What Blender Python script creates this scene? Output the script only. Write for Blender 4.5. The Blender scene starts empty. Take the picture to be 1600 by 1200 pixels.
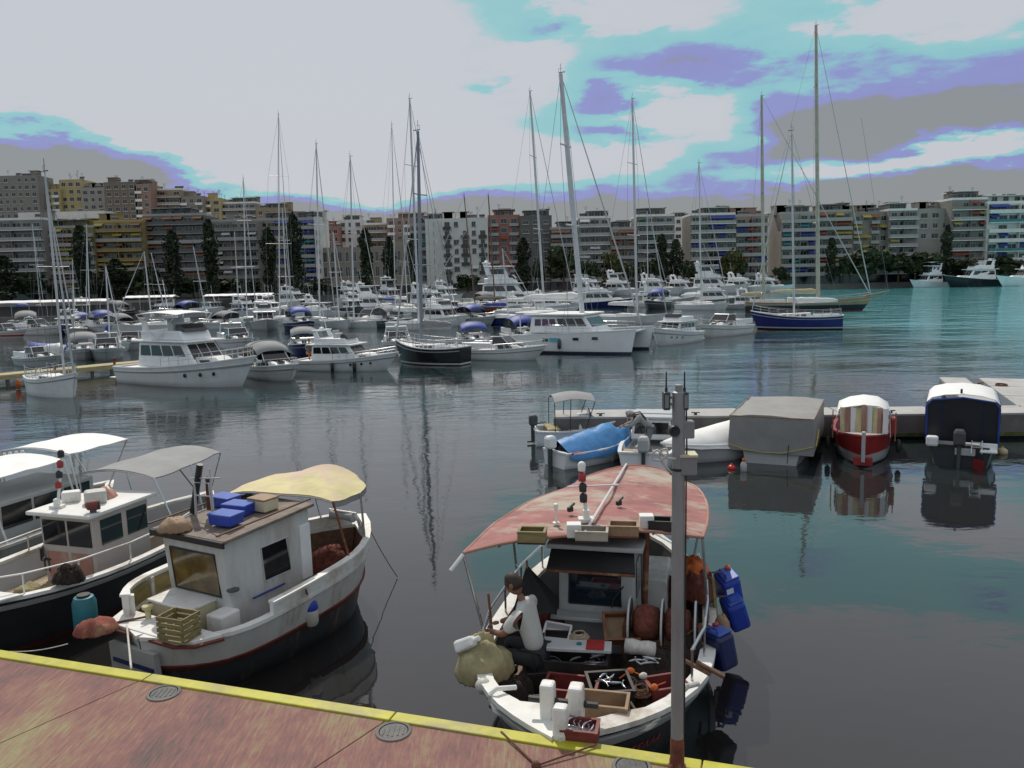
import bpy, math, random
from mathutils import Vector, Matrix
RN = random.Random(11)
S = bpy.context.scene
COL = S.collection
pi = math.pi
rad = math.radians

# ------------------------------------------------------------------ camera
CAM_H, FPX, PITCH, ROLL = 5.5, 1256.0, math.atan(164 / 1256.0), rad(1.3)
_f = Vector((0, math.cos(PITCH), -math.sin(PITCH)))
_u0 = Vector((0, math.sin(PITCH), math.cos(PITCH)))
_x = Vector((1, 0, 0))
_r = math.cos(ROLL) * _x - math.sin(ROLL) * _u0
_u = math.sin(ROLL) * _x + math.cos(ROLL) * _u0
CAM = Vector((0, 0, CAM_H))
cd = bpy.data.cameras.new('camera'); cam = bpy.data.objects.new('camera', cd); COL.objects.link(cam)
cd.sensor_width = 36; cd.lens = 36 * FPX / 1600; cd.clip_start = .1; cd.clip_end = 6000
cam.matrix_world = Matrix(((_r.x, _u.x, -_f.x, 0), (_r.y, _u.y, -_f.y, 0), (_r.z, _u.z, -_f.z, CAM_H), (0, 0, 0, 1)))
S.camera = cam


def ray(px, py):
    return _f + _r * ((px - 800) / FPX) + _u * ((600 - py) / FPX)


def P(px, py, z=0.0):            # where the photograph's pixel meets the level z
    r = ray(px, py); t = (z - CAM_H) / r.z
    return CAM + r * t


def D(px, py, d):                # where it meets the upright plane at distance d
    r = ray(px, py); return CAM + r * (d / r.y)


# ------------------------------------------------------------------ exposure, sun, sky
S.view_settings.view_transform = 'Standard'; S.view_settings.look = 'None'
S.view_settings.exposure = 0.0; S.view_settings.gamma = 1.0; S.view_settings.use_curve_mapping = False
S.cycles.max_bounces = 8; S.cycles.diffuse_bounces = 3; S.cycles.glossy_bounces = 4
S.cycles.transmission_bounces = 4; S.cycles.transparent_max_bounces = 8
S.cycles.use_denoising = True; S.cycles.caustics_reflective = False; S.cycles.caustics_refractive = False
SUN_EL, SUN_AZ = rad(50), rad(-14)         # azimuth from +Y towards +X
sd = bpy.data.lights.new('sun', 'SUN'); sun = bpy.data.objects.new('sun', sd); COL.objects.link(sun)
sd.energy = 3.0; sd.angle = rad(.8); sd.color = (1, .93, .82)
sv = Vector((math.sin(SUN_AZ) * math.cos(SUN_EL), math.cos(SUN_AZ) * math.cos(SUN_EL), math.sin(SUN_EL)))
sun.rotation_euler = (-sv).to_track_quat('-Z', 'Y').to_euler()


def lin(c):
    return tuple(((v / 255) / 12.92 if v / 255 <= .04045 else ((v / 255 + .055) / 1.055) ** 2.4) for v in c)


W = bpy.data.worlds.new('World'); S.world = W; W.use_nodes = True
nt = W.node_tree; N = nt.nodes; LK = nt.links
N.clear()


def nd(t, **k):
    n = N.new(t)
    for a, b in k.items():
        setattr(n, a, b)
    return n


def mt(op, a, b=None, c=None, clamp=False):
    n = nd('ShaderNodeMath', operation=op, use_clamp=clamp)
    for i, v in enumerate((a, b, c)):
        if v is None: continue
        if isinstance(v, (int, float)): n.inputs[i].default_value = v
        else: LK.new(v, n.inputs[i])
    return n.outputs[0]


tc = nd('ShaderNodeTexCoord'); sep = nd('ShaderNodeSeparateXYZ'); LK.new(tc.outputs['Generated'], sep.inputs[0])
AZ = mt('ARCTAN2', sep.outputs[0], sep.outputs[1]); EL = mt('ARCSINE', sep.outputs[2])
cmb = nd('ShaderNodeCombineXYZ'); LK.new(mt('MULTIPLY', AZ, 2.2), cmb.inputs[0]); LK.new(mt('MULTIPLY', EL, 7.0), cmb.inputs[1])
n1 = nd('ShaderNodeTexNoise'); n1.inputs['Scale'].default_value = 3.4; n1.inputs['Detail'].default_value = 8; n1.inputs['Roughness'].default_value = .58
LK.new(cmb.outputs[0], n1.inputs['Vector'])
n2 = nd('ShaderNodeTexNoise'); n2.inputs['Scale'].default_value = 1.1; n2.inputs['Detail'].default_value = 5
LK.new(cmb.outputs[0], n2.inputs['Vector'])
n3 = nd('ShaderNodeTexNoise'); n3.inputs['Scale'].default_value = 3.4; n3.inputs['Detail'].default_value = 6; n3.inputs['Roughness'].default_value = .6
LK.new(cmb.outputs[0], n3.inputs['Vector'])
sc3 = nd('ShaderNodeSeparateColor'); LK.new(n3.outputs['Color'], sc3.inputs[0])
U = mt('ADD', AZ, mt('MULTIPLY', mt('SUBTRACT', sc3.outputs[0], .5), .16))
V = mt('ADD', EL, mt('MULTIPLY', mt('SUBTRACT', sc3.outputs[1], .5), .075))


def dirn(px, py):
    r = ray(px, py).normalized(); return math.atan2(r.x, r.y), math.asin(r.z)


def blob(px, py, sx, sy, amp, tilt=0.0):
    a, e = dirn(px, py); sx /= FPX; sy /= FPX
    du = mt('SUBTRACT', U, a); dv = mt('SUBTRACT', mt('SUBTRACT', V, e), mt('MULTIPLY', du, tilt))
    q = mt('ADD', mt('POWER', mt('DIVIDE', mt('ABSOLUTE', du), sx), 2), mt('POWER', mt('DIVIDE', mt('ABSOLUTE', dv), sy), 2))
    return mt('MULTIPLY', mt('EXPONENT', mt('MULTIPLY', q, -1)), amp)


# brightness of the cloud deck: 0 grey underside .. 1 sunlit white
T = mt('ADD', .575, mt('MULTIPLY', mt('SUBTRACT', n1.outputs[0], .5), .75))
T = mt('ADD', T, mt('MULTIPLY', mt('SUBTRACT', n2.outputs[0], .5), .25))
for b in [(260, 60, 380, 150, .60, 0), (400, 215, 300, 85, .60, 0), (640, 255, 160, 50, .45, 0), (560, 60, 130, 130, .30, 0), (820, 50, 130, 60, -.08, 0), (760, 200, 90, 30, -.04, 0),
          (20, 262, 250, 60, -1.2, -.12), (330, 322, 220, 18, -.45, -.08), (620, 340, 260, 22, -.40, 0),
          (1000, 20, 170, 36, .42, .05), (1520, 0, 150, 36, .5, 0), (840, 112, 80, 34, .36, 0), (1055, 175, 65, 38, .50, 0), (1140, 195, 40, 42, .40, 0),
          (930, 250, 100, 26, .32, 0), (1020, 235, 60, 16, .2, 0), (860, 52, 50, 16, -.28, 0), (735, 135, 40, 10, -.2, 0),
          (1090, 108, 190, 20, -.30, 0), (930, 155, 50, 12, -.28, 0), (960, 205, 70, 14, -.25, 0), (1560, 125, 200, 40, -.10, .1), (1330, 85, 200, 28, .14, .0),
          (1340, 172, 260, 24, -.36, 0), (1420, 215, 260, 28, -.38, .05), (1260, 225, 90, 40, -.25, 0),
          (1450, 246, 150, 15, .85, .16), (1240, 266, 90, 22, .45, .1), (1060, 328, 380, 30, -.6, 0), (1500, 308, 300, 30, -.75, .08), (900, 350, 800, 22, -.3, 0)]:
    T = mt('ADD', T, blob(*b))
T = mt('ADD', T, mt('MULTIPLY', mt('MULTIPLY', mt('SUBTRACT', EL, .328), 9.0, clamp=True), .40))   # the deck thickens to plain white overhead
T = mt('ADD', T, mt('MULTIPLY', mt('MULTIPLY', mt('SUBTRACT', mt('ABSOLUTE', AZ), .75), 1.6, clamp=True), .22))
T = mt('ADD', T, 0, clamp=True)
rp = nd('ShaderNodeValToRGB'); LK.new(T, rp.inputs[0])
er = rp.color_ramp.elements
er[0].position = .18; er[0].color = lin((138, 142, 146)) + (1,)
er[1].position = .86; er[1].color = lin((196, 199, 206)) + (1,)
for p, c in ((.27, (138, 142, 150)), (.36, (139, 142, 198)), (.50, (138, 146, 201)), (.60, (138, 193, 201)), (.74, (146, 198, 203)), (.80, (192, 198, 206))):
    e = er.new(p); e.color = lin(c) + (1,)
sky = nd('ShaderNodeTexSky', sky_type='NISHITA', sun_disc=False); sky.sun_elevation = SUN_EL; sky.sun_rotation = SUN_AZ
sky.air_density = 1.2; sky.dust_density = 2.0
mul = nd('ShaderNodeMix', data_type='RGBA', blend_type='MULTIPLY'); mul.inputs[0].default_value = 1
LK.new(rp.outputs[0], mul.inputs[6]); mul.inputs[7].default_value = (10, 10, 10, 1)
mx = nd('ShaderNodeMix', data_type='RGBA'); mx.inputs[0].default_value = .06
LK.new(mul.outputs[2], mx.inputs[6]); LK.new(sky.outputs[0], mx.inputs[7])
bg = nd('ShaderNodeBackground'); bg.inputs[1].default_value = .1; LK.new(mx.outputs[2], bg.inputs[0])
wo = nd('ShaderNodeOutputWorld'); LK.new(bg.outputs[0], wo.inputs[0])

# ------------------------------------------------------------------ materials
MATS = {}


def M(name, c=None, rough=.5, var=.18, scale=3.0, bump=0.0, metal=0.0, dpos=(.52, .68), stretch=(1, 1, 1), dirt=None, dirt_amt=.3, spec=.5, bscale=None, trans=0, bands=None, brd=.01, tint=0.0):
    """procedural paint / fabric / timber: two noises vary the colour, a third roughens the surface"""
    if name in MATS: return MATS[name]
    m = bpy.data.materials.new(name); m.use_nodes = True; t = m.node_tree; b = t.nodes['Principled BSDF']
    if c is None: c = (.5, .5, .5)
    co = t.nodes.new('ShaderNodeTexCoord'); mp = t.nodes.new('ShaderNodeMapping'); mp.inputs['Scale'].default_value = stretch
    t.links.new(co.outputs['Object'], mp.inputs[0])
    a = t.nodes.new('ShaderNodeTexNoise'); a.inputs['Scale'].default_value = scale; a.inputs['Detail'].default_value = 6; a.inputs['Roughness'].default_value = .62
    t.links.new(mp.outputs[0], a.inputs['Vector'])
    r = t.nodes.new('ShaderNodeValToRGB'); e = r.color_ramp.elements
    e[0].position = .32; e[0].color = tuple(v * (1 - var) for v in c) + (1,)
    e[1].position = .68; e[1].color = tuple(min(1, v * (1 + var * .8)) for v in c) + (1,)
    t.links.new(a.outputs[0], r.inputs[0]); out = r.outputs[0]
    if bands:                                   # paint in horizontal bands by height: [(z, colour), ...] below each z
        sp = t.nodes.new('ShaderNodeSeparateXYZ'); t.links.new(co.outputs['Object'], sp.inputs[0])
        for z, bc in sorted(bands, key=lambda q: -q[0]):
            lt = t.nodes.new('ShaderNodeMath'); lt.operation = 'LESS_THAN'; t.links.new(sp.outputs[2], lt.inputs[0]); lt.inputs[1].default_value = z
            mxn = t.nodes.new('ShaderNodeMix'); mxn.data_type = 'RGBA'; t.links.new(lt.outputs[0], mxn.inputs[0])
            t.links.new(out, mxn.inputs[6]); mxn.inputs[7].default_value = tuple(bc) + (1,); out = mxn.outputs[2]
    if dirt is not None:
        d = t.nodes.new('ShaderNodeTexNoise'); d.inputs['Scale'].default_value = scale * .45; d.inputs['Detail'].default_value = 9; d.inputs['Roughness'].default_value = .7
        t.links.new(mp.outputs[0], d.inputs['Vector'])
        rr = t.nodes.new('ShaderNodeValToRGB'); rr.color_ramp.elements[0].position = dpos[0]; rr.color_ramp.elements[1].position = dpos[1]
        rr.color_ramp.elements[1].color = (dirt_amt,) * 3 + (1,)
        t.links.new(d.outputs[0], rr.inputs[0])
        mxn = t.nodes.new('ShaderNodeMix'); mxn.data_type = 'RGBA'; t.links.new(rr.outputs[0], mxn.inputs[0])
        t.links.new(out, mxn.inputs[6]); mxn.inputs[7].default_value = tuple(dirt) + (1,); out = mxn.outputs[2]
    t.links.new(out, b.inputs['Base Color'])
    b.inputs['Roughness'].default_value = rough; b.inputs['Metallic'].default_value = metal
    b.inputs['Specular IOR Level'].default_value = spec
    if bump:
        g = t.nodes.new('ShaderNodeTexNoise'); g.inputs['Scale'].default_value = bscale or scale * 6; g.inputs['Detail'].default_value = 5
        t.links.new(mp.outputs[0], g.inputs['Vector'])
        bp = t.nodes.new('ShaderNodeBump'); bp.inputs['Strength'].default_value = bump; bp.inputs['Distance'].default_value = brd
        t.links.new(g.outputs[0], bp.inputs['Height']); t.links.new(bp.outputs[0], b.inputs['Normal'])
    if trans:
        b.inputs['Transmission Weight'].default_value = trans
    MATS[name] = m
    return m


# ------------------------------------------------------------------ mesh builder
class MB:
    def __init__(s): s.v = []; s.f = []

    def add(s, vs, fs):
        o = len(s.v); s.v += [tuple(v) for v in vs]; s.f += [tuple(i + o for i in f) for f in fs]; return s

    def box(s, c, d, rz=0.0, ry=0.0, rx=0.0, taper=1.0):
        c = Vector(c); h = Vector(d) / 2
        m = Matrix.Rotation(rz, 3, 'Z') @ Matrix.Rotation(ry, 3, 'Y') @ Matrix.Rotation(rx, 3, 'X')
        vs = []
        for z in (-1, 1):
            k = taper if z > 0 else 1
            for x, y in ((-1, -1), (1, -1), (1, 1), (-1, 1)):
                vs.append(c + m @ Vector((x * h.x * k, y * h.y * k, z * h.z)))
        return s.add(vs, [(3, 2, 1, 0), (4, 5, 6, 7), (0, 1, 5, 4), (1, 2, 6, 5), (2, 3, 7, 6), (3, 0, 4, 7)])

    def loft(s, rings, closed=True, caps=True):
        n = len(rings[0]); vs = [p for r in rings for p in r]; fs = []
        for i in range(len(rings) - 1):
            for j in range(n if closed else n - 1):
                k = (j + 1) % n
                fs.append((i * n + j, i * n + k, (i + 1) * n + k, (i + 1) * n + j))
        if caps and closed:
            fs.append(tuple(range(n - 1, -1, -1))); fs.append(tuple(range((len(rings) - 1) * n, len(rings) * n)))
        return s.add(vs, fs)

    def tube(s, pts, r, n=8):
        pts = [Vector(p) for p in pts]; rs = r if isinstance(r, (list, tuple)) else [r] * len(pts)
        rings = []; prev = None
        for i, p in enumerate(pts):
            t = (pts[min(i + 1, len(pts) - 1)] - pts[max(i - 1, 0)])
            if t.length < 1e-9: t = Vector((0, 0, 1))
            t.normalize()
            if prev is None:
                a = Vector((0, 0, 1)) if abs(t.z) < .9 else Vector((1, 0, 0))
                a = (a - t * a.dot(t)).normalized()
            else:
                a = (prev - t * prev.dot(t))
                a = a.normalized() if a.length > 1e-6 else t.orthogonal().normalized()
            prev = a; b = t.cross(a)
            rings.append([p + (a * math.cos(2 * pi * k / n) + b * math.sin(2 * pi * k / n)) * rs[i] for k in range(n)])
        return s.loft(rings)

    def lathe(s, prof, n=16, c=(0, 0, 0), axis='Z'):
        c = Vector(c); rings = []
        for r, z in prof:
            ring = []
            for k in range(n):
                a = 2 * pi * k / n; v = Vector((r * math.cos(a), r * math.sin(a), z))
                if axis == 'X': v = Vector((v.z, v.x, v.y))
                if axis == 'Y': v = Vector((v.y, v.z, v.x))
                ring.append(c + v)
            rings.append(ring)
        return s.loft(rings)

    def sphere(s, c, r, n=12, m=8):
        r = Vector((r, r, r)) if isinstance(r, (int, float)) else Vector(r); c = Vector(c)
        rings = []
        for i in range(m + 1):
            a = -pi / 2 + pi * i / m; q = max(math.cos(a), .02)
            rings.append([c + Vector((q * math.cos(2 * pi * k / n) * r.x, q * math.sin(2 * pi * k / n) * r.y, math.sin(a) * r.z)) for k in range(n)])
        return s.loft(rings)

    def sheet(s, grid, th=.0):
        """a surface given as rows of points, made solid downwards by th"""
        a, b = len(grid), len(grid[0])
        vs = [Vector(p) for r in grid for p in r]; fs = [(i * b + j, i * b + j + 1, (i + 1) * b + j + 1, (i + 1) * b + j) for i in range(a - 1) for j in range(b - 1)]
        if th:
            n = len(vs); vs += [v - Vector((0, 0, th)) for v in vs]; fs += [tuple(n + q for q in reversed(f)) for f in list(fs)]
            rim = [j for j in range(b)] + [i * b + b - 1 for i in range(1, a)] + [(a - 1) * b + j for j in range(b - 2, -1, -1)] + [i * b for i in range(a - 2, 0, -1)]
            for i in range(len(rim)):
                p, q = rim[i], rim[(i + 1) % len(rim)]; fs.append((p, p + n, q + n, q))
        return s.add(vs, fs)

    def prism(s, poly, z0, z1):
        n = len(poly); vs = [(p[0], p[1], z0) for p in poly] + [(p[0], p[1], z1) for p in poly]
        return s.add(vs, [tuple(range(n - 1, -1, -1)), tuple(range(n, 2 * n))] + [(i, (i + 1) % n, n + (i + 1) % n, n + i) for i in range(n)])


def link_mesh(name, me, parent=None, loc=(0, 0, 0), rot=(0, 0, 0)):
    o = bpy.data.objects.new(name, me); COL.objects.link(o); o.location = loc; o.rotation_euler = rot
    if parent is not None: o.parent = parent
    return o


def mesh(name, mb, mat, smooth=False):
    me = bpy.data.meshes.new(name); me.from_pydata([tuple(v) for v in mb.v], [], mb.f); me.materials.append(mat)
    me.validate(); me.update()
    if smooth: me.polygons.foreach_set('use_smooth', [True] * len(me.polygons))
    return me


def fix_normals(me):
    import bmesh
    bm = bmesh.new(); bm.from_mesh(me); bmesh.ops.recalc_face_normals(bm, faces=bm.faces); bm.to_mesh(me); bm.free()


def part(name, mb, mat, parent, smooth=False, bev=0.0, loc=(0, 0, 0), rot=(0, 0, 0), label=None, autos=None, recalc=True, kind=None):
    me = mesh(name, mb, mat, smooth)
    if recalc: fix_normals(me)
    o = link_mesh(name, me, parent, loc, rot)
    if bev:
        b = o.modifiers.new('bevel', 'BEVEL'); b.width = bev; b.segments = 2; b.limit_method = 'ANGLE'; b.angle_limit = rad(40)
        b.harden_normals = False
    if label: o['label'] = label
    if kind: o['kind'] = kind
    if autos: smooth_by_angle(o, autos)
    return o


def smooth_by_angle(o, ang=35):
    me = o.data; me.polygons.foreach_set('use_smooth', [True] * len(me.polygons))
    import bmesh
    bm = bmesh.new(); bm.from_mesh(me)
    for e in bm.edges:
        e.smooth = not (len(e.link_faces) == 2 and e.calc_face_angle(0) > rad(ang))
    bm.to_mesh(me); bm.free()


def tag(o, label, cat, group=None, kind=None):
    o['label'] = label; o['category'] = cat
    if group: o['group'] = group
    if kind: o['kind'] = kind
    return o


def thing(name, label, cat, loc=(0, 0, 0), rz=0.0, group=None):
    o = bpy.data.objects.new(name, None); COL.objects.link(o); o.location = loc; o.rotation_euler = (0, 0, rz); o.empty_display_size = .3
    return tag(o, label, cat, group)


def solo(name, mb, mat, label, cat, loc=(0, 0, 0), rot=(0, 0, 0), group=None, **k):
    o = part(name, mb, mat, None, loc=loc, rot=rot, **k)
    return tag(o, label, cat, group)


def struct(name, mb, mat, parent=None, **k):
    o = part(name, mb, mat, parent, **k)
    if parent is None: o['kind'] = 'structure'
    return o


def copy_tree(o, parent=None):
    c = o.copy(); COL.objects.link(c)
    if parent is not None: c.parent = parent
    for ch in list(o.children): copy_tree(ch, c)
    return c

# ------------------------------------------------------------------ palette
white = M('white_gelcoat', (.80, .81, .82), .28, .05, 1.5, dirt=(.42, .42, .40), dirt_amt=.35)
white2 = M('white_paint', (.74, .74, .71), .45, .10, 2.6, bump=.12, dirt=(.33, .25, .17), dirt_amt=.7, dpos=(.50, .64))
deckw = M('white_deck', (.70, .70, .68), .55, .07, 3.0, dirt=(.45, .43, .38), dirt_amt=.35)
grey = M('grey_paint', (.30, .31, .32), .4, .1, 2)
lgrey = M('pale_grey_paint', (.46, .47, .48), .4, .1, 2)
dgrey = M('dark_grey_paint', (.06, .065, .07), .4, .2, 3)
black = M('black_rubber', (.018, .019, .02), .5, .3, 5)
glassd = M('dark_glass', (.012, .014, .017), .08, .3, 1, spec=.7)
glassv = M('violet_tinted_glass', (.10, .03, .10), .12, .5, 1.2, spec=.6)
steel = M('stainless_tube', (.55, .56, .58), .25, .1, 3, metal=.9)
alu = M('mast_aluminium', (.60, .61, .63), .45, .08, 2)
aluw = M('mast_white', (.66, .66, .66), .4, .08, 2)
wire = M('rigging_wire', (.20, .21, .22), .4, .2, 2)
wood = M('varnished_wood', (.22, .09, .04), .4, .35, 2, stretch=(.4, 6, 6), bump=.15)
woodb = M('brown_wood', (.14, .065, .035), .6, .4, 3, stretch=(.5, 5, 5), bump=.2)
woodl = M('ochre_panel', (.26, .21, .08), .6, .35, 3, stretch=(.6, 4, 4), dirt=(.20, .06, .04), dirt_amt=.7)
teak = M('weathered_teak', (.33, .26, .17), .7, .25, 3, stretch=(.4, 8, 8), bump=.2)
cream = M('cream_canvas', (.58, .52, .27), .8, .16, 2.5, bump=.25, bscale=5, brd=.03, dirt=(.56, .42, .34), dirt_amt=.85, dpos=(.49, .60))
greyc = M('grey_canvas', (.26, .265, .27), .8, .12, 2.2, bump=.25, bscale=4, brd=.03, dirt=(.30, .28, .26), dirt_amt=.4)
whitec = M('white_canvas', (.78, .78, .77), .7, .06, 2.0, bump=.2, bscale=4, brd=.02)
bluec = M('blue_canvas', (.018, .05, .28), .6, .25, 2.5, bump=.2)
tarpb = M('bright_blue_tarpaulin', (.05, .22, .50), .38, .3, 2.2, bump=.35, bscale=5, brd=.04)
redc = M('red_canvas', (.33, .04, .06), .7, .2, 2, bump=.2)
redp = M('red_paint', (.34, .03, .03), .4, .25, 3, dirt=(.10, .02, .02), dirt_amt=.5)
redb = M('red_buoy', (.62, .03, .025), .4, .2, 4)
navy = M('navy_gelcoat', (.012, .02, .12), .18, .2, 2)
blackh = M('black_gelcoat', (.014, .015, .018), .15, .2, 2)
bluep = M('blue_plastic', (.025, .06, .42), .38, .22, 3, bump=.1)
blueb = M('blue_lid_plastic', (.04, .10, .44), .35, .2, 4)
teal = M('teal_paint', (.03, .17, .22), .4, .25, 3)
yellow = M('yellow_paint', (.42, .40, .022), .55, .22, 3.0, bump=.2, dirt=(.27, .23, .13), dirt_amt=.8, dpos=(.50, .64))
orange = M('orange_net', (.50, .12, .025), .9, .45, 8, bump=.5)
netb = M('brown_fishing_net', (.16, .045, .03), .95, .5, 14, bump=.7, brd=.03)
netk = M('dark_fishing_net', (.035, .022, .018), .95, .6, 14, bump=.7, brd=.03)
sack = M('beige_sackcloth', (.33, .29, .16), .9, .3, 4, bump=.5, bscale=9, brd=.03, dirt=(.22, .06, .03), dirt_amt=.6)
rope = M('rope', (.36, .29, .21), .9, .3, 20, bump=.5)
roped = M('rope_brown', (.13, .06, .035), .9, .3, 20, bump=.5)
ropew = M('rope_pale', (.55, .53, .48), .9, .2, 20, bump=.4)
crate_y = M('weathered_crate_wood', (.24, .20, .085), .75, .35, 4, bump=.3, stretch=(.5, 4, 4), dirt=(.10, .05, .03), dirt_amt=.6)
crate_k = M('dark_plastic_crate', (.022, .018, .018), .5, .35, 5, bump=.1)
crate_r = M('maroon_plastic_crate', (.17, .03, .028), .5, .3, 5, bump=.1)
crate_t = M('tan_crate', (.30, .20, .12), .7, .3, 5, bump=.2, dirt=(.16, .07, .04), dirt_amt=.6)
foam = M('white_foam', (.72, .72, .71), .8, .06, 6, bump=.15)
fish = M('silver_fish', (.50, .52, .56), .22, .3, 9, metal=.4)
fender_w = M('grey_white_fender', (.50, .50, .46), .5, .15, 4, dirt=(.28, .24, .16), dirt_amt=.6)
pinkc = M('faded_pink_canvas', (.42, .22, .17), .85, .22, 1.6, bump=.35, bscale=4, brd=.035, dirt=(.52, .46, .36), dirt_amt=.9)
skin = M('skin', (.32, .17, .11), .55, .12, 6)
skind = M('tanned_skin', (.20, .095, .06), .55, .12, 6)
hair = M('dark_hair', (.03, .018, .013), .7, .3, 12)
shirtw = M('pale_shirt', (.47, .47, .45), .85, .08, 5, bump=.3, bscale=7, brd=.02)
shirtg = M('grey_shirt', (.33, .34, .34), .85, .1, 5, bump=.3)
trous = M('dark_trousers', (.02, .02, .024), .85, .2, 5)
trousg = M('grey_trousers', (.16, .17, .18), .85, .2, 5, bump=.3)
galv = M('galvanised_pole', (.27, .28, .29), .5, .22, 4, metal=.25, stretch=(1, 1, .25), dirt=(.05, .09, .11), dirt_amt=.5)
rust = M('rusty_iron', (.17, .055, .03), .85, .5, 7, bump=.35, dirt=(.33, .28, .14), dirt_amt=.8)
boxg = M('grey_box_plastic', (.22, .23, .24), .5, .08, 4)
conc = M('dock_concrete', (.40, .40, .39), .85, .14, 1.6, bump=.25, dirt=(.28, .27, .25), dirt_amt=.5)
concd = M('dark_concrete', (.16, .155, .15), .9, .25, 1.6, bump=.3, dirt=(.26, .14, .11), dirt_amt=.5)
weed = M('waterline_weed', (.10, .11, .035), .9, .5, 4, bump=.5)
woodpier = M('sunbleached_planks', (.42, .35, .19), .8, .25, 2.5, bump=.3, stretch=(1, 4, 4))
iron = M('drain_iron', (.075, .078, .08), .6, .3, 9, bump=.3, metal=.3)
brasst = M('tan_varnish_hull', (.36, .22, .12), .35, .25, 2)

# ------------------------------------------------------------------ water
wm = bpy.data.materials.new('harbour_water'); wm.use_nodes = True; t = wm.node_tree; b = t.nodes['Principled BSDF']
b.inputs['Roughness'].default_value = .03; b.inputs['IOR'].default_value = 1.75
co = t.nodes.new('ShaderNodeTexCoord')


def wn(scale, stretch, detail=3, rough=.5, dist=0.0):
    mp = t.nodes.new('ShaderNodeMapping'); mp.inputs['Scale'].default_value = stretch; t.links.new(co.outputs['Object'], mp.inputs[0])
    n = t.nodes.new('ShaderNodeTexNoise'); n.inputs['Scale'].default_value = scale; n.inputs['Detail'].default_value = detail; n.inputs['Roughness'].default_value = rough; n.inputs['Distortion'].default_value = dist
    t.links.new(mp.outputs[0], n.inputs['Vector']); return n.outputs[0]


def wmath(op, a, c=None, clamp=False):
    n = t.nodes.new('ShaderNodeMath'); n.operation = op; n.use_clamp = clamp
    for i, v in enumerate((a, c)):
        if v is None: continue
        if isinstance(v, (int, float)): n.inputs[i].default_value = v
        else: t.links.new(v, n.inputs[i])
    return n.outputs[0]


ripple = wn(1.0, (.55, 1.0, 1), 3, .5, .4)
swell = wn(.22, (.6, 1, 1), 2, .5)
fine = wn(4.2, (.6, 1, 1), 3, .55); chop = wn(1.9, (.42, 1.0, 1), 4, .6, .6)
patch = wn(.035, (.7, 1.4, 1), 3, .55)
sp = t.nodes.new('ShaderNodeSeparateXYZ'); t.links.new(co.outputs['Object'], sp.inputs[0])
# a breeze ruffles the open water of the basin; the water between the near boats lies calm
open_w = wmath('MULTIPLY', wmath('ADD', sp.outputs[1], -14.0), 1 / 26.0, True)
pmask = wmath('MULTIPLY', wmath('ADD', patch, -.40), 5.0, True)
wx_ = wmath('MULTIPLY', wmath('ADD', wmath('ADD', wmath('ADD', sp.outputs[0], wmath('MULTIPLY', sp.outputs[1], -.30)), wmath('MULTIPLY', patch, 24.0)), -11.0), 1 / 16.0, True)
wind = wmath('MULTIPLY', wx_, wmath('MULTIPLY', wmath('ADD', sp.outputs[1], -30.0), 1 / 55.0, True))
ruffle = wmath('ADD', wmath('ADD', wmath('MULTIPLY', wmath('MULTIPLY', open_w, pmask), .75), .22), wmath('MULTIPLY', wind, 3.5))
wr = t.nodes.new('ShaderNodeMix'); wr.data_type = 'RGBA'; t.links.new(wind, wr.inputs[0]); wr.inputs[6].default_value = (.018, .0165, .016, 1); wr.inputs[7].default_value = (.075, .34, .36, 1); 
wr2 = t.nodes.new('ShaderNodeMix'); wr2.data_type = 'RGBA'; t.links.new(wmath('MULTIPLY', open_w, pmask), wr2.inputs[0]); wr2.inputs[6].default_value = (.018, .0165, .016, 1); wr2.inputs[7].default_value = (.020, .058, .066, 1)  # cyan of the reflected sky put into the open water's base colour
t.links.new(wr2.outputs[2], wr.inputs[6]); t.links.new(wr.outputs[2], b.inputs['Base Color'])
h = wmath('ADD', wmath('MULTIPLY', ripple, .030), wmath('MULTIPLY', swell, .095))
h = wmath('ADD', h, wmath('MULTIPLY', fine, .0045))
h = wmath('MULTIPLY', h, ruffle)
mid = wmath('MULTIPLY', wmath('ADD', sp.outputs[1], -15.0), 1 / 18.0, True)
h = wmath('ADD', h, wmath('MULTIPLY', wmath('MULTIPLY', chop, wmath('MULTIPLY', mid, wmath('ADD', wmath('MULTIPLY', pmask, .7), .3))), .024))
bp = t.nodes.new('ShaderNodeBump'); bp.inputs['Strength'].default_value = 1.0; bp.inputs['Distance'].default_value = 1.0
t.links.new(h, bp.inputs['Height']); t.links.new(bp.outputs[0], b.inputs['Normal'])
struct('water', MB().add([(-900, -60, 0), (900, -60, 0), (900, 420, 0), (-900, 420, 0)], [(0, 1, 2, 3)]), wm)
struct('seabed', MB().add([(-3000, -400, -4), (3000, -400, -4), (3000, 4500, -4), (-3000, 4500, -4)], [(0, 1, 2, 3)]), M('seabed_mud', (.06, .06, .05), .9))

# ------------------------------------------------------------------ far shore: quay, road, ground, hill
asph = M('quay_asphalt', (.10, .10, .10), .9, .2, .2)
quaym = M('quay_stone', (.25, .23, .22), .85, .2, .35, dirt=(.22, .12, .10), dirt_amt=.5)
SH = [(-330, 205), (-165, 236), (-60, 262), (40, 268), (150, 262), (420, 262)]     # edge of the far quay (x, y)


def strip(z0, z1, off0, off1):
    mb = MB(); vs = []
    for x, y in SH: vs += [(x, y + off0, z0), (x, y + off1, z1)]
    return mb.add(vs, [(2 * i, 2 * i + 2, 2 * i + 3, 2 * i + 1) for i in range(len(SH) - 1)])


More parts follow.
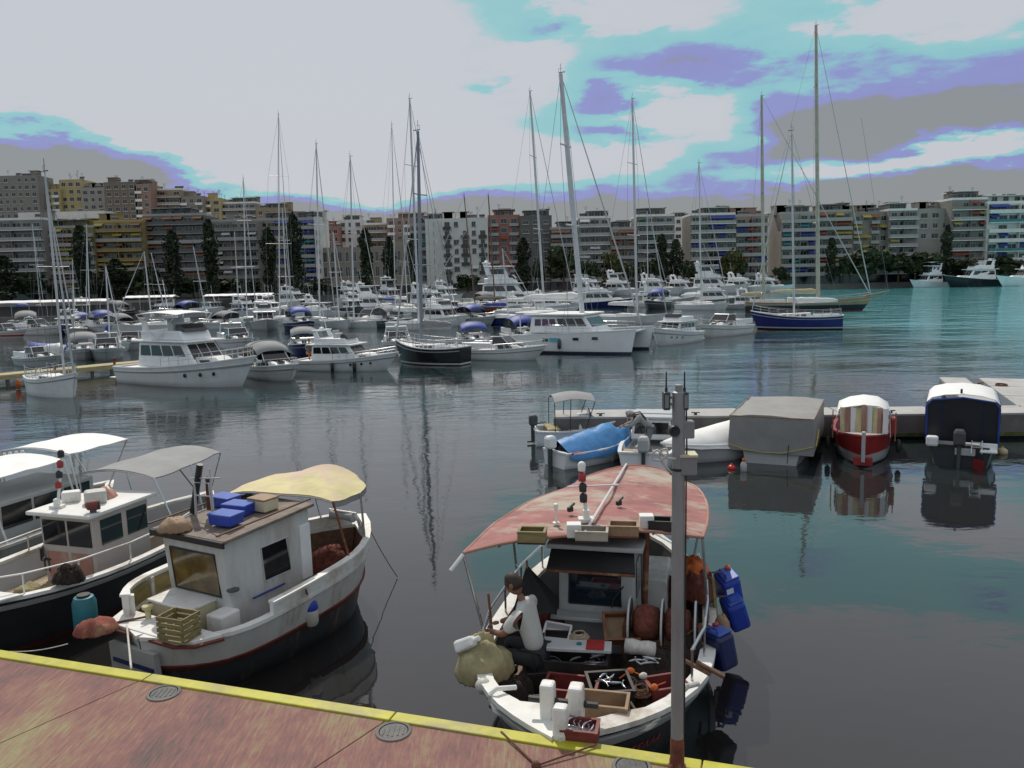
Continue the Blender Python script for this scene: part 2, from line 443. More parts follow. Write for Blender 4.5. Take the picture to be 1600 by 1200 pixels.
struct('quay_wall', strip(-2, 1.6, 0, 0), quaym)
struct('promenade', strip(1.6, 1.6, 0, 6), quaym)
struct('road', strip(1.5, 1.5, 6, 22), asph)
mb = MB(); vs = []
for x, y in SH: vs += [(x, y + 22, 1.62), (x * 1.6, y + 2500, 1.62)]
struct('ground', mb.add(vs, [(2 * i, 2 * i + 2, 2 * i + 3, 2 * i + 1) for i in range(len(SH) - 1)]), quaym)
hg = []
for j in range(9):
    row = []
    for i in range(25):
        x = -420 + i * 25; v = j / 8; y = 300 + v * 320
        e = math.exp(-((x + 230) / 190) ** 2)
        row.append((x, y, 1.0 + 32 * e * math.sin(min(1, v * 1.35) * pi / 2) ** 1.2 + RN.uniform(-.8, .8)))
    hg.append(row)
struct('hill', MB().sheet(hg), M('hill_scrub', (.09, .085, .05), .95, .4, .08, bump=.3), smooth=True)

# ------------------------------------------------------------------ apartment buildings
def wallm(name, c):
    c = (c[0] * .80, c[1] * .76, c[2] * .72) if name != 'white' else c
    return M('wall_' + name, c, .85, .10, .5, bump=.1, dirt=tuple(v * .72 for v in c), dirt_amt=.5)
walls = {k: wallm(k, c) for k, c in dict(grey=(.30, .29, .28), pale=(.42, .41, .39), white=(.66, .65, .62), ochre=(.36, .28, .14), yellow=(.56, .47, .24), olive=(.26, .23, .10),
         pink=(.42, .20, .18), brown=(.24, .19, .16), stone=(.34, .31, .27), tan=(.38, .31, .23), dark=(.17, .17, .17), teal=(.10, .22, .24), rose=(.40, .26, .22)).items()}
slabw = M('balcony_white', (.76, .75, .72), .7, .07, .6)
slabg = M('balcony_grey', (.36, .35, .34), .8, .1, .6)
slaby = M('balcony_ochre', (.42, .33, .12), .8, .12, .6)
glassb = M('window_glass', (.018, .020, .023), .12, .4, .4, spec=.6)
frame_b = M('window_frame', (.42, .40, .37), .6, .1, 1)
shut_d = M('dark_shutter', (.06, .055, .05), .7, .2, 1)
awn = {k: M('awning_' + k, c, .8, .12, 1) for k, c in dict(blue=(.03, .05, .26), red=(.26, .06, .04), ochre=(.36, .28, .07), green=(.05, .12, .06), white=(.62, .62, .60), teal=(.05, .20, .24), brown=(.20, .09, .05)).items()}
roofk = M('roof_clutter', (.16, .16, .165), .6, .2, 1)
WC = {}


def window_mesh(w, h, fm):
    k = (round(w, 2), round(h, 2), fm.name)
    if k not in WC:
        mb = MB(); mb.box((0, -.02, h / 2), (w - .16, .05, h - .16))
        n = len(mb.f)
        for c, d in (((0, -.05, .05), (w, .12, .1)), ((0, -.05, h - .05), (w, .12, .1)), ((-w / 2 + .05, -.05, h / 2), (.1, .12, h - .2)), ((w / 2 - .05, -.05, h / 2), (.1, .12, h - .2)), ((0, -.05, h / 2), (.07, .11, h - .2))):
            mb.box(c, d)
        me = mesh('window', mb, glassb); me.materials.append(fm)
        for i, p in enumerate(me.polygons): p.material_index = 0 if i < n else 1
        WC[k] = me
    return WC[k]


def building(label, x0, x1, top, d, wall='grey', style='balcony', slab=None, awns=(), depth=13, base=1.6, ph=0, yaw=0.0, nwin=None, clutter=3, name='apartment_building', winh=1.7, seed=0, frame=None, fh=3.05, blank=(0, 0), awnp=.5):
    r = random.Random(x0 * 31 + seed); slab = slab or slabw; fm = frame or frame_b
    a = D(x0, top, d); c = D(x1, top, d); Wd = c.x - a.x; H = (a.z + c.z) / 2 - base; nf = max(2, round(H / fh)); fh = H / nf
    t0 = thing(name, label, 'building', ((a.x + c.x) / 2, d, base), yaw, 'apartment blocks along the far waterfront')
    wm_ = walls[wall]
    mbw = MB().box((0, depth / 2, H / 2), (Wd, depth, H)); part('wall', mbw, wm_, t0)
    part('roof_parapet', MB().box((0, .12, H + .35), (Wd + .06, .2, .7)).box((0, depth - .1, H + .35), (Wd + .06, .2, .7)).box((-Wd / 2 + .07, depth / 2, H + .35), (.2, depth - .44, .7)).box((Wd / 2 - .07, depth / 2, H + .35), (.2, depth - .44, .7)), slab if style == 'balcony' else wm_, t0)
    bl = Wd * blank[0]; br = Wd * blank[1]; u0 = -Wd / 2 + bl + .3; u1 = Wd / 2 - br - .3; Wb = u1 - u0
    n = nwin or max(2, round(Wb / 3.0))
    cache = {}
    for i in range(nf):
        z = i * fh
        if i == 0:
            o = link_mesh('shop_front', mesh('shop_front', MB().box(((u0 + u1) / 2, -.02, 1.35), (Wb, .1, 2.5)), glassb), t0); 
            part('canopy', MB().box(((u0 + u1) / 2, -1.0, 2.75), (Wb + .4, 2.0, .16)), slab, t0)
            continue
        if style == 'balcony':
            if 'slab' not in cache:
                cache['slab'] = mesh('balcony_slab', MB().box(((u0 + u1) / 2, -.72, .0), (Wb + .5, 1.44, .2)), slab)
                cache['rail'] = mesh('balcony_railing', MB().box(((u0 + u1) / 2, -1.40, .56), (Wb + .42, .07, .9)).box((u0 - .18, -.72, .56), (.07, 1.26, .9)).box((u1 + .18, -.72, .56), (.07, 1.26, .9)), (wm_ if r.random() < .35 else slab if r.random() < .55 else slabg))
                cache['rail2'] = mesh('balcony_railing', MB().box(((u0 + u1) / 2, -1.40, .56), (Wb + .42, .04, .9)), awn['teal'] if r.random() < .2 else slabg)
                cache['div'] = mesh('balcony_divider', MB().box((0, -.7, fh / 2 - .06), (.12, 1.3, fh - .32)), wm_)
            link_mesh('balcony_slab', cache['slab'], t0, (0, 0, z)); link_mesh('balcony_railing', cache['rail'] if i % 3 else cache['rail2'], t0, (0, 0, z))
            link_mesh('balcony_divider', cache['div'], t0, (u0 + Wb * .5, 0, z + .06))
        if style == 'balcony' and r.random() < .55:  # dark glass panel painting in the shade of the balcony recess
            f0 = r.choice((0, 0, .5)); f1 = f0 + r.choice((.5, 1.0)) if f0 == 0 else 1.0
            lk = 'log%.1f%.1f' % (f0, f1)
            link_mesh('loggia_shade_panel', cache.setdefault(lk, mesh('loggia_shade_panel', MB().box((u0 + Wb * (f0 + f1) / 2, -.03, 1.25), (Wb * (f1 - f0) - .3, .08, 2.2)), glassb)), t0, (0, 0, z + .1))
        for k in range(n):
            if r.random() < .08: continue
            w = min(Wb / n * (.86 if style == 'balcony' else .62), 3.2) * r.choice((.75, 1, 1)); h = winh if style != 'balcony' else 2.2
            uu = u0 + Wb * (k + .5) / n
            link_mesh('window', window_mesh(w, h, fm), t0, (uu, 0, z + (.14 if style == 'balcony' else .85)))
            if style != 'balcony':
                link_mesh('window_sill', cache.setdefault('sill%.2f' % w, mesh('window_sill', MB().box((0, -.1, -.06), (w + .2, .25, .1)), slab)), t0, (uu, 0, z + .85))
                if style == 'small' and (k % 2 == 0):
                    link_mesh('balcony_slab', cache.setdefault('sb', mesh('balcony_slab', MB().box((0, -.55, .0), (Wb / n * .95, 1.1, .16)).box((0, -1.07, .5), (Wb / n * .95, .05, .85)), slab)), t0, (uu, 0, z))
            if awns and r.random() < awnp:
                ak = r.choice(awns); key = 'aw' + ak
                if key not in cache:
                    ww = Wb / n * .98; cache[key] = mesh('awning', MB().add([(-ww / 2, -.05, 0), (ww / 2, -.05, 0), (ww / 2, -1.5, -.75), (-ww / 2, -1.5, -.75), (-ww / 2, -1.5, -1.1), (ww / 2, -1.5, -1.1), (-ww / 2, -.05, -.05), (ww / 2, -.05, -.05)], [(0, 1, 2, 3), (3, 2, 5, 4), (0, 3, 6), (1, 7, 2)]), awn[ak])
                link_mesh('awning', cache[key], t0, (uu, 0, z + fh - .25))
    if not ph and nf > 4 and r.random() < .45: ph = .9
    if ph:
        pw = Wd * .62; k = RN.uniform(-.12, .12) * Wd
        part('penthouse', MB().box((k, depth * .55, H + 1.4 * ph), (pw, depth * .6, 2.8 * ph)), wm_, t0)
        part('penthouse_roof', MB().box((k, depth * .5, H + 2.8 * ph + .1), (pw + 1.2, depth * .75, .2)), slab, t0)
        for q in (-.3, 0, .3): link_mesh('window', window_mesh(1.8, 1.9, fm), t0, (k + q * pw, depth * .25, H + .4))
    for q in range(clutter * 2 + 2):
        u = r.uniform(-.44, .44) * Wd; k = r.random(); y = r.uniform(.8, 4)
        if k < .4:
            mbx = MB().box((0, 0, 1.0), (1.9, .1, 1.5), rx=-.9); mbx.lathe([(.28, -1), (.3, -.95), (.3, .95), (.28, 1)], 10, (0, .5, 1.75), 'X'); mbx.box((-.7, .4, .75), (.06, .06, 1.5)).box((.7, .4, .75), (.06, .06, 1.5))
            part('solar_heater', mbx, roofk, t0, loc=(u, y, H))
        elif k < .7:
            part('stair_tower', MB().box((0, 0, 1.5), (r.uniform(2.5, 4.5), 3, 3.0)).box((0, 0, 3.1), (4.4, 3.4, .2)), wm_, t0, loc=(u, 6, H))
        else:
            hh = r.uniform(2.5, 5); mbx = MB().tube([(0, 0, 0), (0, 0, hh)], .05, 6)
            for e in range(4): mbx.box((0, 0, hh - .2 - e * .3), (1.4 - e * .2, .05, .05))
            part('antenna', mbx, roofk, t0, loc=(u, y, H))
    return t0


B_ = building
# hillside, behind the first row on the left
for a in [('grey hillside flats with dark long windows at the top left of the hill', -20, 58, 277, 345, 'grey', 'plain', 14), ('tall ochre yellow block catching light on the hill above the white terrace', 92, 128, 283, 352, 'yellow', 'plain', 14),
          ('yellow house lower left beside the tall ochre block on the hill', 58, 94, 298, 350, 'yellow', 'small', 12), ('pale blank gable block on the hill left of the brown tower', 126, 162, 296, 350, 'pale', 'plain', 14),
          ('brown grey tower of flats highest on the hill', 162, 212, 287, 338, 'brown', 'plain', 12), ('rose coloured block leaning against the brown tower on the hill', 210, 234, 290, 338, 'rose', 'small', 12),
          ('pale stepped flats right of the brown tower on the hill', 236, 282, 297, 345, 'tan', 'balcony', 12), ('cream house with red gable further right on the hill', 280, 318, 309, 345, 'stone', 'small', 12),
          ('small yellow house at the right shoulder of the hill', 316, 345, 312, 348, 'yellow', 'small', 11), ('grey flats at the right foot of the hill', 345, 400, 318, 350, 'grey', 'balcony', 11), ('low tan block behind the dark tall trees at the hill foot', 400, 446, 327, 340, 'tan', 'plain', 8),
          ('white cubic block with round windows behind the two storey hall', 528, 566, 346, 330, 'white', 'plain', 6), ('red rendered house behind the two storey hall', 498, 530, 357, 325, 'pink', 'plain', 6),
          ('stepped tan flats rising behind the cypress and hall', 566, 612, 351, 326, 'tan', 'balcony', 6), ('brick and pale block behind two cypresses', 604, 668, 343, 322, 'rose', 'small', 6)]:
    B_(a[0], a[1], a[2], a[3], a[4], a[5], a[6], base=a[7], clutter=2, depth=12)
# the waterfront, left to right
B_('grey balcony block at the far left edge of the waterfront', -30, 66, 344, 258, 'grey', 'balcony', slabw, ('white',), clutter=1, awnp=.1)
B_('long low white terrace with square windows above the olive block', 28, 162, 334, 284, 'white', 'plain', base=14, clutter=0, fh=4)
B_('olive block between two cypresses on the left', 66, 146, 356, 262, 'olive', 'balcony', slabg, ('ochre', 'brown'), clutter=1)
B_('block with mustard yellow balcony fronts and brown awnings', 146, 222, 347, 264, 'ochre', 'balcony', slaby, ('brown', 'ochre', 'red'), clutter=1)
B_('dark fronted block with pale slabs and a maroon roof band', 222, 318, 337, 268, 'dark', 'balcony', slabg, ('brown',), ph=0, clutter=3)
B_('grey block with even pale balconies left of the tall dark trees', 318, 402, 346, 270, 'grey', 'balcony', slabg, ('red', 'white'), clutter=2, awnp=.2)
B_('narrow block half hidden between tall dark trees', 402, 458, 344, 276, 'stone', 'balcony', slabg, ('blue',), clutter=1)
B_('block with teal and navy awnings beside the white stair tower', 458, 492, 343, 276, 'pale', 'balcony', slabg, ('teal', 'blue', 'blue'), clutter=1, awnp=.8)
B_('narrow white stair tower left of the two storey hall', 490, 500, 342, 274, 'white', 'plain', clutter=0, nwin=2)
B_('two storey grey hall with tall dark windows and a pale cornice', 500, 642, 389, 276, 'stone', 'plain', slabw, clutter=0, fh=5.2, winh=3.4, nwin=12, name='hall')
B_('dull stone block behind the cypress left of the blank white tower', 640, 668, 352, 282, 'stone', 'balcony', slabg, clutter=1)
B_('blank white tower with one thin seam', 664, 690, 345, 278, 'white', 'plain', clutter=1, nwin=2, blank=(.44, .44))
B_('white six storey block with framed corner windows and dark cornices', 690, 762, 344, 276, 'white', 'small', M('dark_cornice', (.07, .06, .055), .7), ('white',), clutter=4, awnp=.05)
B_('pink red block with stained flank', 762, 812, 339, 278, 'pink', 'small', slabg, ('red', 'white'), clutter=2, awnp=.1)
B_('plain grey blank sided block right of the pink one', 812, 862, 340, 276, 'dark', 'plain', clutter=1, nwin=3, winh=1.2)
B_('dark block with stepped balconies behind broad trees', 860, 906, 358, 272, 'dark', 'balcony', slabg, ('brown',), clutter=0)
B_('pale block with white balcony trays and framed loggias', 904, 954, 341, 270, 'pale', 'balcony', slabw, ('white',), clutter=2, awnp=.15)
B_('lower block with dark bays and maroon lower awnings', 954, 995, 358, 268, 'stone', 'balcony', slabg, ('red', 'brown'), clutter=1)
B_('block with rounded teal penthouse and long white balcony bands', 995, 1054, 338, 268, 'grey', 'balcony', slabw, ('green',), ph=1, clutter=1, awnp=.1)
B_('bright white sunlit block seen through the street gap', 1052, 1082, 341, 340, 'white', 'plain', clutter=0, nwin=2)
B_('grey block with navy awnings and thin white balcony lines', 1079, 1149, 336, 268, 'grey', 'balcony', slabw, ('blue', 'blue'), clutter=3, awnp=.4)
B_('rosy brown block with a wide blue awning low down', 1149, 1200, 338, 268, 'rose', 'balcony', slabg, ('blue', 'red'), clutter=2)
B_('bright white slab of a building in the second street gap', 1200, 1219, 343, 330, 'white', 'plain', clutter=0, nwin=2)
B_('block with rows of blue tinted windows and white top loggia', 1221, 1278, 334, 268, 'pale', 'balcony', slabg, ('blue', 'teal'), clutter=2, awnp=.3)
B_('tan block behind the tall yellowish mast', 1278, 1331, 331, 268, 'tan', 'balcony', slabg, ('red', 'ochre'), clutter=3)
B_('block with small square loggias left of the white awning row', 1331, 1389, 334, 268, 'stone', 'small', slabg, ('brown', 'ochre'), clutter=4)
B_('block with five bright balcony slabs and a pale roof canopy', 1389, 1434, 329, 266, 'grey', 'balcony', slabw, ('ochre',), clutter=2, awnp=.15)
B_('block with a wide white top awning over dark glazing', 1434, 1490, 329, 266, 'pale', 'plain', slabw, ('white',), clutter=2, nwin=3, awnp=.1)
B_('taller block with thin white balcony bands and red awnings', 1488, 1544, 312, 262, 'grey', 'balcony', slabw, ('red', 'red', 'ochre'), ph=1, clutter=3)
B_('white block with two full height bays at the right edge', 1544, 1640, 317, 260, 'white', 'balcony', slabw, ('blue',), clutter=4, awnp=.5)

# ------------------------------------------------------------------ trees on the far waterfront
leafd = M('cypress_leaves', (.022, .036, .014), .85, .55, 2.5)
leafm = M('broad_leaves', (.038, .055, .018), .8, .55, 1.2)
leafo = M('olive_leaves', (.07, .08, .02), .8, .5, 1.2)
bark = M('bark', (.09, .065, .045), .9, .3, 2)


def crown_mesh(kind, seed):
    r = random.Random(seed); mb = MB(); n = 1100 if kind == 'col' else 900
    lobes = [(r.uniform(0, 2 * pi), r.uniform(.15, .95), r.uniform(.25, .5)) for _ in range(9)]
    for i in range(n):
        if kind == 'col':
            z = r.random() ** .9; prof = .5 * min(1, (1.02 - z) * 4.0) ** .6 * (.72 + .28 * min(1, z * 5)) * (.82 + .22 * math.sin(z * 17 + seed) * math.sin(z * 7 + 2 * seed))
            a = r.uniform(0, 2 * pi); q = prof * (r.random() ** .35) * (1 + .18 * math.sin(3 * a + z * 9)); s = .085
            p = Vector((q * math.cos(a), q * math.sin(a), z)); sc = Vector((1, 1, .28))
        else:
            a0, z0, rr = lobes[i % 9]; v = Vector((r.gauss(0, 1), r.gauss(0, 1), r.gauss(0, 1))).normalized() * rr * r.random() ** .4
            p = Vector((.27 * math.cos(a0) + v.x * .62, .27 * math.sin(a0) + v.y * .62, .3 + .45 * z0 + v.z * .42)); s = .06; sc = Vector((1, 1, .9))
            p.z = max(.16, min(1, p.z))
        n1 = Vector((r.gauss(0, 1), r.gauss(0, 1), r.gauss(0, 1) + .4)).normalized(); a1 = n1.orthogonal().normalized(); b1 = n1.cross(a1); k = s * r.uniform(.6, 1.5)
        mb.add([p + Vector((w.x * sc.x, w.y * sc.y, w.z * sc.z)) * k for w in (a1 + b1 * .25, b1 * .8, -a1 + b1 * .1, -b1 * .9)], [(0, 1, 2, 3)])
    return mesh('crown', mb, leafd if kind == 'col' else leafm)


crowns = {('col', i): crown_mesh('col', i) for i in range(4)}
crowns.update({('round', i): crown_mesh('round', i + 10) for i in range(4)})
crowns[('olive', 0)] = crowns[('round', 0)].copy(); crowns[('olive', 0)].materials[0] = leafo


def tree(label, px, top, wpx, d, kind='col', base=1.6, i=0):
    a = D(px, top, d); H = a.z - base; w = wpx / FPX * d
    nm = 'cypress_tree' if kind == 'col' else 'street_tree'
    t0 = thing(nm, label, 'tree', (a.x, d, base), RN.uniform(0, 6), 'trees along the far quay')
    mbt = MB().tube([(0, 0, 0), (.1, 0, H * .3), (0, .1, H * .75)], [.35, .25, .08], 7)
    for q in range(5):
        an = q * 1.3; mbt.tube([(0, 0, H * (.3 + .07 * q)), (math.cos(an) * w * .28, math.sin(an) * w * .28, H * (.5 + .07 * q))], [.12, .04], 5)
    part('trunk', mbt, bark, t0)
    c = link_mesh('crown', crowns[(kind, 0 if kind == 'olive' else i % 4)], t0, (0, 0, H * (.05 if kind == 'col' else 0)))
    c.scale = (w, w, H * .95 if kind == 'col' else H)
    return t0


k = 0
for lab, px, top, w in [('broad dark cypress left of the mustard balconies', 123, 352, 30), ('dark cypress in front of the mustard balcony block', 178, 405, 36), ('dark tree at the far left edge by the grey block', 4, 400, 34), ('broad dark cypress before the dark fronted block', 266, 360, 30),
                        ('dark cypress with a light green tip left of the even balconies', 325, 343, 26), ('dark cypress left of the tallest broad one', 418, 356, 26), ('tall squared dark cypress in the middle left', 457, 336, 30),
                        ('pointed cypress in front of the two storey hall', 570, 357, 24), ('slimmer cypress at the right of the hall', 607, 370, 22), ('cypress left of the blank white tower', 646, 366, 24), ('pointed cypress in front of the plain grey block', 817, 372, 26),
                        ('twin cypress in front of the white banded block', 1034, 366, 22), ('second twin cypress by the street gap', 1056, 374, 24), ('dark cypress before the white awning block', 1481, 352, 18), ('short dark cypress right of the tan block', 1300, 372, 18)]:
    tree(lab, px, top, w, 250 if px < 700 else 256, 'col', i=k); k += 1
for lab, px, top, w, kd in [('low dark street tree below the grey balcony block', 60, 418, 70, 'round'), ('low dark street tree below the mustard block', 150, 425, 60, 'round'), ('low dark street tree beside the second cypress', 212, 412, 60, 'round'), ('low dark street tree below the maroon roof band', 300, 428, 60, 'round'), ('low dark street tree below the even balconies', 372, 430, 70, 'round'), ('dark street tree below the teal awnings', 500, 430, 40, 'round'),
                            ('small dark tree right of the pointed cypress', 842, 398, 22, 'round'), ('broad dark tree before the stepped balcony block', 880, 372, 52, 'round'), ('broad tree filling the gap below the white trays', 918, 400, 40, 'round'), ('olive green tree before the maroon awnings', 958, 384, 36, 'olive'), ('dark street tree under the maroon awnings', 975, 402, 44, 'round'), ('dark tree left of the twin cypresses', 1012, 398, 40, 'round'), ('dark street tree at the street gap', 1080, 400, 34, 'round'),
                            ('olive green tree below the navy awnings', 1143, 380, 34, 'olive'), ('dark tree below the rosy brown block', 1150, 400, 34, 'round'), ('dark tree below the blue tinted windows', 1222, 412, 30, 'round'), ('street tree beside the tan block', 1318, 392, 30, 'round'), ('large dark street tree below the square loggias', 1358, 378, 66, 'round'), ('large dark street tree right of the square loggias', 1405, 390, 60, 'round'), ('dark street tree below the white awning block', 1452, 386, 56, 'round'), ('dark street tree below the red awnings', 1512, 398, 66, 'round'), ('dark street tree by the white bays', 1556, 392, 50, 'round'), ('dark street tree at the right edge of the quay', 1598, 400, 50, 'round'),
                            ('low street tree under the white six storey block', 730, 424, 40, 'round'), ('low street tree under the pink block', 786, 424, 40, 'round')]:
    tree(lab, px, top, w, 257, kd, i=k); k += 1

# ------------------------------------------------------------------ boat hulls
def proj(w):
    v = Vector(w) - CAM; q = v.dot(_f); return 800 + FPX * v.dot(_r) / q, 600 - FPX * v.dot(_u) / q


class Hull:
    """lines of a hull: x forward, y to port, z up from the waterline; t runs stern 0 to stem 1, s waterline 0 to gunwale 1"""
    def __init__(s, L, B, fs, fm, fb, ws=.8, rake=.6, tm=.42, pw=2.2, dbl=False, draft=.5, flare=.86, n=18, srake=0.0, pws=2.0):
        s.__dict__.update(locals())

    def b(s, t):
        if t >= s.tm: q = 1 - ((t - s.tm) / (1 - s.tm)) ** s.pw
        elif s.dbl: q = 1 - ((s.tm - t) / s.tm) ** s.pws
        else: q = 1 - (1 - s.ws) * ((s.tm - t) / s.tm) ** 2
        return max(.012, q * s.B / 2)

    def z(s, t):
        return s.fs * (1 - t) * (1 - 2 * t) + s.fm * 4 * t * (1 - t) + s.fb * t * (2 * t - 1)

    def pt(s, t, q, side=1, inset=0.0, dz=0.0):
        f = (s.flare + (1 - s.flare) * q) * (1 - .30 * (1 - q) * t ** 3) if q >= 0 else (s.flare + q * .55) * (1 - .3 * t ** 3)
        if s.dbl and q >= 0: f *= 1 - .25 * (1 - q) * (1 - t) ** 3
        z = s.z(t) * q if q >= 0 else q * s.draft
        x = -s.L / 2 + s.L * t - s.rake * (1 - max(q, -.5)) * t ** 4 + s.srake * (1 - max(q, -.5)) * (1 - t) ** 4
        y = max(.006, s.b(t) * f - inset)
        k = min(1.0, inset * 1.6 / max(s.L, .1)); x -= (x * 2 / s.L) * inset * (.8 if (t > .9 or (s.dbl and t < .1)) else .15)
        return Vector((x, side * y, z + dz))

    def ts(s): return [1 - (1 - i / s.n) ** 1.25 if not s.dbl else .5 - .5 * math.cos(pi * i / s.n) for i in range(s.n + 1)]


def add_hull(par, h, mat, rim=None, deck=None, bul=.05, rimw=.06, rimt=.05, inner=None, deckdrop=None, rail_label=None, band=None):
    qs = [1, .8, .55, .28, 0, -.35, -1]
    rings = []
    for t in h.ts():
        rings.append([h.pt(t, q, -1) for q in qs] + [h.pt(t, q, 1) for q in reversed(qs)])
    mb = MB(); mb.loft(rings, closed=False, caps=False)
    n = len(rings[0])
    if not h.dbl: mb.f.append(tuple(range(n)))
    ho = part('hull', mb, mat, par, autos=50)
    ins = MB(); dk = []
    for t in h.ts():
        qd = max(.02, 1 - bul / h.z(t)); a = h.pt(t, qd, -1, rimw); c = h.pt(t, qd, 1, rimw)
        dk.append([a, a * .66 + c * .34 + Vector((0, 0, .02)), a * .34 + c * .66 + Vector((0, 0, .02)), c])
    part('deck', MB().sheet(dk, .03), deck or deckw, par)
    if bul > .12:
        for sd_ in (-1, 1):
            part('bulwark', MB().loft([[h.pt(t, 1, sd_, rimw * .55, .0), h.pt(t, 1, sd_, rimw, .0), h.pt(t, max(.02, 1 - bul / h.z(t)), sd_, rimw, -.02), h.pt(t, max(.02, 1 - bul / h.z(t)), sd_, rimw * .55, -.02)] for t in h.ts()], caps=True), inner or mat, par, autos=40)
    if rim:
        for sd_ in (-1, 1):
            part('gunwale', MB().loft([[h.pt(t, 1, sd_, -.025, -.015), h.pt(t, 1, sd_, -.025, rimt), h.pt(t, 1, sd_, rimw + .015, rimt), h.pt(t, 1, sd_, rimw + .015, -.015)] for t in h.ts()], caps=True), rim, par, autos=40)
        if not h.dbl:
            a, c = h.pt(0, 1, -1), h.pt(0, 1, 1)
            part('transom_cap', MB().box(((a.x + .02), 0, a.z + rimt / 2 + .005), (rimw + .05, abs(a.y - c.y) - .1, rimt + .012)), rim, par)
    if band:
        z0, z1, m = band
        for sd_ in (-1, 1):
            part('rubbing_strake', MB().loft([[h.pt(t, z0, sd_, -.02), h.pt(t, z1, sd_, -.045), h.pt(t, z1, sd_, .01), h.pt(t, z0, sd_, .01)] for t in h.ts()]), m, par, autos=40)
    return ho


class Cab:
    """a cabin: eight corners, raked and tumbled home, with panes let into its faces"""
    def __init__(s, x0, x1, wa, wf, z0, z1, rf=.0, rb=.0, tum=.05, y=0.0, zf=None):
        zf = z1 if zf is None else zf
        s.b = [Vector((x0, y - wa / 2, z0)), Vector((x1, y - wf / 2, z0)), Vector((x1, y + wf / 2, z0)), Vector((x0, y + wa / 2, z0))]
        s.t = [Vector((x0 + rb, y - wa / 2 + tum, z1)), Vector((x1 - rf, y - wf / 2 + tum, zf)), Vector((x1 - rf, y + wf / 2 - tum, zf)), Vector((x0 + rb, y + wa / 2 - tum, z1))]

    def mb(s): return MB().add(s.b + s.t, [(3, 2, 1, 0), (4, 5, 6, 7), (0, 1, 5, 4), (1, 2, 6, 5), (2, 3, 7, 6), (3, 0, 4, 7)])

    def quad(s, face, u0, u1, v0, v1):
        i, j = {'R': (0, 1), 'F': (1, 2), 'L': (2, 3), 'B': (3, 0)}[face]
        f = lambda u, v: (s.b[i] * (1 - u) + s.b[j] * u) * (1 - v) + (s.t[i] * (1 - u) + s.t[j] * u) * v
        return [f(u0, v0), f(u1, v0), f(u1, v1), f(u0, v1)]

    def pane(s, face, u0, u1, v0, v1, out=.012, skew=0):
        q = s.quad(face, u0, u1, v0, v1)
        if skew: q[2] = q[2] + (q[3] - q[2]) * skew
        n = (q[1] - q[0]).cross(q[3] - q[0]).normalized()
        return MB().add([p - n * .02 for p in q] + [p + n * out for p in q], [(3, 2, 1, 0), (4, 5, 6, 7), (0, 1, 5, 4), (1, 2, 6, 5), (2, 3, 7, 6), (3, 0, 4, 7)])

    def panes(s, par, face, n, u0, u1, v0, v1, gap=.012, mat=None, **k):
        w = (u1 - u0 - gap * (n - 1)) / n
        for i in range(n): part('window', s.pane(face, u0 + i * (w + gap), u0 + i * (w + gap) + w, v0, v1, **k), mat or glassd, par)


def railing(par, h, t0, t1, ht, n=6, wires=1, mat=None, closed=True, r=.016):
    mb = MB()
    for sd_ in (-1, 1):
        ps = [h.pt(t0 + (t1 - t0) * i / n, 1, sd_, .09) for i in range(n + 1)]
        for p in ps: mb.tube([p, p + Vector((0, 0, ht))], r, 6)
        for w in range(wires): mb.tube([p + Vector((0, 0, ht * (1 - .45 * w))) for p in ps], r if w == 0 else r * .6, 6)
    if closed and t1 > .95:
        a, c = h.pt(t1, 1, -1, .09), h.pt(t1, 1, 1, .09); mb.tube([a + Vector((0, 0, ht)), c + Vector((0, 0, ht))], r, 6)
    part('railing', mb, mat or steel, par)


def dome(par, x, y, z, r=.28):
    part('radar_dome', MB().lathe([(r * .9, 0), (r, r * .2), (r, r * .5), (r * .7, r * .85), (.02, r)], 14, (x, y, z)), white, par, autos=40)


YG = 'motor yachts in the marina'; SG = 'sailing boats in the marina'


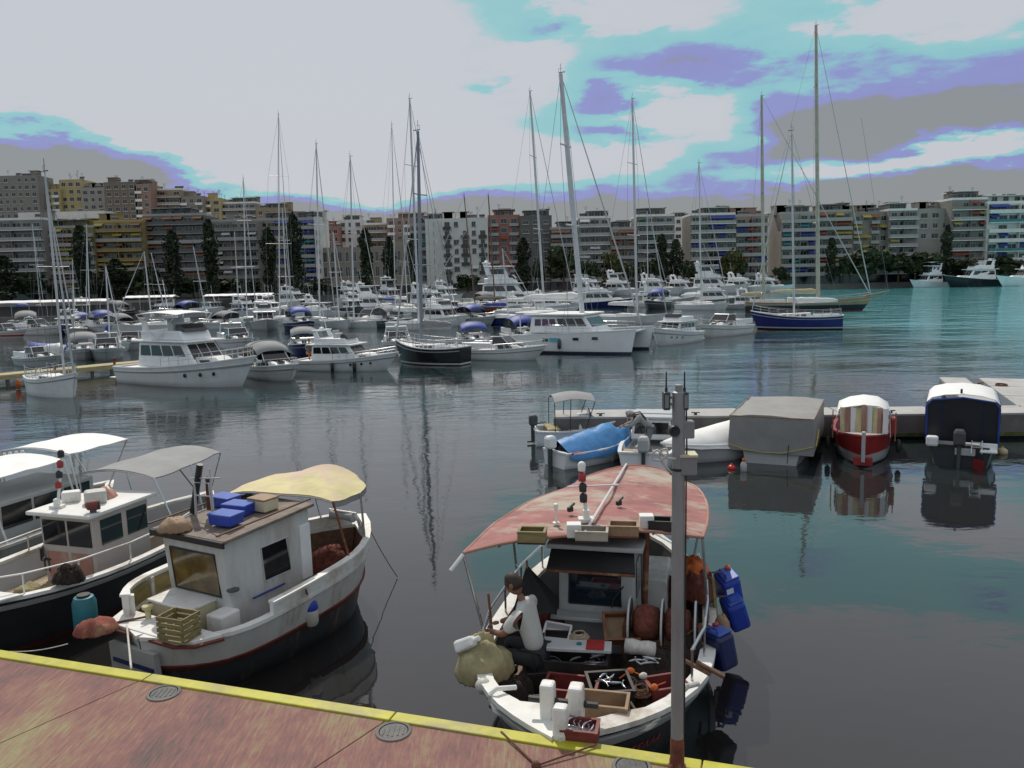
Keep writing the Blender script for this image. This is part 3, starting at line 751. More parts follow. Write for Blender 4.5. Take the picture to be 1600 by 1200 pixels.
def motor_yacht(label, cx, cy, yaw, L, levels=2, hull=None, kind='fly', arch=True, bimini=None, group=YG, wmat=None, name='motor_yacht', rail=True, fb=1.0, beam=None, far=False, domes=1, pos=None, trim=None):
    p = pos or P(cx, cy, 0); k = L / 11.0; hull = hull or white
    t0 = thing(name, label, 'yacht' if L > 8 else 'motorboat', p, rad(yaw), group)
    B = beam or (1.6 + .2 * L); h = Hull(L, B, .95 * k * fb, 1.15 * k * fb, 1.75 * k * fb, ws=.86, rake=1.3 * k, tm=.40, pw=2.4, draft=.6, n=12 if far else 20)
    add_hull(t0, h, hull, rim=trim or white, deck=deckw, bul=.06, rimw=.07, rimt=.05, band=None if far else (.70, .78, lgrey))
    zd = h.z(.4) - .05; w = B * .74
    # forward trunk
    tr = Cab(.05 * L, .34 * L, w * .92, w * .42, h.z(.6) - .2, h.z(.6) + .42 * k, rf=1.1 * k, tum=.12 * k, zf=h.z(.75) + .28 * k)
    to = part('coachroof', tr.mb(), deckw, t0, bev=.07 * k)
    if not far: tr.panes(to, 'R', 2, .15, .75, .35, .75, gap=.08); tr.panes(to, 'L', 2, .25, .85, .35, .75, gap=.08)
    c1 = Cab(-.30 * L, .17 * L, w, w * .84, zd, zd + 1.55 * k, rf=1.15 * k, rb=.1 * k, tum=.14 * k)
    o1 = part('saloon', c1.mb(), white, t0, bev=.09 * k)
    np_ = 3 if far else 4
    c1.panes(o1, 'R', np_, .05, .90, .46, .86, gap=.02, mat=wmat, skew=.08); c1.panes(o1, 'L', np_, .10, .95, .46, .86, gap=.02, mat=wmat); c1.panes(o1, 'F', 3, .05, .95, .34, .9, gap=.025, mat=wmat)
    part('saloon_door', c1.pane('B', .3, .7, .1, .9), wmat or glassd, o1)
    zt = zd + 1.55 * k
    part('roof', MB().box((-.115 * L - .0, 0, zt + .04 * k), (.52 * L - .7 * k, w * 1.02, .1 * k)), white, t0, bev=.04 * k)
    if kind in ('fly', 'tri'):
        c2 = Cab(-.27 * L, .06 * L, w * .88, w * .72, zt + .08 * k, zt + .66 * k, rf=.35 * k, rb=-.1 * k, tum=-.03 * k)
        o2 = part('flybridge', c2.mb(), white, t0, bev=.1 * k)
        ws_ = Cab(-.02 * L, .055 * L, w * .66, w * .6, zt + .62 * k, zt + 1.05 * k, rf=.45 * k, tum=.05)
        part('windscreen', ws_.mb(), glassd, t0, bev=.03 * k)
        part('helm_seat', MB().box((-.1 * L, 0, zt + .85 * k), (.5 * k, 1.2 * k, .5 * k)).box((-.12 * L, 0, zt + 1.15 * k), (.14 * k, 1.2 * k, .5 * k)), lgrey, t0, bev=.06 * k)
        if kind == 'tri':
            c3 = Cab(-.24 * L, .0 * L, w * .8, w * .66, zt + .6 * k, zt + 1.9 * k, rf=.7 * k, rb=.2 * k, tum=.12 * k); o3 = part('wheelhouse', c3.mb(), white, t0, bev=.08 * k)
            c3.panes(o3, 'R', 2, .08, .9, .4, .85); c3.panes(o3, 'L', 2, .1, .92, .4, .85); c3.panes(o3, 'F', 3, .06, .94, .3, .85)
            part('hardtop', MB().box((-.13 * L, 0, zt + 1.98 * k), (.3 * L, w * .86, .12 * k)), white, t0, bev=.04 * k); zt += 1.0 * k
    if arch:
        xa = -.22 * L; ha = 1.35 * k; mb = MB()
        for sd_ in (-1, 1): mb.loft([[Vector((xa - .35 * k, sd_ * w * .42 - .05, zt)), Vector((xa + .35 * k, sd_ * w * .42 - .05, zt)), Vector((xa + .35 * k, sd_ * w * .42 + .05, zt)), Vector((xa - .35 * k, sd_ * w * .42 + .05, zt))],
                                     [Vector((xa - .75 * k, sd_ * w * .36 - .05, zt + ha)), Vector((xa - .3 * k, sd_ * w * .36 - .05, zt + ha)), Vector((xa - .3 * k, sd_ * w * .36 + .05, zt + ha)), Vector((xa - .75 * k, sd_ * w * .36 + .05, zt + ha))]])
        mb.box((xa - .52 * k, 0, zt + ha + .06 * k), (.62 * k, w * .84, .13 * k)); part('radar_arch', mb, white, t0, bev=.03 * k)
        for q in range(domes): dome(t0, xa - .52 * k, (q - (domes - 1) / 2) * .9 * k, zt + ha + .12 * k, .26 * k)
        part('antenna', MB().tube([(xa - .6 * k, .3 * w, zt + ha), (xa - 1.0 * k, .3 * w, zt + ha + 2.4 * k)], .018, 5), white, t0)
    if bimini:
        g = [[Vector((-.30 * L + .34 * L * i / 6, (j / 4 - .5) * w * .9, zt + 1.75 * k + .12 * k * math.sin(pi * i / 6) - .1 * k * (j / 2 - 1) ** 2)) for j in range(5)] for i in range(7)]
        part('bimini', MB().sheet(g, .03), bimini, t0, autos=60); mb = MB()
        for i in (0, 6):
            for j in (0, 4): q = g[i][j]; mb.tube([(-.13 * L, q.y, zt + .1), q], .02, 6)
        part('bimini_frame', mb, steel, t0)
    if rail and not far: railing(t0, h, .45, .985, .62 * k, 8, 2)
    part('swim_platform', MB().box((-L / 2 - .35 * k, 0, .28 * k), (.8 * k, B * .74, .08)), deckw, t0, bev=.03)
    if not far:
        for q in (.62, .72, .8):
            a = h.pt(q, .55, -1, -.01); c = h.pt(q, .55, 1, -.01)
            for pnt in (a, c): part('porthole', MB().lathe([(.13 * k, -.02), (.13 * k, .02), (.02, .021)], 12, pnt, 'Y'), glassd, t0)
        part('anchor', MB().tube([(L / 2 - .1, 0, h.z(1) - .05), (L / 2 + .2 * k, 0, h.z(1) - .3 * k)], .04, 6).box((L / 2 + .17 * k, 0, h.z(1) - .33 * k), (.1, .42 * k, .12)), steel, t0)
    return t0, h


def open_cruiser(label, cx, cy, yaw, L, hull=None, top=None, scr=True, group=YG, hard=False, stripe=None, pos=None, arch=True):
    """low express cruiser: long foredeck, raked screen, open cockpit, optional canvas top"""
    p = pos or P(cx, cy, 0); k = L / 8.0; hull = hull or white
    t0 = thing('motor_cruiser', label, 'motorboat', p, rad(yaw), group); B = 1.3 + .2 * L
    h = Hull(L, B, .85 * k, .95 * k, 1.3 * k, ws=.86, rake=1.1 * k, tm=.4, pw=2.5, draft=.5)
    add_hull(t0, h, hull, rim=white, deck=deckw, bul=.05, rimw=.08, band=(.66, .74, stripe or lgrey))
    w = B * .78
    tr = Cab(-.06 * L, .36 * L, w, w * .4, h.z(.6) - .15, h.z(.6) + .55 * k, rf=1.3 * k, tum=.16 * k, zf=h.z(.8) + .10 * k); o = part('foredeck_cabin', tr.mb(), deckw, t0, bev=.09 * k)
    tr.panes(o, 'R', 2, .1, .55, .3, .72, gap=.04); tr.panes(o, 'L', 2, .45, .9, .3, .72, gap=.04)
    for i, xx in enumerate((.1, .19)): part('deck_hatch', MB().box((xx * L, 0, h.z(.6) + (.44 - i * .12) * k), (.5 * k, .5 * k, .06), ry=.1), glassd, o)
    zt = h.z(.5) + .5 * k
    if scr:
        sc = Cab(-.14 * L, .10 * L, w * .96, w * .78, zt - .06, zt + .62 * k, rf=.75 * k, rb=.2 * k, tum=.12 * k); f = MB()
        o = part('windscreen', sc.pane('F', 0, 1, 0, 1), glassd, t0); part('windscreen', sc.pane('R', .2, 1, 0, 1), glassd, t0); part('windscreen', sc.pane('L', 0, .8, 0, 1), glassd, t0)
        part('screen_frame', MB().tube([sc.t[0], sc.t[1], sc.t[2], sc.t[3]], .035 * k, 6).tube([sc.b[1], sc.t[1]], .03 * k, 6).tube([sc.b[2], sc.t[2]], .03 * k, 6), white, t0)
    part('cockpit_coaming', MB().box((-.28 * L, w / 2, zt - .15 * k), (.36 * L, .16 * k, .5 * k)).box((-.28 * L, -w / 2, zt - .15 * k), (.36 * L, .16 * k, .5 * k)).box((-.455 * L, 0, zt - .2 * k), (.16 * k, w + .1, .4 * k)), white, t0, bev=.05 * k)
    part('cockpit_seat', MB().box((-.4 * L, 0, zt - .2 * k), (.6 * k, w * .8, .35 * k)).box((-.2 * L, -.25 * w, zt), (.5 * k, .5 * k, .6 * k)), lgrey, t0, bev=.06 * k)
    if top:
        g = [[Vector((-.36 * L + .40 * L * i / 6, (j / 6 - .5) * w * 1.02, zt + (.72 + .62 * math.sin(pi * (.16 + .84 * i / 6)) ** .6) * k * (1 - .0 * j) - .32 * k * abs(j / 3 - 1) ** 3)) for j in range(7)] for i in range(7)]
        part('canvas_top', MB().sheet(g, .03), top, t0, autos=60)
        for sd_ in (-1, 1):
            q = [Vector((-.36 * L + .40 * L * i / 6, sd_ * w * .5, zt - .1)) for i in range(7)]; part('side_curtain', MB().loft([[q[i], g[i][0 if sd_ < 0 else 6], g[i][0 if sd_ < 0 else 6] + Vector((0, sd_ * .015, 0)), q[i] + Vector((0, sd_ * .015, 0))] for i in range(7)]), hard and top or glassd, t0)
        part('canopy_hoop', MB().tube([g[3][0] + Vector((0, 0, -.6 * k)), g[3][0] + Vector((0, 0, .02))] + [x + Vector((0, 0, .02)) for x in g[3][1:]] + [g[3][6] + Vector((0, 0, -.6 * k))], .03, 6), steel, t0)
    elif arch:
        mb = MB().tube([(-.30 * L, -w / 2, zt), (-.36 * L, -w * .42, zt + 1.0 * k), (-.36 * L, w * .42, zt + 1.0 * k), (-.30 * L, w / 2, zt)], .05 * k, 6); part('radar_arch', mb, white, t0); dome(t0, -.36 * L, 0, zt + 1.02 * k, .2 * k)
    railing(t0, h, .42, .985, .5 * k, 8, 1)
    return t0, h


def mast_on(t0, base, top, r, nsp=2, name='mast', boom=None, cover=None, bl=4.0, mat=None, yawv=None, stays=None, h=None, spw=None):
    """base, top in the boat's own frame; spreaders, boom with furled sail, wire stays to bow, stern and sides"""
    base = Vector(base); top = Vector(top); Lm = (top - base).length; mat = mat or alu
    mo = part(name, MB().tube([base, base.lerp(top, .6), top], [r, r, r * .72], 10), mat, t0, autos=50)
    ax = (top - base).normalized(); spw = spw or Lm * .055 + .25; tips = []
    for i in range(nsp):
        q = base.lerp(top, (i + 1) / (nsp + 1) + .04); w = spw * (1 - .22 * i)
        part('spreader', MB().tube([q + Vector((-.12 * w, -w, .02 * w)), q, q + Vector((-.12 * w, w, .02 * w))], r * .33, 6), mat, mo); tips.append((q, w))
    mb = MB().tube([top, top + Vector((0, 0, .7))], .015, 5).box(tuple(top + Vector((.1, 0, .08))), (.5, .05, .05)).tube([top + Vector((-.15, 0, .1)), top + Vector((-.15, 0, .35)), top + Vector((.1, 0, .38))], .012, 5)
    part('masthead_gear', mb, dgrey, mo)
    if boom:
        g = base + Vector((-r, 0, 1.0)); e = g + Vector((-bl, 0, .12))
        bo = part('boom', MB().tube([g, e], r * .75, 8), mat, t0, autos=50)
        if cover:
            rings = []
            for i in range(9):
                f = i / 8; c = g.lerp(e, f) + Vector((0, 0, .12 + .16 * (1 - f))); a = (.13 + .12 * (1 - f) + .02 * math.sin(i * 2.3)) * (1 if 0 < i < 8 else .4)
                rings.append([c + Vector((0, a * math.cos(2 * pi * k / 10), (a * 1.25) * math.sin(2 * pi * k / 10))) for k in range(10)])
            part('sail_cover', MB().loft(rings), cover, bo, autos=50)
    if h:
        zf = .97; bw = h.pt(.985, 1, 1); bw.y = 0; st = h.pt(.01, 1, 1); st.y = 0; w = .014
        part('forestay', MB().tube([bw, bw.lerp(top, .04), bw.lerp(top, .5), bw.lerp(top, .93), top], [.02, .055 + .02 * (r > .1), .05, .03, .014], 6), lgrey, t0)
        part('backstay', MB().tube([st, top], w, 5), wire, t0)
        for sd_ in (-1, 1):
            tb = min(.8, max(.2, (base.x + h.L / 2) / h.L)); ch = h.pt(tb, 1, sd_, .05)
            pts = [ch] + [q + Vector((-.12 * ww, sd_ * ww, .02 * ww)) for q, ww in tips] + [top]
            part('shroud', MB().tube(pts, w, 5), wire, t0)
            if tips: part('shroud', MB().tube([h.pt(tb - .05, 1, sd_, .05), tips[0][0]], w * .8, 5), wire, t0)
    return mo


def sailboat(label, cx, cy, yaw, L, mast, hull=None, cover=None, nsp=2, r=.09, B=None, fbk=1.0, group=SG, name='sailing_yacht', cabin=True, mast2=None, mmat=None, far=False, dodger=None, deck=None, trim=None, boomlen=.34, cwin=True, pos=None):
    p = pos or P(cx, cy, 0); k = L / 11; yw = rad(yaw); B = B or (1.2 + .21 * L)
    t0 = thing(name, label, 'sailboat', p, yw, group)
    h = Hull(L, B, 1.0 * k * fbk, .95 * k * fbk, 1.35 * k * fbk, ws=.62, rake=.9 * k, tm=.45, pw=1.9, draft=.6, n=12 if far else 20)
    add_hull(t0, h, hull or white, rim=trim or white, deck=deck or deckw, bul=.06, rimw=.07, band=None if far else (.80, .86, lgrey))
    zd = h.z(.5)
    c = Cab(-.16 * L, .24 * L, B * .58, B * .34, zd - .1, zd + .42 * k, rf=.7 * k, rb=.05, tum=.08 * k, zf=zd + .30 * k); co_ = part('coachroof', c.mb(), deckw, t0, bev=.06 * k)
    if cwin and not far: c.panes(co_, 'R', 4, .12, .85, .35, .75, gap=.05); c.panes(co_, 'L', 4, .15, .88, .35, .75, gap=.05)
    part('cockpit_coaming', MB().box((-.32 * L, B * .27, zd + .1 * k), (.28 * L, .14 * k, .3 * k)).box((-.32 * L, -B * .27, zd + .1 * k), (.28 * L, .14 * k, .3 * k)), white, t0, bev=.03)
    if not far:
        a = [Vector((-.37 * L, .42 * k * math.cos(2 * pi * i / 16), zd + .55 * k + .42 * k * math.sin(2 * pi * i / 16))) for i in range(17)]
        part('steering_wheel', MB().tube(a, .02, 5).tube([a[0], a[8]], .012, 5).tube([a[4], a[12]], .012, 5).tube([(-.37 * L, 0, zd - .1), (-.37 * L, 0, zd + .5 * k)], .06, 8), steel, t0)
        railing(t0, h, .02, .985, .6, 10, 2, r=.013)
    if dodger:
        g = [[Vector((-.20 * L + .13 * L * i / 4, (j / 6 - .5) * B * .6, zd + .42 * k + .75 * k * math.sin(pi / 2 * (1 - i / 4) ** .5) * (1 - abs(j / 3 - 1) ** 4 * .45))) for j in range(7)] for i in range(5)]
        part('spray_hood', MB().sheet(g, .025), dodger, t0, autos=60)
    inv = Matrix.Rotation(-yw, 3, 'Z')
    for mi, mm in enumerate((mast, mast2)):
        if not mm: continue
        tx, ty, bx = mm; best = min((abs(proj(p + Matrix.Rotation(yw, 3, 'Z') @ Vector((u * L / 100, 0, zd)))[0] - bx), u) for u in range(-40, 41))
        bl = Vector((best[1] * L / 100, 0, zd + (.3 if best[1] > -16 else 0))); bw = p + Matrix.Rotation(yw, 3, 'Z') @ bl; tw = D(tx, ty, bw.y)
        mast_on(t0, bl, inv @ (tw - p), r if mi == 0 else r * .85, nsp, 'mast', True, cover, min(L * boomlen, bl.x + L / 2) + .4, mmat, h=h)
    return t0, h

# ------------------------------------------------------------------ the marina, near row first
sailboat('small white sailing boat with long window strip lying off the yellow jetty end', 88, 617, -38, 4.7, (70, 270, 101), nsp=1, r=.06, fbk=2.2, B=2.0, cover=whitec)
motor_yacht('white flybridge motor yacht with slanted arch nearest on the left', 304, 599, -30, 10.2, kind='fly', bimini=whitec, fb=1.05, domes=1)
open_cruiser('white motor cruiser with maroon edged grey canvas top beside the flybridge yacht', 428, 590, -52, 6.2, top=greyc, stripe=lgrey)
motor_yacht('white flybridge cruiser with two black fenders and seated figure aboard', 546, 577, -18, 7.0, kind='fly', bimini=None, fb=1.0, domes=1)
sailboat('black hulled sloop with grey blue mast between two white cruisers', 672, 568, 152, 5.6, (653, 205, 659), hull=M('black_sloop_hull', (.012, .013, .016), .15, .2, 2, bands=[(.16, (.55, .55, .55)), (.06, (.02, .02, .03))]), cover=greyc, r=.12, B=2.5, fbk=2.3, mmat=M('blue_grey_mast', (.24, .26, .31), .4, .1, 2))
open_cruiser('low white speedboat with sun pads on its foredeck left of the catamaran', 790, 561, -24, 6.2, arch=False)


def catamaran(label, cx, cy, yaw, L, mast):
    p = P(cx, cy, 0); yw = rad(yaw); t0 = thing('catamaran', label, 'catamaran', p, yw); Bt = 5.6; hw = 1.45
    hs = []
    for sd_ in (-1, 1):
        h = Hull(L, hw, 1.25, 1.5, 1.75, ws=.8, rake=.35, tm=.45, pw=2.0, draft=.5, flare=.8); hs.append(h)
        sub = bpy.data.objects.new('side_hull', None); COL.objects.link(sub); sub.parent = t0; sub.location = (0, sd_ * (Bt - hw) / 2, 0)
        n0 = len(bpy.data.objects); add_hull(sub, h, M('catamaran_hull', (.80, .81, .82), .25, .05, 1.5, bands=[(.18, (.03, .05, .12)), (.10, (.03, .03, .04))]), rim=white, bul=.05, band=None)
        for q in (.3, .55, .7): part('porthole', MB().box(tuple(h.pt(q, .72, -1)), (.45, .06, .2)).box(tuple(h.pt(q, .72, 1)), (.45, .06, .2)), glassd, sub)
        part('fender', MB().lathe([(.02, -.4), (.13, -.3), (.13, .25), (.03, .38)], 10, tuple(h.pt(.42, .5, -1, -.12))), dgrey, sub, smooth=True)
    part('bridge_deck', MB().box((-.12 * L, 0, 1.15), (.62 * L, Bt - hw - .5, .7)), white, t0, bev=.08)
    part('trampoline', MB().box((.30 * L, 0, 1.42), (.24 * L, Bt - hw - .6, .03)), dgrey, t0)
    part('crossbeam', MB().tube([(.43 * L, -(Bt - hw) / 2, 1.5), (.43 * L, (Bt - hw) / 2, 1.5)], .1, 8), alu, t0)
    c = Cab(-.36 * L, .17 * L, Bt * .82, Bt * .62, 1.45, 2.75, rf=1.0, rb=.1, tum=.22); o = part('saloon', c.mb(), white, t0, bev=.12)
    for f, u in (('R', (.08, .80)), ('L', (.2, .92))):
        c.panes(o, f, 3, u[0] if f == 'R' else .55, u[0] + .36 if f == 'R' else .91, .42, .80, gap=.02, mat=glassv)
        c.panes(o, f, 3, .48 if f == 'R' else .2, .93 if f == 'R' else .52, .40, .82, gap=.02)
    c.panes(o, 'F', 4, .04, .96, .35, .85, gap=.02)
    part('roof', MB().box((-.16 * L, 0, 2.82), (.50 * L, Bt * .80, .13)), whitec, t0, bev=.05)
    part('hardtop', MB().box((-.40 * L, 0, 2.95), (.2 * L, Bt * .66, .1)).tube([(-.47 * L, -1.6, 1.5), (-.47 * L, -1.6, 2.95)], .05, 6).tube([(-.47 * L, 1.6, 1.5), (-.47 * L, 1.6, 2.95)], .05, 6), white, t0, bev=.03)
    inv = Matrix.Rotation(-yw, 3, 'Z'); tx, ty, bx = mast
    best = min((abs(proj(p + Matrix.Rotation(yw, 3, 'Z') @ Vector((u * L / 100, 0, 2.9)))[0] - bx), u) for u in range(-45, 46))[1]
    bl = Vector((best * L / 100, 0, 2.86)); bw = p + Matrix.Rotation(yw, 3, 'Z') @ bl
    hh = Hull(L, Bt, 1.5, 1.5, 1.6, ws=.9, rake=.2)
    mast_on(t0, bl, inv @ (D(tx, ty, bw.y) - p), .20, 2, 'mast', True, whitec, 4.6, alu, h=hh)
    railing(t0, hh, .3, .9, .6, 6, 2)
    part('decal', MB().box((-.12 * L, -Bt / 2 + .02, 1.02), (.85, .02, .28)), M('cyan_decal', (.10, .42, .50), .4, .2, 5), t0)
    return t0


catamaran('large white catamaran with violet tinted saloon windows and tall mast', 912, 548, -27, 9.6, (876, 115, 910))
motor_yacht('white trawler yacht with shaded grey hull right of the catamaran', 1052, 536, -128, 6.6, kind='fly', arch=False, fb=1.35, hull=white)
open_cruiser('sleek white express cruiser with shaded hull left of the blue sloop', 1128, 524, -136, 7.4, arch=False)
sailboat('navy blue hulled sloop with pale waterline stripe at the right end of the row', 1243, 514, 158, 8.6, (1237, 205, 1240), hull=M('navy_sloop_hull', (.012, .022, .16), .2, .2, 2, bands=[(.26, (.5, .5, .5)), (.14, (.015, .015, .02))]), cover=whitec, r=.10, B=3.2, fbk=1.7, boomlen=.4, nsp=2)
t1, h1 = sailboat('classic wooden ketch with tan hull and the tallest mast of the harbour', 1262, 487, -14, 17, (1275, 40, 1279), mast2=(1190, 150, 1193), hull=M('tan_ketch_hull', (.34, .22, .12), .3, .2, 1.2, bands=[(.95, (.014, .02, .035)), (.2, (.2, .05, .03))]), cover=cream, r=.26, nsp=3, trim=brasst, deck=teak, fbk=.95, B=4.4, mmat=M('pale_spar', (.48, .44, .36), .5, .15, 1))
part('bowsprit', MB().tube([(7.2, 0, 2.0), (10.6, 0, 2.75)], [.13, .07], 8), brasst, t1, autos=50)
part('bobstay', MB().tube([(10.4, 0, 2.7), (7.7, 0, .4)], .02, 5).tube([(10.4, 0, 2.7), (6.2, 0, 26)], .02, 5), wire, t1)
sailboat('white sloop whose tall mast rises between catamaran and trawler yacht', 985, 505, -35, 9.5, (988, 155, 995), cover=whitec, r=.14, far=True)
sailboat('white sloop moored left of the catamaran mast behind its long white sail cover', 838, 497, -20, 12, (828, 143, 851), cover=whitec, r=.17, far=True, boomlen=.5)
sailboat('white sloop with tall mast leaning behind the black hulled sloop', 660, 515, -28, 9, (640, 155, 655), cover=whitec, r=.13, far=True)
sailboat('white sloop with dark boom behind the white cruisers', 556, 512, -25, 8, (547, 245, 553), cover=M('dark_cover', (.03, .03, .05), .8), r=.10, far=True, nsp=1)
sailboat('white sloop with single mast left of the white hardtop yacht', 497, 506, -40, 8, (494, 225, 500), cover=whitec, r=.12, far=True, nsp=1)
sailboat('white ketch with two slim white masts and crosstrees behind the flybridge yacht', 444, 507, -60, 9.5, (435, 180, 437), mast2=(441, 325, 450), cover=whitec, r=.08, far=True, nsp=2, mmat=aluw)
sailboat('white sloop with thin mast and short crosstree behind the flybridge cruiser', 622, 490, -50, 10, (612, 195, 618), cover=bluec, r=.09, far=True, nsp=1)
sailboat('grey sloop with short mast right of the flybridge yacht bridge', 392, 505, -60, 8, (380, 280, 386), cover=bluec, r=.09, far=True, hull=lgrey)
for lab, cx, cy, m in [('dark sloop with raked mast behind the jetty on the left', 118, 522, (85, 355, 112)), ('small sloop with low mast right of the raked one', 125, 512, (113, 405, 117)), ('sloop with straight thin mast before the mustard block', 146, 515, (135, 350, 141)),
                       ('sloop with mast standing behind the jetty and grey canopy boat', 180, 548, (165, 415, 172)), ('slim mast sloop before the dark fronted block', 262, 512, (236, 395, 262)), ('slim mast sloop right of the dark fronted block', 322, 512, (302, 385, 328))]:
    sailboat(lab, cx, cy, -55 - 10 * (cx % 3), 7, m, cover=RN.choice((bluec, whitec, greyc)), r=.07, far=True, nsp=1, hull=RN.choice((white, lgrey)))
sailboat('white sloop with short mast in front of the navy awnings', 1098, 484, -40, 9, (1092, 255, 1096), cover=whitec, r=.11, far=True)
sailboat('white sloop with slender mast before the teal penthouse block', 1016, 480, -40, 8.5, (1011, 330, 1013), cover=whitec, r=.08, far=True, nsp=1)
t2, h2 = sailboat('wooden gulet with two brown masts and upswept tan bow', 722, 489, 178, 14, (763, 305, 774), mast2=(725, 305, 742), hull=M('gulet_hull', (.30, .14, .08), .35, .25, 1, bands=[(.9, (.16, .05, .03)), (.2, (.05, .02, .02))]), cover=M('dull_cover', (.25, .24, .22), .9), r=.12, nsp=1, trim=yellow, deck=teak, fbk=1.0, mmat=M('brown_spar', (.17, .07, .035), .5, .2, 1))

# yachts further back, moored against the quay
FL = [('long white motor yacht with flat roof behind the gulet masts', 800, 477, -12, 20, 'tri'), ('white hardtop yacht with a dark window band left of the hall cypress', 505, 494, -15, 10, 'one'), ('white three deck yacht below the hall', 588, 488, -20, 12, 'tri'), ('white yacht with blue tinted screens behind the black sloop', 676, 483, -25, 14, 'fly'),
      ('white yacht left of the hardtop yacht near the quay', 462, 480, -40, 14, 'fly'), ('white yacht stern to the quay below the pointed cypress', 550, 474, -60, 16, 'fly'), ('white yacht stern to the quay below the slim cypress', 612, 474, -62, 15, 'tri'), ('white yacht stern to the quay below the blank tower', 700, 472, -55, 15, 'fly'),
      ('white yacht stern to the quay below the pale tray block', 925, 463, -40, 18, 'fly'), ('white yacht stern to the quay below the maroon awnings', 972, 462, -45, 16, 'tri'), ('white yacht stern to the quay below the teal penthouse', 1028, 461, -38, 17, 'fly'), ('white yacht stern to the quay left of the street gap', 1070, 460, -42, 15, 'fly'), ('long white yacht stern to the quay below the navy awnings', 1118, 459, -30, 20, 'tri'), ('white yacht stern to the quay below the rosy block', 1163, 458, -40, 16, 'fly'), ('white yacht stern to the quay below the blue windows', 1204, 456, -44, 15, 'fly'),
      ('dark blue hulled motor yacht in the second row before the white ones', 945, 480, -10, 12, 'fly'), ('grey hulled motor yacht in the second row centre', 1035, 479, -8, 12, 'one'), ('grey green hulled motor yacht in the second row right', 1122, 476, -10, 11, 'fly'),
      ('low white cruiser behind the catamaran roof', 865, 487, -20, 10, 'one'), ('white cruiser with pale canvas behind the flybridge yacht', 385, 494, -45, 10, 'fly'), ('white cruiser moored by the long quay awning', 335, 490, -50, 10, 'one'), ('white cruiser partly behind the ketch masts', 420, 492, -50, 10, 'fly')]
for i, (lab, cx, cy, yw, L, kd) in enumerate(FL):
    hm = {15: navy, 16: lgrey, 17: M('grey_green_hull', (.16, .24, .23), .3)}.get(i, white)
    motor_yacht(lab, cx, cy, yw, L, kind=kd if kd != 'one' else 'low', arch=True, hull=hm, far=True, domes=1 + i % 2, fb=.9)
motor_yacht('white three storey motor yacht at the far right quay, leftmost of its group', 1449, 449, -155, 16, kind='tri', far=True, bimini=whitec)
motor_yacht('long yacht with black hull and white upperworks at the far right quay', 1520, 448, -168, 21, kind='fly', far=True, hull=blackh, fb=1.1)
ty, hy = motor_yacht('white yacht with dark lettering at the right edge of the photo', 1604, 447, -170, 21, kind='tri', far=True, domes=2)
open_cruiser('small white tender alone at the far right quay', 1361, 449, 180, 6.4, arch=False)
lm = bpy.data.curves.new('lettering', 'FONT'); lm.body = 'VA'; lm.size = 2.0; lm.extrude = .02
lt_ = bpy.data.objects.new('lettering_source', lm); COL.objects.link(lt_); dg_ = bpy.context.evaluated_depsgraph_get(); dg_.update()
lme = bpy.data.meshes.new_from_object(lt_.evaluated_get(dg_)); bpy.data.objects.remove(lt_); lme.materials.clear(); lme.materials.append(black); lo_ = link_mesh('lettering', lme, ty)
q = hy.pt(.66, .45, 1); lo_.location = (q.x, q.y + .12, .35); lo_.rotation_euler = (rad(84), 0, pi)

# second and third rows, hulls overlapping from end to end of the basin
R2 = [(18, 'the grey block at the left edge'), (48, 'the small sailing boat'), (104, 'the broad cypress'), (168, 'the mustard block'), (230, 'the flybridge yacht stern'), (262, 'the maroon roof band'), (348, 'the flybridge yacht bow'), (410, 'the maroon edged canvas top'), (476, 'the teal awnings'), (530, 'the hall left end'), (575, 'the pointed cypress'), (612, 'the slimmer cypress'), (690, 'the blank white tower'),
      (742, 'the white six storey block'), (790, 'the pink block'), (1010, 'the trawler yacht'), (1075, 'the street gap'), (1150, 'the rosy brown block')]
tops = ['low', 'navy canvas', 'grey canvas', 'bare decked', 'white flybridge']; hues = ['white', 'pale grey', 'dark blue', 'white', 'white', 'dark grey']
for i, (px, mark) in enumerate(R2):
    for row, (yb, dl) in enumerate(((522, 0), (499, 20))):
        if px > 900 and row == 0: continue
        cy = yb - (px / 1600) * 26 + RN.uniform(-3, 3); cx = px + dl + RN.uniform(-6, 6); k = (i * 2 + row) % 5; hu = hues[(i + row * 2) % 6]
        hm = {'white': white, 'pale grey': lgrey, 'dark blue': navy, 'dark grey': dgrey}[hu]; L = 7.0 + 2.6 * RN.random() + 1.5 * row; yw = RN.choice((-62, -50, -38, -70, -118))
        lab = '%s boat, %s hull, %s row below %s' % (tops[k], hu, ('second', 'third')[row], mark)
        if k == 4 or (k == 0 and row): motor_yacht(lab, cx, cy, yw, L, kind='fly' if k == 4 else 'low', hull=hm, far=True, fb=.95, domes=1)
        elif k == 3:
            tp = cy - RN.uniform(110, 190); sailboat(lab.replace('bare decked boat', 'bare decked sloop'), cx, cy, yw, L + 1, (cx - RN.uniform(2, 12), tp, cx + 2), hull=hm, cover=RN.choice((whitec, bluec, greyc)), r=.085, far=True, nsp=1)
        else: open_cruiser(lab, cx, cy, yw, L - .8, top=(None, bluec, greyc)[k], hull=hm, scr=k == 0, arch=k == 0)
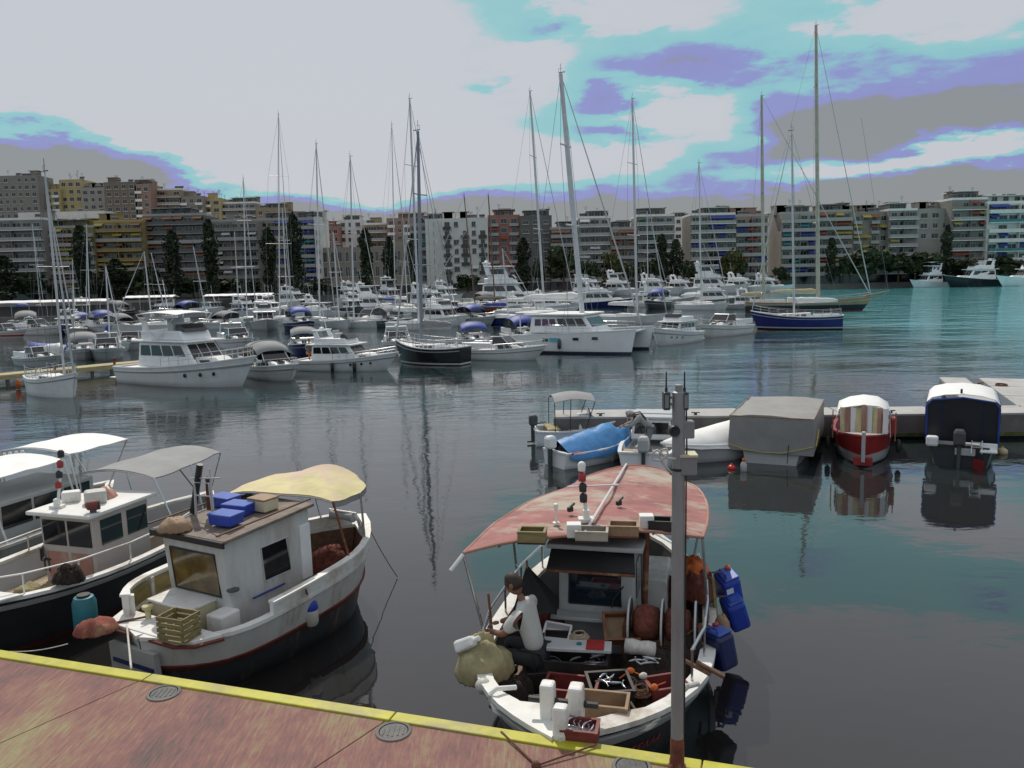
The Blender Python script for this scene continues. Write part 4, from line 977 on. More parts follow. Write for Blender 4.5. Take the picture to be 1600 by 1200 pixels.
for lab, cx, cy, yw, L, hm, tp in [('pale grey sports boat filling the gap left of the flybridge yacht stern', 168, 560, -64, 6.2, lgrey, None), ('dark blue hulled boat under a grey top right of the maroon edged one', 476, 552, -75, 6.0, navy, greyc), ('white boat wedged between the white flybridge cruiser and black sloop', 622, 548, -80, 6.0, white, None),
                                  ('white boat with navy top between black sloop and low speedboat', 742, 545, -78, 6.2, white, bluec), ('white boat tucked behind the catamaran stern with a navy top', 822, 538, -70, 7.0, white, bluec), ('white cruiser partly hidden by the maroon edged canvas boat', 372, 545, -60, 7.0, white, None)]:
    open_cruiser(lab, cx, cy, yw, L, top=tp, hull=hm, scr=tp is None, arch=tp is None)
# the dark corner of small boats at the left, behind the jetty
for lab, cx, cy, yw, L, top, hullm in [('small boat with white top and red striped hull at the left edge', 12, 528, -20, 6.5, None, M('red_stripe_hull', (.66, .66, .66), .3, .05, 2, bands=[(.42, (.42, .04, .03)), (.2, (.6, .6, .6))])), ('white cabin boat pointing right at the far left row', 62, 523, -15, 7.5, None, white), ('white boat with navy sail bundle in the far left row', 135, 516, -25, 7, bluec, white), ('white boat with grey spray top in the far left row', 196, 520, -30, 7, greyc, white),
                                       ('grey canopied boat behind the yellow jetty', 132, 560, -60, 6, greyc, lgrey), ('old grey boat with blue cover behind the yellow jetty', 66, 572, -40, 5.5, None, lgrey), ('boat with maroon rails behind the flybridge yacht stern', 205, 545, -70, 6, None, lgrey)]:
    open_cruiser(lab, cx, cy, yw, L, top=top, hull=hullm, scr=top is None, arch=False)
c_ = P(82, 560, 0); solo('boat_cover', MB().sheet([[Vector((c_.x - 1.5 + i * .5, c_.y - .8 + j * .4, 1.35 - .16 * abs(j - 2) - .05 * i + .04 * math.sin(i * 2 + j))) for j in range(5)] for i in range(7)], .03), bluec, 'blue cover thrown over the old grey boat by the jetty', 'cover', smooth=True)

# the yellow jetty at the left
A, B2 = P(-40, 590, .6), P(248, 563, .6); dv = (B2 - A); Lj = dv.length; rz = math.atan2(dv.y, dv.x)
jt = thing('jetty', 'low wooden jetty with sun yellowed planks at the left', 'jetty', (A.x, A.y, 0), rz)
mb = MB(); q = 0
while q < Lj: mb.box((q + .07, .7, .57 + RN.uniform(-.006, .006)), (.135, 1.5, .05)); q += .15
o = part('plank', mb, woodpier, jt, kind='stuff'); o.name = 'planks'
part('edge_beam', MB().box((Lj / 2, -.03, .44), (Lj, .1, .26)).box((Lj / 2, 1.43, .44), (Lj, .1, .26)), woodpier, jt)
for i in range(9): part('pile', MB().lathe([(.11, -2), (.11, .42)], 8, (.5 + i * Lj / 9, .12, 0)), concd, jt)
for i, x in enumerate((1.2, 4.4, 8.0)): part('bollard', MB().lathe([(.08, 0), (.07, .3), (.11, .34), (.10, .42), (.02, .44)], 10, (x, .25, .6)), rust, jt, autos=40)
for lab, px, py, m in [('orange buoy hung in the dark water below the jetty', 28, 600, orange), ('yellow brown fender hung below the right of the jetty', 186, 583, crate_t), ('reddish fender hung below the right end of the jetty', 212, 580, redp)]:
    w = P(px, py, .3); solo('fender', MB().lathe([(.02, -.28), (.13, -.2), (.14, .1), (.05, .24), (.02, .28)], 10), m, lab, 'fender', w, smooth=True)

# long pale awnings along the inner quay at the left
for i, (lab, a, c_, ya, yb) in enumerate([('long pale awning roof on posts at the far left waterside', -30, 172, 476, 468), ('shorter pale awning roof left of the flybridge yacht', 198, 275, 466, 463), ('narrow pale awning roof behind the ketch masts', 322, 428, 463, 460)]):
    A, C = P(a, ya, 3.4) if False else D(a, ya, 138 + 12 * i), D(c_, yb, 138 + 12 * i); L_ = C.x - A.x; z = (A.z + C.z) / 2
    t0 = thing('waterside_awning', lab, 'awning', (A.x, A.y, .0), 0, 'awnings along the inner quay')
    part('awning_roof', MB().sheet([[Vector((L_ * u / 12, -1.6 + 1.6 * v, z + (.35 if v == 1 else 0) + .04 * (u % 2))) for v in range(3)] for u in range(13)], .08), whitec, t0)
    mb = MB()
    for u in range(int(L_ / 3) + 1): part('post', MB().tube([(u * 3.0, -1.4, .9), (u * 3.0, -1.4, z)], .05, 6), lgrey, t0)
    part('back_wall', MB().box((L_ / 2, 1.7, 1.6), (L_, .15, 2.2)), walls['dark'], t0)
    part('landing', MB().box((L_ / 2, .2, .45), (L_ + 2, 5, 1.1)), concd, t0)

# ------------------------------------------------------------------ the pier in the foreground
E0, E1 = P(0, 1017, 1.0), P(1150, 1198, 1.0)
ed = (E1 - E0).normalized(); en = Vector((ed.y, -ed.x, 0)); en = en if en.y < 0 else -en        # along the edge, and back towards the viewer
if ed.x < 0: ed = -ed


def on_pier(s, w, z=1.0): return Vector((E0.x, E0.y, 0)) + ed * s + en * w + Vector((0, 0, z))


def pier_sw(px, py, z=1.0):
    p = P(px, py, z) - Vector((E0.x, E0.y, z)); return p.dot(ed), p.dot(en)


pm = bpy.data.materials.new('broomed_concrete'); pm.use_nodes = True; t = pm.node_tree; b = t.nodes['Principled BSDF']
co = t.nodes.new('ShaderNodeTexCoord'); j1 = pier_sw(215, 1070); j0 = pier_sw(37, 1150); bang = math.atan2(j0[1] - j1[1], j0[0] - j1[0])


def pn(scale, st, detail=6, rough=.6):
    m0 = t.nodes.new('ShaderNodeMapping'); m0.inputs['Rotation'].default_value = (0, 0, -bang); t.links.new(co.outputs['Object'], m0.inputs[0])
    m1 = t.nodes.new('ShaderNodeMapping'); m1.inputs['Scale'].default_value = st; t.links.new(m0.outputs[0], m1.inputs[0])
    n = t.nodes.new('ShaderNodeTexNoise'); n.inputs['Scale'].default_value = scale; n.inputs['Detail'].default_value = detail; n.inputs['Roughness'].default_value = rough
    t.links.new(m1.outputs[0], n.inputs['Vector']); return n.outputs[0]


streak = pn(11, (.34, 2.6, 1), 8, .72); blotch = pn(1.1, (.6, 1, 1)); grit = pn(70, (.6, 1, 1), 4, .7)
r1 = t.nodes.new('ShaderNodeValToRGB'); e = r1.color_ramp.elements
e[0].position = .36; e[0].color = (.085, .074, .07, 1); e[1].position = .64; e[1].color = (.27, .245, .125, 1); e2 = e.new(.5); e2.color = (.235, .108, .098, 1)
mixv = t.nodes.new('ShaderNodeMath'); mixv.operation = 'MULTIPLY_ADD'; t.links.new(streak, mixv.inputs[0]); mixv.inputs[1].default_value = .5
mv2 = t.nodes.new('ShaderNodeMath'); mv2.operation = 'MULTIPLY'; t.links.new(blotch, mv2.inputs[0]); mv2.inputs[1].default_value = .52; t.links.new(mv2.outputs[0], mixv.inputs[2])
t.links.new(mixv.outputs[0], r1.inputs[0]); t.links.new(r1.outputs[0], b.inputs['Base Color']); b.inputs['Roughness'].default_value = .85
hh = t.nodes.new('ShaderNodeMath'); hh.operation = 'ADD'; t.links.new(streak, hh.inputs[0]); t.links.new(grit, hh.inputs[1])
bp = t.nodes.new('ShaderNodeBump'); bp.inputs['Strength'].default_value = .5; bp.inputs['Distance'].default_value = .012; t.links.new(hh.outputs[0], bp.inputs['Height']); t.links.new(bp.outputs[0], b.inputs['Normal'])

pier = bpy.data.objects.new('pier', None); COL.objects.link(pier); pier.location = (E0.x, E0.y, 0); pier.rotation_euler = (0, 0, math.atan2(ed.y, ed.x)); pier['kind'] = 'structure'
sgn = -1.0                                       # the pier lies on the viewer's side: local -y
s_j = [pier_sw(215, 1070)[0], pier_sw(598, 1140)[0]]; step = s_j[1] - s_j[0]
part('core', MB().box((4, sgn * 3.2, .30), (30, 6.2, 1.30)), concd, pier)
kx = math.cos(bang) / math.sin(bang)              # slant of the joints
joints = [s_j[0] + step * i for i in range(-4, 6)]
for i in range(len(joints) - 1):
    a, c = joints[i] + .006, joints[i + 1] - .006; w0, w1 = .17, 6.0
    sl = lambda s, w: (s + kx * (w - .0) * 1.0, sgn * w)
    poly = [sl(a, w0), sl(c, w0), sl(c, w1), sl(a, w1)]
    part('slab', MB().prism(poly, .955, 1.0), pm, pier, bev=.006)
    part('edge_kerb', MB().box(((a + c) / 2, sgn * .085, .985), (c - a, .165, .075)), yellow, pier, bev=.012)
part('fascia', MB().box((4, .02, .70), (30, .05, .46)), concd, pier)
for lab, px, py in [('round grey drain cover set in the pier, leftmost of the three', 256, 1083), ('round drain cover in the middle of the pier edge, with a dark ring', 615, 1143), ('round drain cover cut by the bottom of the photo beside the pole', 987, 1198)]:
    w = P(px, py, 1.004); t0 = thing('drain_cover', lab, 'drain cover', w)
    part('rim', MB().lathe([(.150, 0), (.150, .012), (.178, .012), (.185, 0)], 28), concd, t0, autos=40)
    part('lid', MB().lathe([(.147, -.004), (.140, .006), (.02, .006)], 28), iron, t0, autos=40)
    mb = MB()
    for k in range(5): mb.box(((k - 2) * .05, 0, .009), (.014, .2 - .03 * abs(k - 2), .006))
    part('ribs', mb, iron, t0)

# ------------------------------------------------------------------ pole with wireless boxes
pb = P(1058, 1199, 1.0); dpo = pb.y; sc_ = dpo / FPX


def pz(px, py): w = D(px, py, dpo); return w.x - pb.x, w.z - 1.0


pole = thing('service_pole', 'grey steel service pole with twin antennas standing at the pier edge', 'pole', pb)
zt = pz(1055, 613)[1]; r0 = .058
part('shaft', MB().lathe([(r0, .10), (r0, 1.2), (r0 * .97, zt), (r0 * .6, zt + .01)], 24), galv, pole, autos=40)
part('neck', MB().lathe([(r0 * .56, zt), (r0 * .56, zt + .065), (.005, zt + .07)], 16), galv, pole, autos=40)
part('base_sleeve', MB().lathe([(.085, 0), (.085, .02), (.066, .03), (.064, .26), (.059, .30)], 20), rust, pole, autos=40)
for k in range(4): part('bolt', MB().lathe([(.012, 0), (.012, .035), (.004, .04)], 6, (.075 * math.cos(k * pi / 2 + .7), .075 * math.sin(k * pi / 2 + .7), .02)), rust, pole)
for sx, px in ((-1, 1041), (1, 1069.5)):
    x, z1 = pz(px, 612); z0 = pz(px, 640)[1]
    bo = part('radio_box', MB().box((x, 0, (z0 + z1) / 2), (.058, .09, z1 - z0)), dgrey, pole, bev=.008)
    part('box_face', MB().box((x + sx * .004, -.05, (z0 + z1) / 2), (.03, .012, (z1 - z0) * .7)), boxg, bo)
    part('antenna', MB().lathe([(.012, z1), (.012, z1 + .03), (.0075, z1 + .04), (.006, pz(px, 582)[1]), (.001, pz(px, 580)[1])], 8, (x, 0, 0)), black, bo)
    part('bracket', MB().box(((x * .5), 0, z1 - .05), (abs(x), .03, .025)).box(((x * .5), 0, z0 + .05), (abs(x), .03, .025)), galv, pole)
x, z = pz(1052, 672); part('lamp_head', MB().lathe([(.02, .10), (.045, .075), (.052, .03), (.046, .0), (.02, .005)], 20, (x, -.07, z), 'Y').lathe([(.02, -.08), (.03, .1)], 10, (x, 0, z), 'Y'), black, pole, autos=40)
x, z1 = pz(1074, 657); z0 = pz(1074, 684)[1]; part('junction_box', MB().box((x + .002, 0, (z0 + z1) / 2), (.105, .10, z1 - z0)), boxg, pole, bev=.01)
part('junction_bracket', MB().box((x - .055, .0, (z0 + z1) / 2), (.02, .06, .2)), black, pole)
x, z1 = pz(1074, 711); z0 = pz(1074, 741)[1]; so = part('socket_box', MB().box((x, 0, (z0 + z1) / 2), (.15, .12, z1 - z0)), boxg, pole, bev=.012)
part('socket_lid', MB().box((x, -.005, z1 + .008), (.156, .135, .02), rx=.08), M('yellowed_lid', (.55, .52, .36), .5), so)
part('bracket', MB().box((x - .08, 0, (z0 + z1) / 2), (.05, .05, .16)), dgrey, pole)
cps = [Vector((pz(px, py)[0], -.09 + .02 * math.sin(i), pz(px, py)[1])) for i, (px, py) in enumerate([(1046, 735), (1037, 726), (1027, 712), (1030, 700), (1038, 697), (1040, 706), (1030, 716), (1018, 716), (1016, 706), (1024, 700), (1040, 712), (1052, 713)])]
part('cable', MB().tube(cps, .011, 6), lgrey, pole, smooth=True)
part('cable', MB().tube([Vector((.06, -.03, pz(1060, 640)[1])), Vector((.066, -.03, pz(1060, 700)[1])), Vector((.062, -.03, pz(1060, 742)[1])), Vector((.06, -.02, .35))], .007, 6), black, pole)
part('strap', MB().lathe([(r0 * 1.0, 0), (r0 * 1.08, .005), (r0 * 1.08, .02), (r0, .025)], 20, (0, 0, pz(1057, 735)[1])), black, pole)

# ------------------------------------------------------------------ floating dock across the water
def dock(label, a, c, w, z0, z1, panel, name='floating_dock'):
    v = c - a; L = v.length; t0 = thing(name, label, 'dock', (a.x, a.y, 0), math.atan2(v.y, v.x), 'floating docks of the small boats')
    part('float', MB().box((L / 2, w / 2, (z0 - .35) / 2 - .1), (L - .3, w - .3, z0 + .35)), M('dark_float', (.02, .02, .02), .8), t0)
    part('fascia', MB().box((L / 2, .04, (z0 + z1) / 2 - .03), (L, .08, z1 - z0 - .06)).box((L / 2, w - .04, (z0 + z1) / 2 - .03), (L, .08, z1 - z0 - .06)).box((.04, w / 2, (z0 + z1) / 2 - .03), (.08, w - .17, z1 - z0 - .06)).box((L - .04, w / 2, (z0 + z1) / 2 - .03), (.08, w - .17, z1 - z0 - .06)), concd, t0)
    part('weed_line', MB().box((L / 2, -.005, z0 - .06), (L, .05, .12)), weed, t0)
    n = max(1, round(L / panel))
    for i in range(n): part('deck_panel', MB().box(((i + .5) * L / n, w / 2, z1 - .035), (L / n - .05, w, .07)), conc, t0, bev=.01)
    for i in range(n): part('cleat', MB().tube([((i + .5) * L / n - .14, .2, z1 + .08), ((i + .5) * L / n + .14, .2, z1 + .08)], .02, 6).box(((i + .5) * L / n, .2, z1 + .03), (.1, .05, .08)), iron, t0)
    return t0


a, c = D(865, 655, 26.6), D(1640, 645, 25.3)
dk = dock('long narrow floating dock behind the row of small boats', Vector((a.x, 26.7, 0)), Vector((c.x, 25.5, 0)), 1.5, .22, .85, 3.0)
# broad cross pontoon at the right
q0 = Vector((15.7, 27.3, 0)); q1 = P(1468, 589, .85); q1 = Vector((q1.x, q1.y, 0)); v = q1 - q0; L = v.length
t0 = thing('pontoon', 'broad pale concrete pontoon at the right edge with dark joint strips', 'pontoon', q0, math.atan2(v.y, v.x)); Wp = 8.5
part('float', MB().box((L / 2, -Wp / 2, -.02), (L - .2, Wp - .2, .7)), MATS['dark_float'], t0)
part('side_wall', MB().box((L / 2, -.05, .52), (L, .1, .44)).box((L / 2, -Wp + .05, .52), (L, .1, .44)).box((.05, -Wp / 2, .52), (.1, Wp - .21, .44)).box((L - .05, -Wp / 2, .52), (.1, Wp - .21, .44)), concd, t0)
for i in range(3):
    for j, (y0, y1) in enumerate(((0, 1.0), (1.5, 4.6), (5.1, 8.4))): part('deck_slab', MB().box(((i + .5) * L / 3, -(y0 + y1) / 2, .80), (L / 3 - .08, y1 - y0, .10)), conc, t0, bev=.015)
for y in (1.25, 4.85): part('service_channel', MB().box((L / 2, -y, .775), (L - .1, .48, .09)), dgrey, t0)
for i, (u, y) in enumerate(((3.0, 1.1), (5.6, 1.2))): part('mooring_ring', MB().tube([(u - .25, -y, .86), (u, -y - .1, .95), (u + .3, -y + .05, .86)], .03, 6), rust, t0)
part('rope_coil', MB().tube([(u + .2 * math.cos(k) * 1.2, -1.9 + .2 * math.sin(k), .87 + .004 * k) for k in [i * .5 for i in range(30)] for u in [5.4]], .02, 5), roped, t0)

# ------------------------------------------------------------------ small boats at the dock
DG = 'small boats at the floating dock'


def dinghy(label, px, py, yaw, L, B, hull, rim=None, deck=None, fs=.5, fm=.5, fb=.75, bul=.32, name='small_boat', cat='boat', band=None, dbl=False, pos=None, ws=.82, rake=.35):
    p = pos or P(px, py, 0); t0 = thing(name, label, cat, p, rad(yaw), DG)
    h = Hull(L, B, fs, fm, fb, ws=ws, rake=rake, tm=.42, pw=2.4, draft=.3, dbl=dbl, n=16)
    add_hull(t0, h, hull, rim=rim or white, deck=deck or lgrey, bul=bul, rimw=.07, rimt=.035, band=band)
    return t0, h


def outboard(par, x, y, z, m, s=1.0):
    o = part('outboard_motor', MB().loft([[Vector((x - .16 * s * k, y - .15 * s * k, z + zz * s)), Vector((x + .2 * s * k, y - .15 * s * k, z + zz * s)), Vector((x + .2 * s * k, y + .15 * s * k, z + zz * s)), Vector((x - .16 * s * k, y + .15 * s * k, z + zz * s))] for zz, k in ((.0, .8), (.08, 1), (.36, 1), (.46, .7))]), m, par, bev=.04)
    part('motor_leg', MB().box((x, y, z - .35 * s), (.16 * s, .1 * s, .75 * s)).box((x - .1 * s, y, z - .68 * s), (.3 * s, .06, .06)), dgrey, o, bev=.015)
    part('tiller', MB().tube([(x + .1, y, z + .05), (x + .55 * s, y, z + .12)], .02, 6), black, o)


def drape(par, name, rows, mat, th=.015, **k): return part(name, MB().sheet(rows, th), mat, par, autos=55, **k)


# boat with a bimini frame, furthest left
t0, h = dinghy('white open boat with pale bimini top on thin black legs, furthest left of the dock', 904, 690, 6, 3.0, 1.4, white, deck=teak)
bw = h.B; g = [[Vector((-.9 + 1.35 * i / 5, (j / 6 - .5) * 1.3, 1.62 + .10 * math.sin(pi * i / 5) - .16 * abs(j / 3 - 1) ** 2.5)) for j in range(7)] for i in range(6)]
drape(t0, 'bimini', g, greyc); mb = MB()
for i, x in ((0, -.9), (5, .1), (2, -.4)):
    for j in (0, 6): mb.tube([(x, g[i][j].y * 1.08, .5), g[i][j]], .014, 6)
part('bimini_frame', mb, black, t0); outboard(t0, -1.55, 0, .62, dgrey, .8)
part('console', MB().box((.2, .2, .55), (.45, .6, .75), taper=.8), white, t0, bev=.05); part('bench', MB().box((-.9, 0, .42), (.4, 1.2, .08)).box((-.2, 0, .42), (.3, 1.2, .06)), teak, t0, bev=.01); part('windscreen', MB().box((.38, .2, 1.02), (.03, .6, .3), ry=-.4), glassd, t0)
part('spotted_cushion', MB().box((-.9, 0, .52), (.42, 1.1, .1)), sack, t0, bev=.03)
# boat under the bright blue tarpaulin
t0, h = dinghy('small boat under a bright blue tarpaulin with white outboard', 928, 718, 34, 3.0, 1.35, white, fs=.45, fm=.45, fb=.62)
rows = []
for i in range(11):
    tt = .04 + .95 * i / 10; hw = h.b(tt) + .06; z = h.z(tt); rg = .42 + .22 * math.sin(pi * min(1, i / 9)) + (.14 if i in (6, 7) else 0)
    rows.append([Vector((-h.L / 2 + tt * h.L, hw * f, z - .16 + (rg) * (1 - abs(f) ** 1.5) * (.85 if abs(f) < .98 else 0) + (.12 if abs(f) < .98 else 0) + .035 * math.sin(i * 2.1 + f * 4))) for f in (-1.03, -.97, -.7, -.35, 0, .35, .7, .97, 1.03)])
drape(t0, 'tarpaulin', rows, tarpb); outboard(t0, -1.62, .05, .55, white, .85)
part('red_gear', MB().box((-1.25, .5, .46), (.4, .2, .12)).box((-1.1, -.55, .44), (.5, .14, .1)), redp, t0, bev=.03)
# boat where the man works
t0, h = dinghy('white boat with a low windscreen and grey cabin top where the man is working', 1018, 714, 74, 4.2, 1.7, white, fs=.55, fm=.55, fb=.85); manboat = t0
c = Cab(.1, 1.5, 1.35, .7, .5, 1.15, rf=.55, tum=.1); o = part('cuddy', c.mb(), white, t0, bev=.06); c.panes(o, 'B', 2, .08, .92, .3, .85); c.panes(o, 'R', 2, .1, .8, .35, .8); c.panes(o, 'L', 2, .2, .9, .35, .8)
part('cuddy_roof', MB().box((.75, 0, 1.2), (1.5, 1.3, .09)), lgrey, t0, bev=.03); outboard(t0, -2.12, 0, .6, lgrey)
part('grab_rail', MB().tube([(.1, -.7, .6), (.0, -.75, 1.35), (.0, .75, 1.35), (.1, .7, .6)], .022, 6), steel, t0); part('thwart', MB().box((-1.2, 0, .42), (.35, 1.5, .06)), teak, t0)
# boat under a pale cover behind the pole
t0, h = dinghy('boat with smooth pale cover sloping down to the pole', 1112, 714, 205, 3.7, 1.5, lgrey, fs=.55, fm=.5, fb=.62)
rows = []
for i in range(9):
    tt = .02 + .96 * i / 8; hw = h.b(tt) + .05; z = h.z(tt); rg = .62 * (1 - i / 8) ** .8 + .12
    rows.append([Vector((-h.L / 2 + tt * h.L, hw * f, z - .05 + rg * (1 - abs(f) ** 2.6) + .012 * math.sin(i * 3 + f * 5))) for f in (-1.02, -.8, -.45, 0, .45, .8, 1.02)])
drape(t0, 'cover', rows, whitec)
# boat under the big grey box cover
pc = P(1213, 727, 0); t0, h = dinghy('boat under a big grey box shaped cover tied with yellow cord', 0, 0, 65, 4.0, 2.0, lgrey, pos=Vector((pc.x -.15 + .87, pc.y + 1.95, 0)), fs=.52, fm=.5, fb=.7)
rows = []; zc = 1.40; hwc = 1.17
for i in range(8):
    x = -2.08 + i * .56; e_ = 0
    rows.append([Vector((x, f * hwc * k, z + .018 * math.sin(i * 2.3 + f * 3) + (.03 * math.sin(i * 1.9 + f) if z < 1 else 0))) for f, k, z in ((-1, 1.0, .36), (-1, 1.02, .62), (-1, 1.0, .95), (-1, .985, zc - .02), (-.5, 1, zc + .03), (0, 1, zc + .05), (.5, 1, zc + .03), (1, .985, zc - .02), (1, 1.0, .95), (1, 1.02, .62), (1, 1.0, .36))])
drape(t0, 'cover', rows, M('box_cover_canvas', (.26, .26, .255), .8, .12, 1.8, bump=.3, bscale=3, brd=.03, dirt=(.30, .24, .21), dirt_amt=.4))
for xe, i in ((-2.09, 0), (1.85, 7)):
    part('cover_end', MB().loft([[Vector((xe, r_[k].y, r_[k].z)) for k in range(11)], [Vector((xe + .02, r_[k].y, r_[k].z)) for k in range(11)]] for r_ in [rows[i]]).add([], []) if False else MB().add([(xe - .012, p.y, p.z) for p in rows[i]] + [(xe + .012, p.y, p.z) for p in rows[i]], [tuple(range(11)), tuple(range(21, 10, -1))] + [(k, (k + 1) % 11, 11 + (k + 1) % 11, 11 + k) for k in range(11)]), MATS['box_cover_canvas'], t0)
part('seam_piping', MB().tube([(-2.11, -1.16, zc), (-2.11, 1.16, zc)], .014, 6).tube([(-2.1, -1.16, zc), (1.85, -1.16, zc)], .014, 6).tube([(-2.1, 1.16, zc), (1.85, 1.16, zc)], .014, 6), crate_t, t0)
part('tie_cord', MB().tube([(-2.13, 1.15, .55), (-2.14, .7, .42), (-2.15, .2, .36), (-2.15, -.3, .38), (-2.14, -.8, .5), (-2.13, -1.18, .62)], .012, 5).tube([(-2.0, -1.22, .62), (-1.5, -1.23, .78), (-1.2, -1.23, .95)], .02, 5), M('yellow_cord', (.50, .42, .10), .8), t0)
part('mooring_line', MB().tube([(-2.12, -.5, .62), (-2.2, -.48, .1)], .012, 5), black, t0)
# red boat with the striped tarpaulin
pc = P(1348, 733, 0); t0, h = dinghy('red and white boat with cream striped tarpaulin hung over its frame', 0, 0, -113, 4.4, 1.72, M('red_boat_hull', (.34, .028, .028), .35, .2, 2, bands=[(.34, (.50, .50, .50)), (.05, (.04, .04, .05))], dirt=(.16, .02, .02), dirt_amt=.4), rim=redp, pos=Vector((pc.x + .86, pc.y + 2.03, 0)), fs=.75, fm=.72, fb=.92, rake=.25)
ct = M('cream_striped_canvas', (.62, .55, .40), .8, .1, 2); rows = []
for i in range(7):
    x = -.6 + i * .34
    rows.append([Vector((x, f * .66 * k, z + .02 * math.sin(i * 2 + f * 3))) for f, k, z in ((-1, 1.12, 1.28), (-1, 1.05, 1.5), (-.6, 1, 1.66), (0, 1, 1.72), (.6, 1, 1.66), (1, 1.05, 1.5), (1, 1.12, 1.28))])
drape(t0, 'awning', rows, whitec)
for k in range(9):
    y0 = -.64 + k * .142; z1 = 1.62 + .08 * (1 - abs(k - 4) / 4); bulge = .05 * math.sin(k * 1.7); kk = k % 3
    part('curtain_fold', MB().sheet([[Vector((1.46 + u * .10 + bulge * (1 - u) + .03 * math.sin(3 * v + k), y0 * (1 - .02 * u) + v * .142, z1 - (z1 - .93) * u)) for v in (0, .5, 1)] for u in (0, .33, .66, 1)], .02), (cream, pinkc, whitec)[kk], t0, autos=60)
part('awning_frame', MB().tube([(1.44, -.7, .8), (1.44, -.66, 1.55), (1.44, 0, 1.70), (1.44, .66, 1.55), (1.44, .7, .8)], .02, 6).tube([(-.6, -.7, .7), (-.6, -.66, 1.5), (-.6, .66, 1.5), (-.6, .7, .7)], .02, 6), steel, t0)
part('stem_post', MB().box((2.16, 0, .62), (.1, .1, .9), ry=.12), lgrey, t0, bev=.02)
for sy in (-1, 1): part('side_pole', MB().tube([(1.5, sy * .82, .7), (1.35, sy * .83, 1.5)], .018, 6), wood, t0); part('fender', MB().lathe([(.02, -.2), (.08, -.12), (.08, .12), (.02, .2)], 10, (.9, sy * .95, .45)), black, t0, smooth=True)
part('red_gear', MB().box((.9, .78, 1.05), (.4, .2, .5)), redp, t0, bev=.05)
part('bow_board', MB().box((2.02, .0, .18), (.05, .5, .25)), redp, t0, bev=.02)
# boat with the navy canopy
pc = P(1500, 729, 0); t0, h = dinghy('dark boat with white topped navy canopy and white outboard plates', 0, 0, 61, 4.2, 1.8, M('dark_boat_hull', (.03, .032, .04), .3, .2, 2), rim=black, pos=Vector((pc.x + 1.0, pc.y + 1.8, 0)), fs=.55, fm=.55, fb=.8)
rows = []
for i in range(6):
    x = -1.55 + i * .52
    rows.append([Vector((x, f * .92, z)) for f, z in ((-1, 1.72), (-.85, 1.86), (-.5, 1.95), (0, 1.99), (.5, 1.95), (.85, 1.86), (1, 1.72))])
drape(t0, 'canopy_top', rows, whitec)
for sy in (-1, 1): part('side_curtain', MB().sheet([[Vector((-1.55 + i * .52, sy * (.93 - .02 * v), 1.73 - 1.1 * v / 4)) for i in range(6)] for v in range(5)], .02), bluec, t0); part('curtain_window', MB().box((-.2, sy * .95, 1.3), (1.6, .02, .45)), glassd, t0)
arch_ = [(-1.57, -.90, .6), (-1.57, -.9, 1.62), (-1.57, -.78, 1.78), (-1.57, 0, 1.88), (-1.57, .78, 1.78), (-1.57, .9, 1.62), (-1.57, .9, .6)]
part('rear_hoop', MB().tube(arch_, .03, 6), bluec, t0); part('rear_curtain', MB().add([(-1.5,) + q[1:] for q in arch_] + [(-1.47,) + q[1:] for q in arch_], [tuple(range(7)), tuple(range(13, 6, -1))] + [(k, (k + 1) % 7, 7 + (k + 1) % 7, 7 + k) for k in range(7)]), M('black_navy_curtain', (.008, .009, .016), .35, .4, 2), t0)
part('curtain_zip', MB().tube([(-1.52, -.5, .7), (-1.52, -.52, 1.75)], .012, 5).tube([(-1.52, .5, .7), (-1.52, .52, 1.75)], .012, 5), navy, t0)
part('canopy_light', MB().lathe([(.03, 0), (.03, .12), (.005, .14)], 8, (-1.4, .05, 1.98)), black, t0)
outboard(t0, -2.2, .05, .62, dgrey, 1.0)
part('swim_plate', MB().box((-2.22, -.66, .52), (.3, .42, .06)).box((-2.1, -.66, .62), (.06, .42, .2)), white, t0, bev=.02)
part('boarding_ladder', MB().tube([(-2.2, -.25, .8), (-2.3, -.25, .45)], .015, 6).tube([(-2.2, -.5, .8), (-2.3, -.5, .45)], .015, 6).box((-2.25, -.375, .62), (.04, .27, .03)).box((-2.21, -.375, .75), (.04, .27, .03)), steel, t0)
part('stern_cushion', MB().box((-2.05, .72, .68), (.25, .32, .30)), white, t0, bev=.07); part('motor_bracket', MB().box((-2.1, -.1, .45), (.25, .5, .2)), lgrey, t0, bev=.02)
part('red_flag', MB().sheet([[Vector((-2.42, -.3 - .26 * u, .34 - .3 * v - .05 * u)) for u in (0, .5, 1)] for v in (0, .5, 1)], .015), redp, t0)
for k, (lab, px, py, m, rr) in enumerate([('round red buoy floating in the dark water left of the grey covered boat', 1143, 731, redb, .11), ('flat red buoy floating below the blue tarpaulin', 918, 720, redb, .17), ('dark red float near the feet of the working man', 1000, 719, redp, .14), ('red capped white bottle float left of the man', 955, 718, ropew, .10), ('small silver bottle float beside the round red buoy', 1162, 734, lgrey, .09), ('yellow white fender ball right of the navy canopy boat', 1566, 706, cream, .15)]):
    w = P(px, py, rr * .35)
    if k in (3, 4):
        t0 = thing('bottle_float', lab, 'float', w); part('bottle', MB().lathe([(.02, -.2), (rr, -.15), (rr, .05), (rr * .5, .14), (rr * .4, .17)], 12, (0, 0, .1)), m, t0, smooth=True); part('cap', MB().lathe([(rr * .5, .14), (rr * .55, .2), (.02, .24)], 12, (0, 0, .1)), redb if k == 3 else orange, t0)
    else: solo('buoy', MB().sphere((0, 0, 0), (rr, rr, rr * .85), 14, 8).lathe([(.03, rr * .7), (.03, rr * 1.05), (.01, rr * 1.1)], 8), m, lab, 'buoy', w, smooth=True)

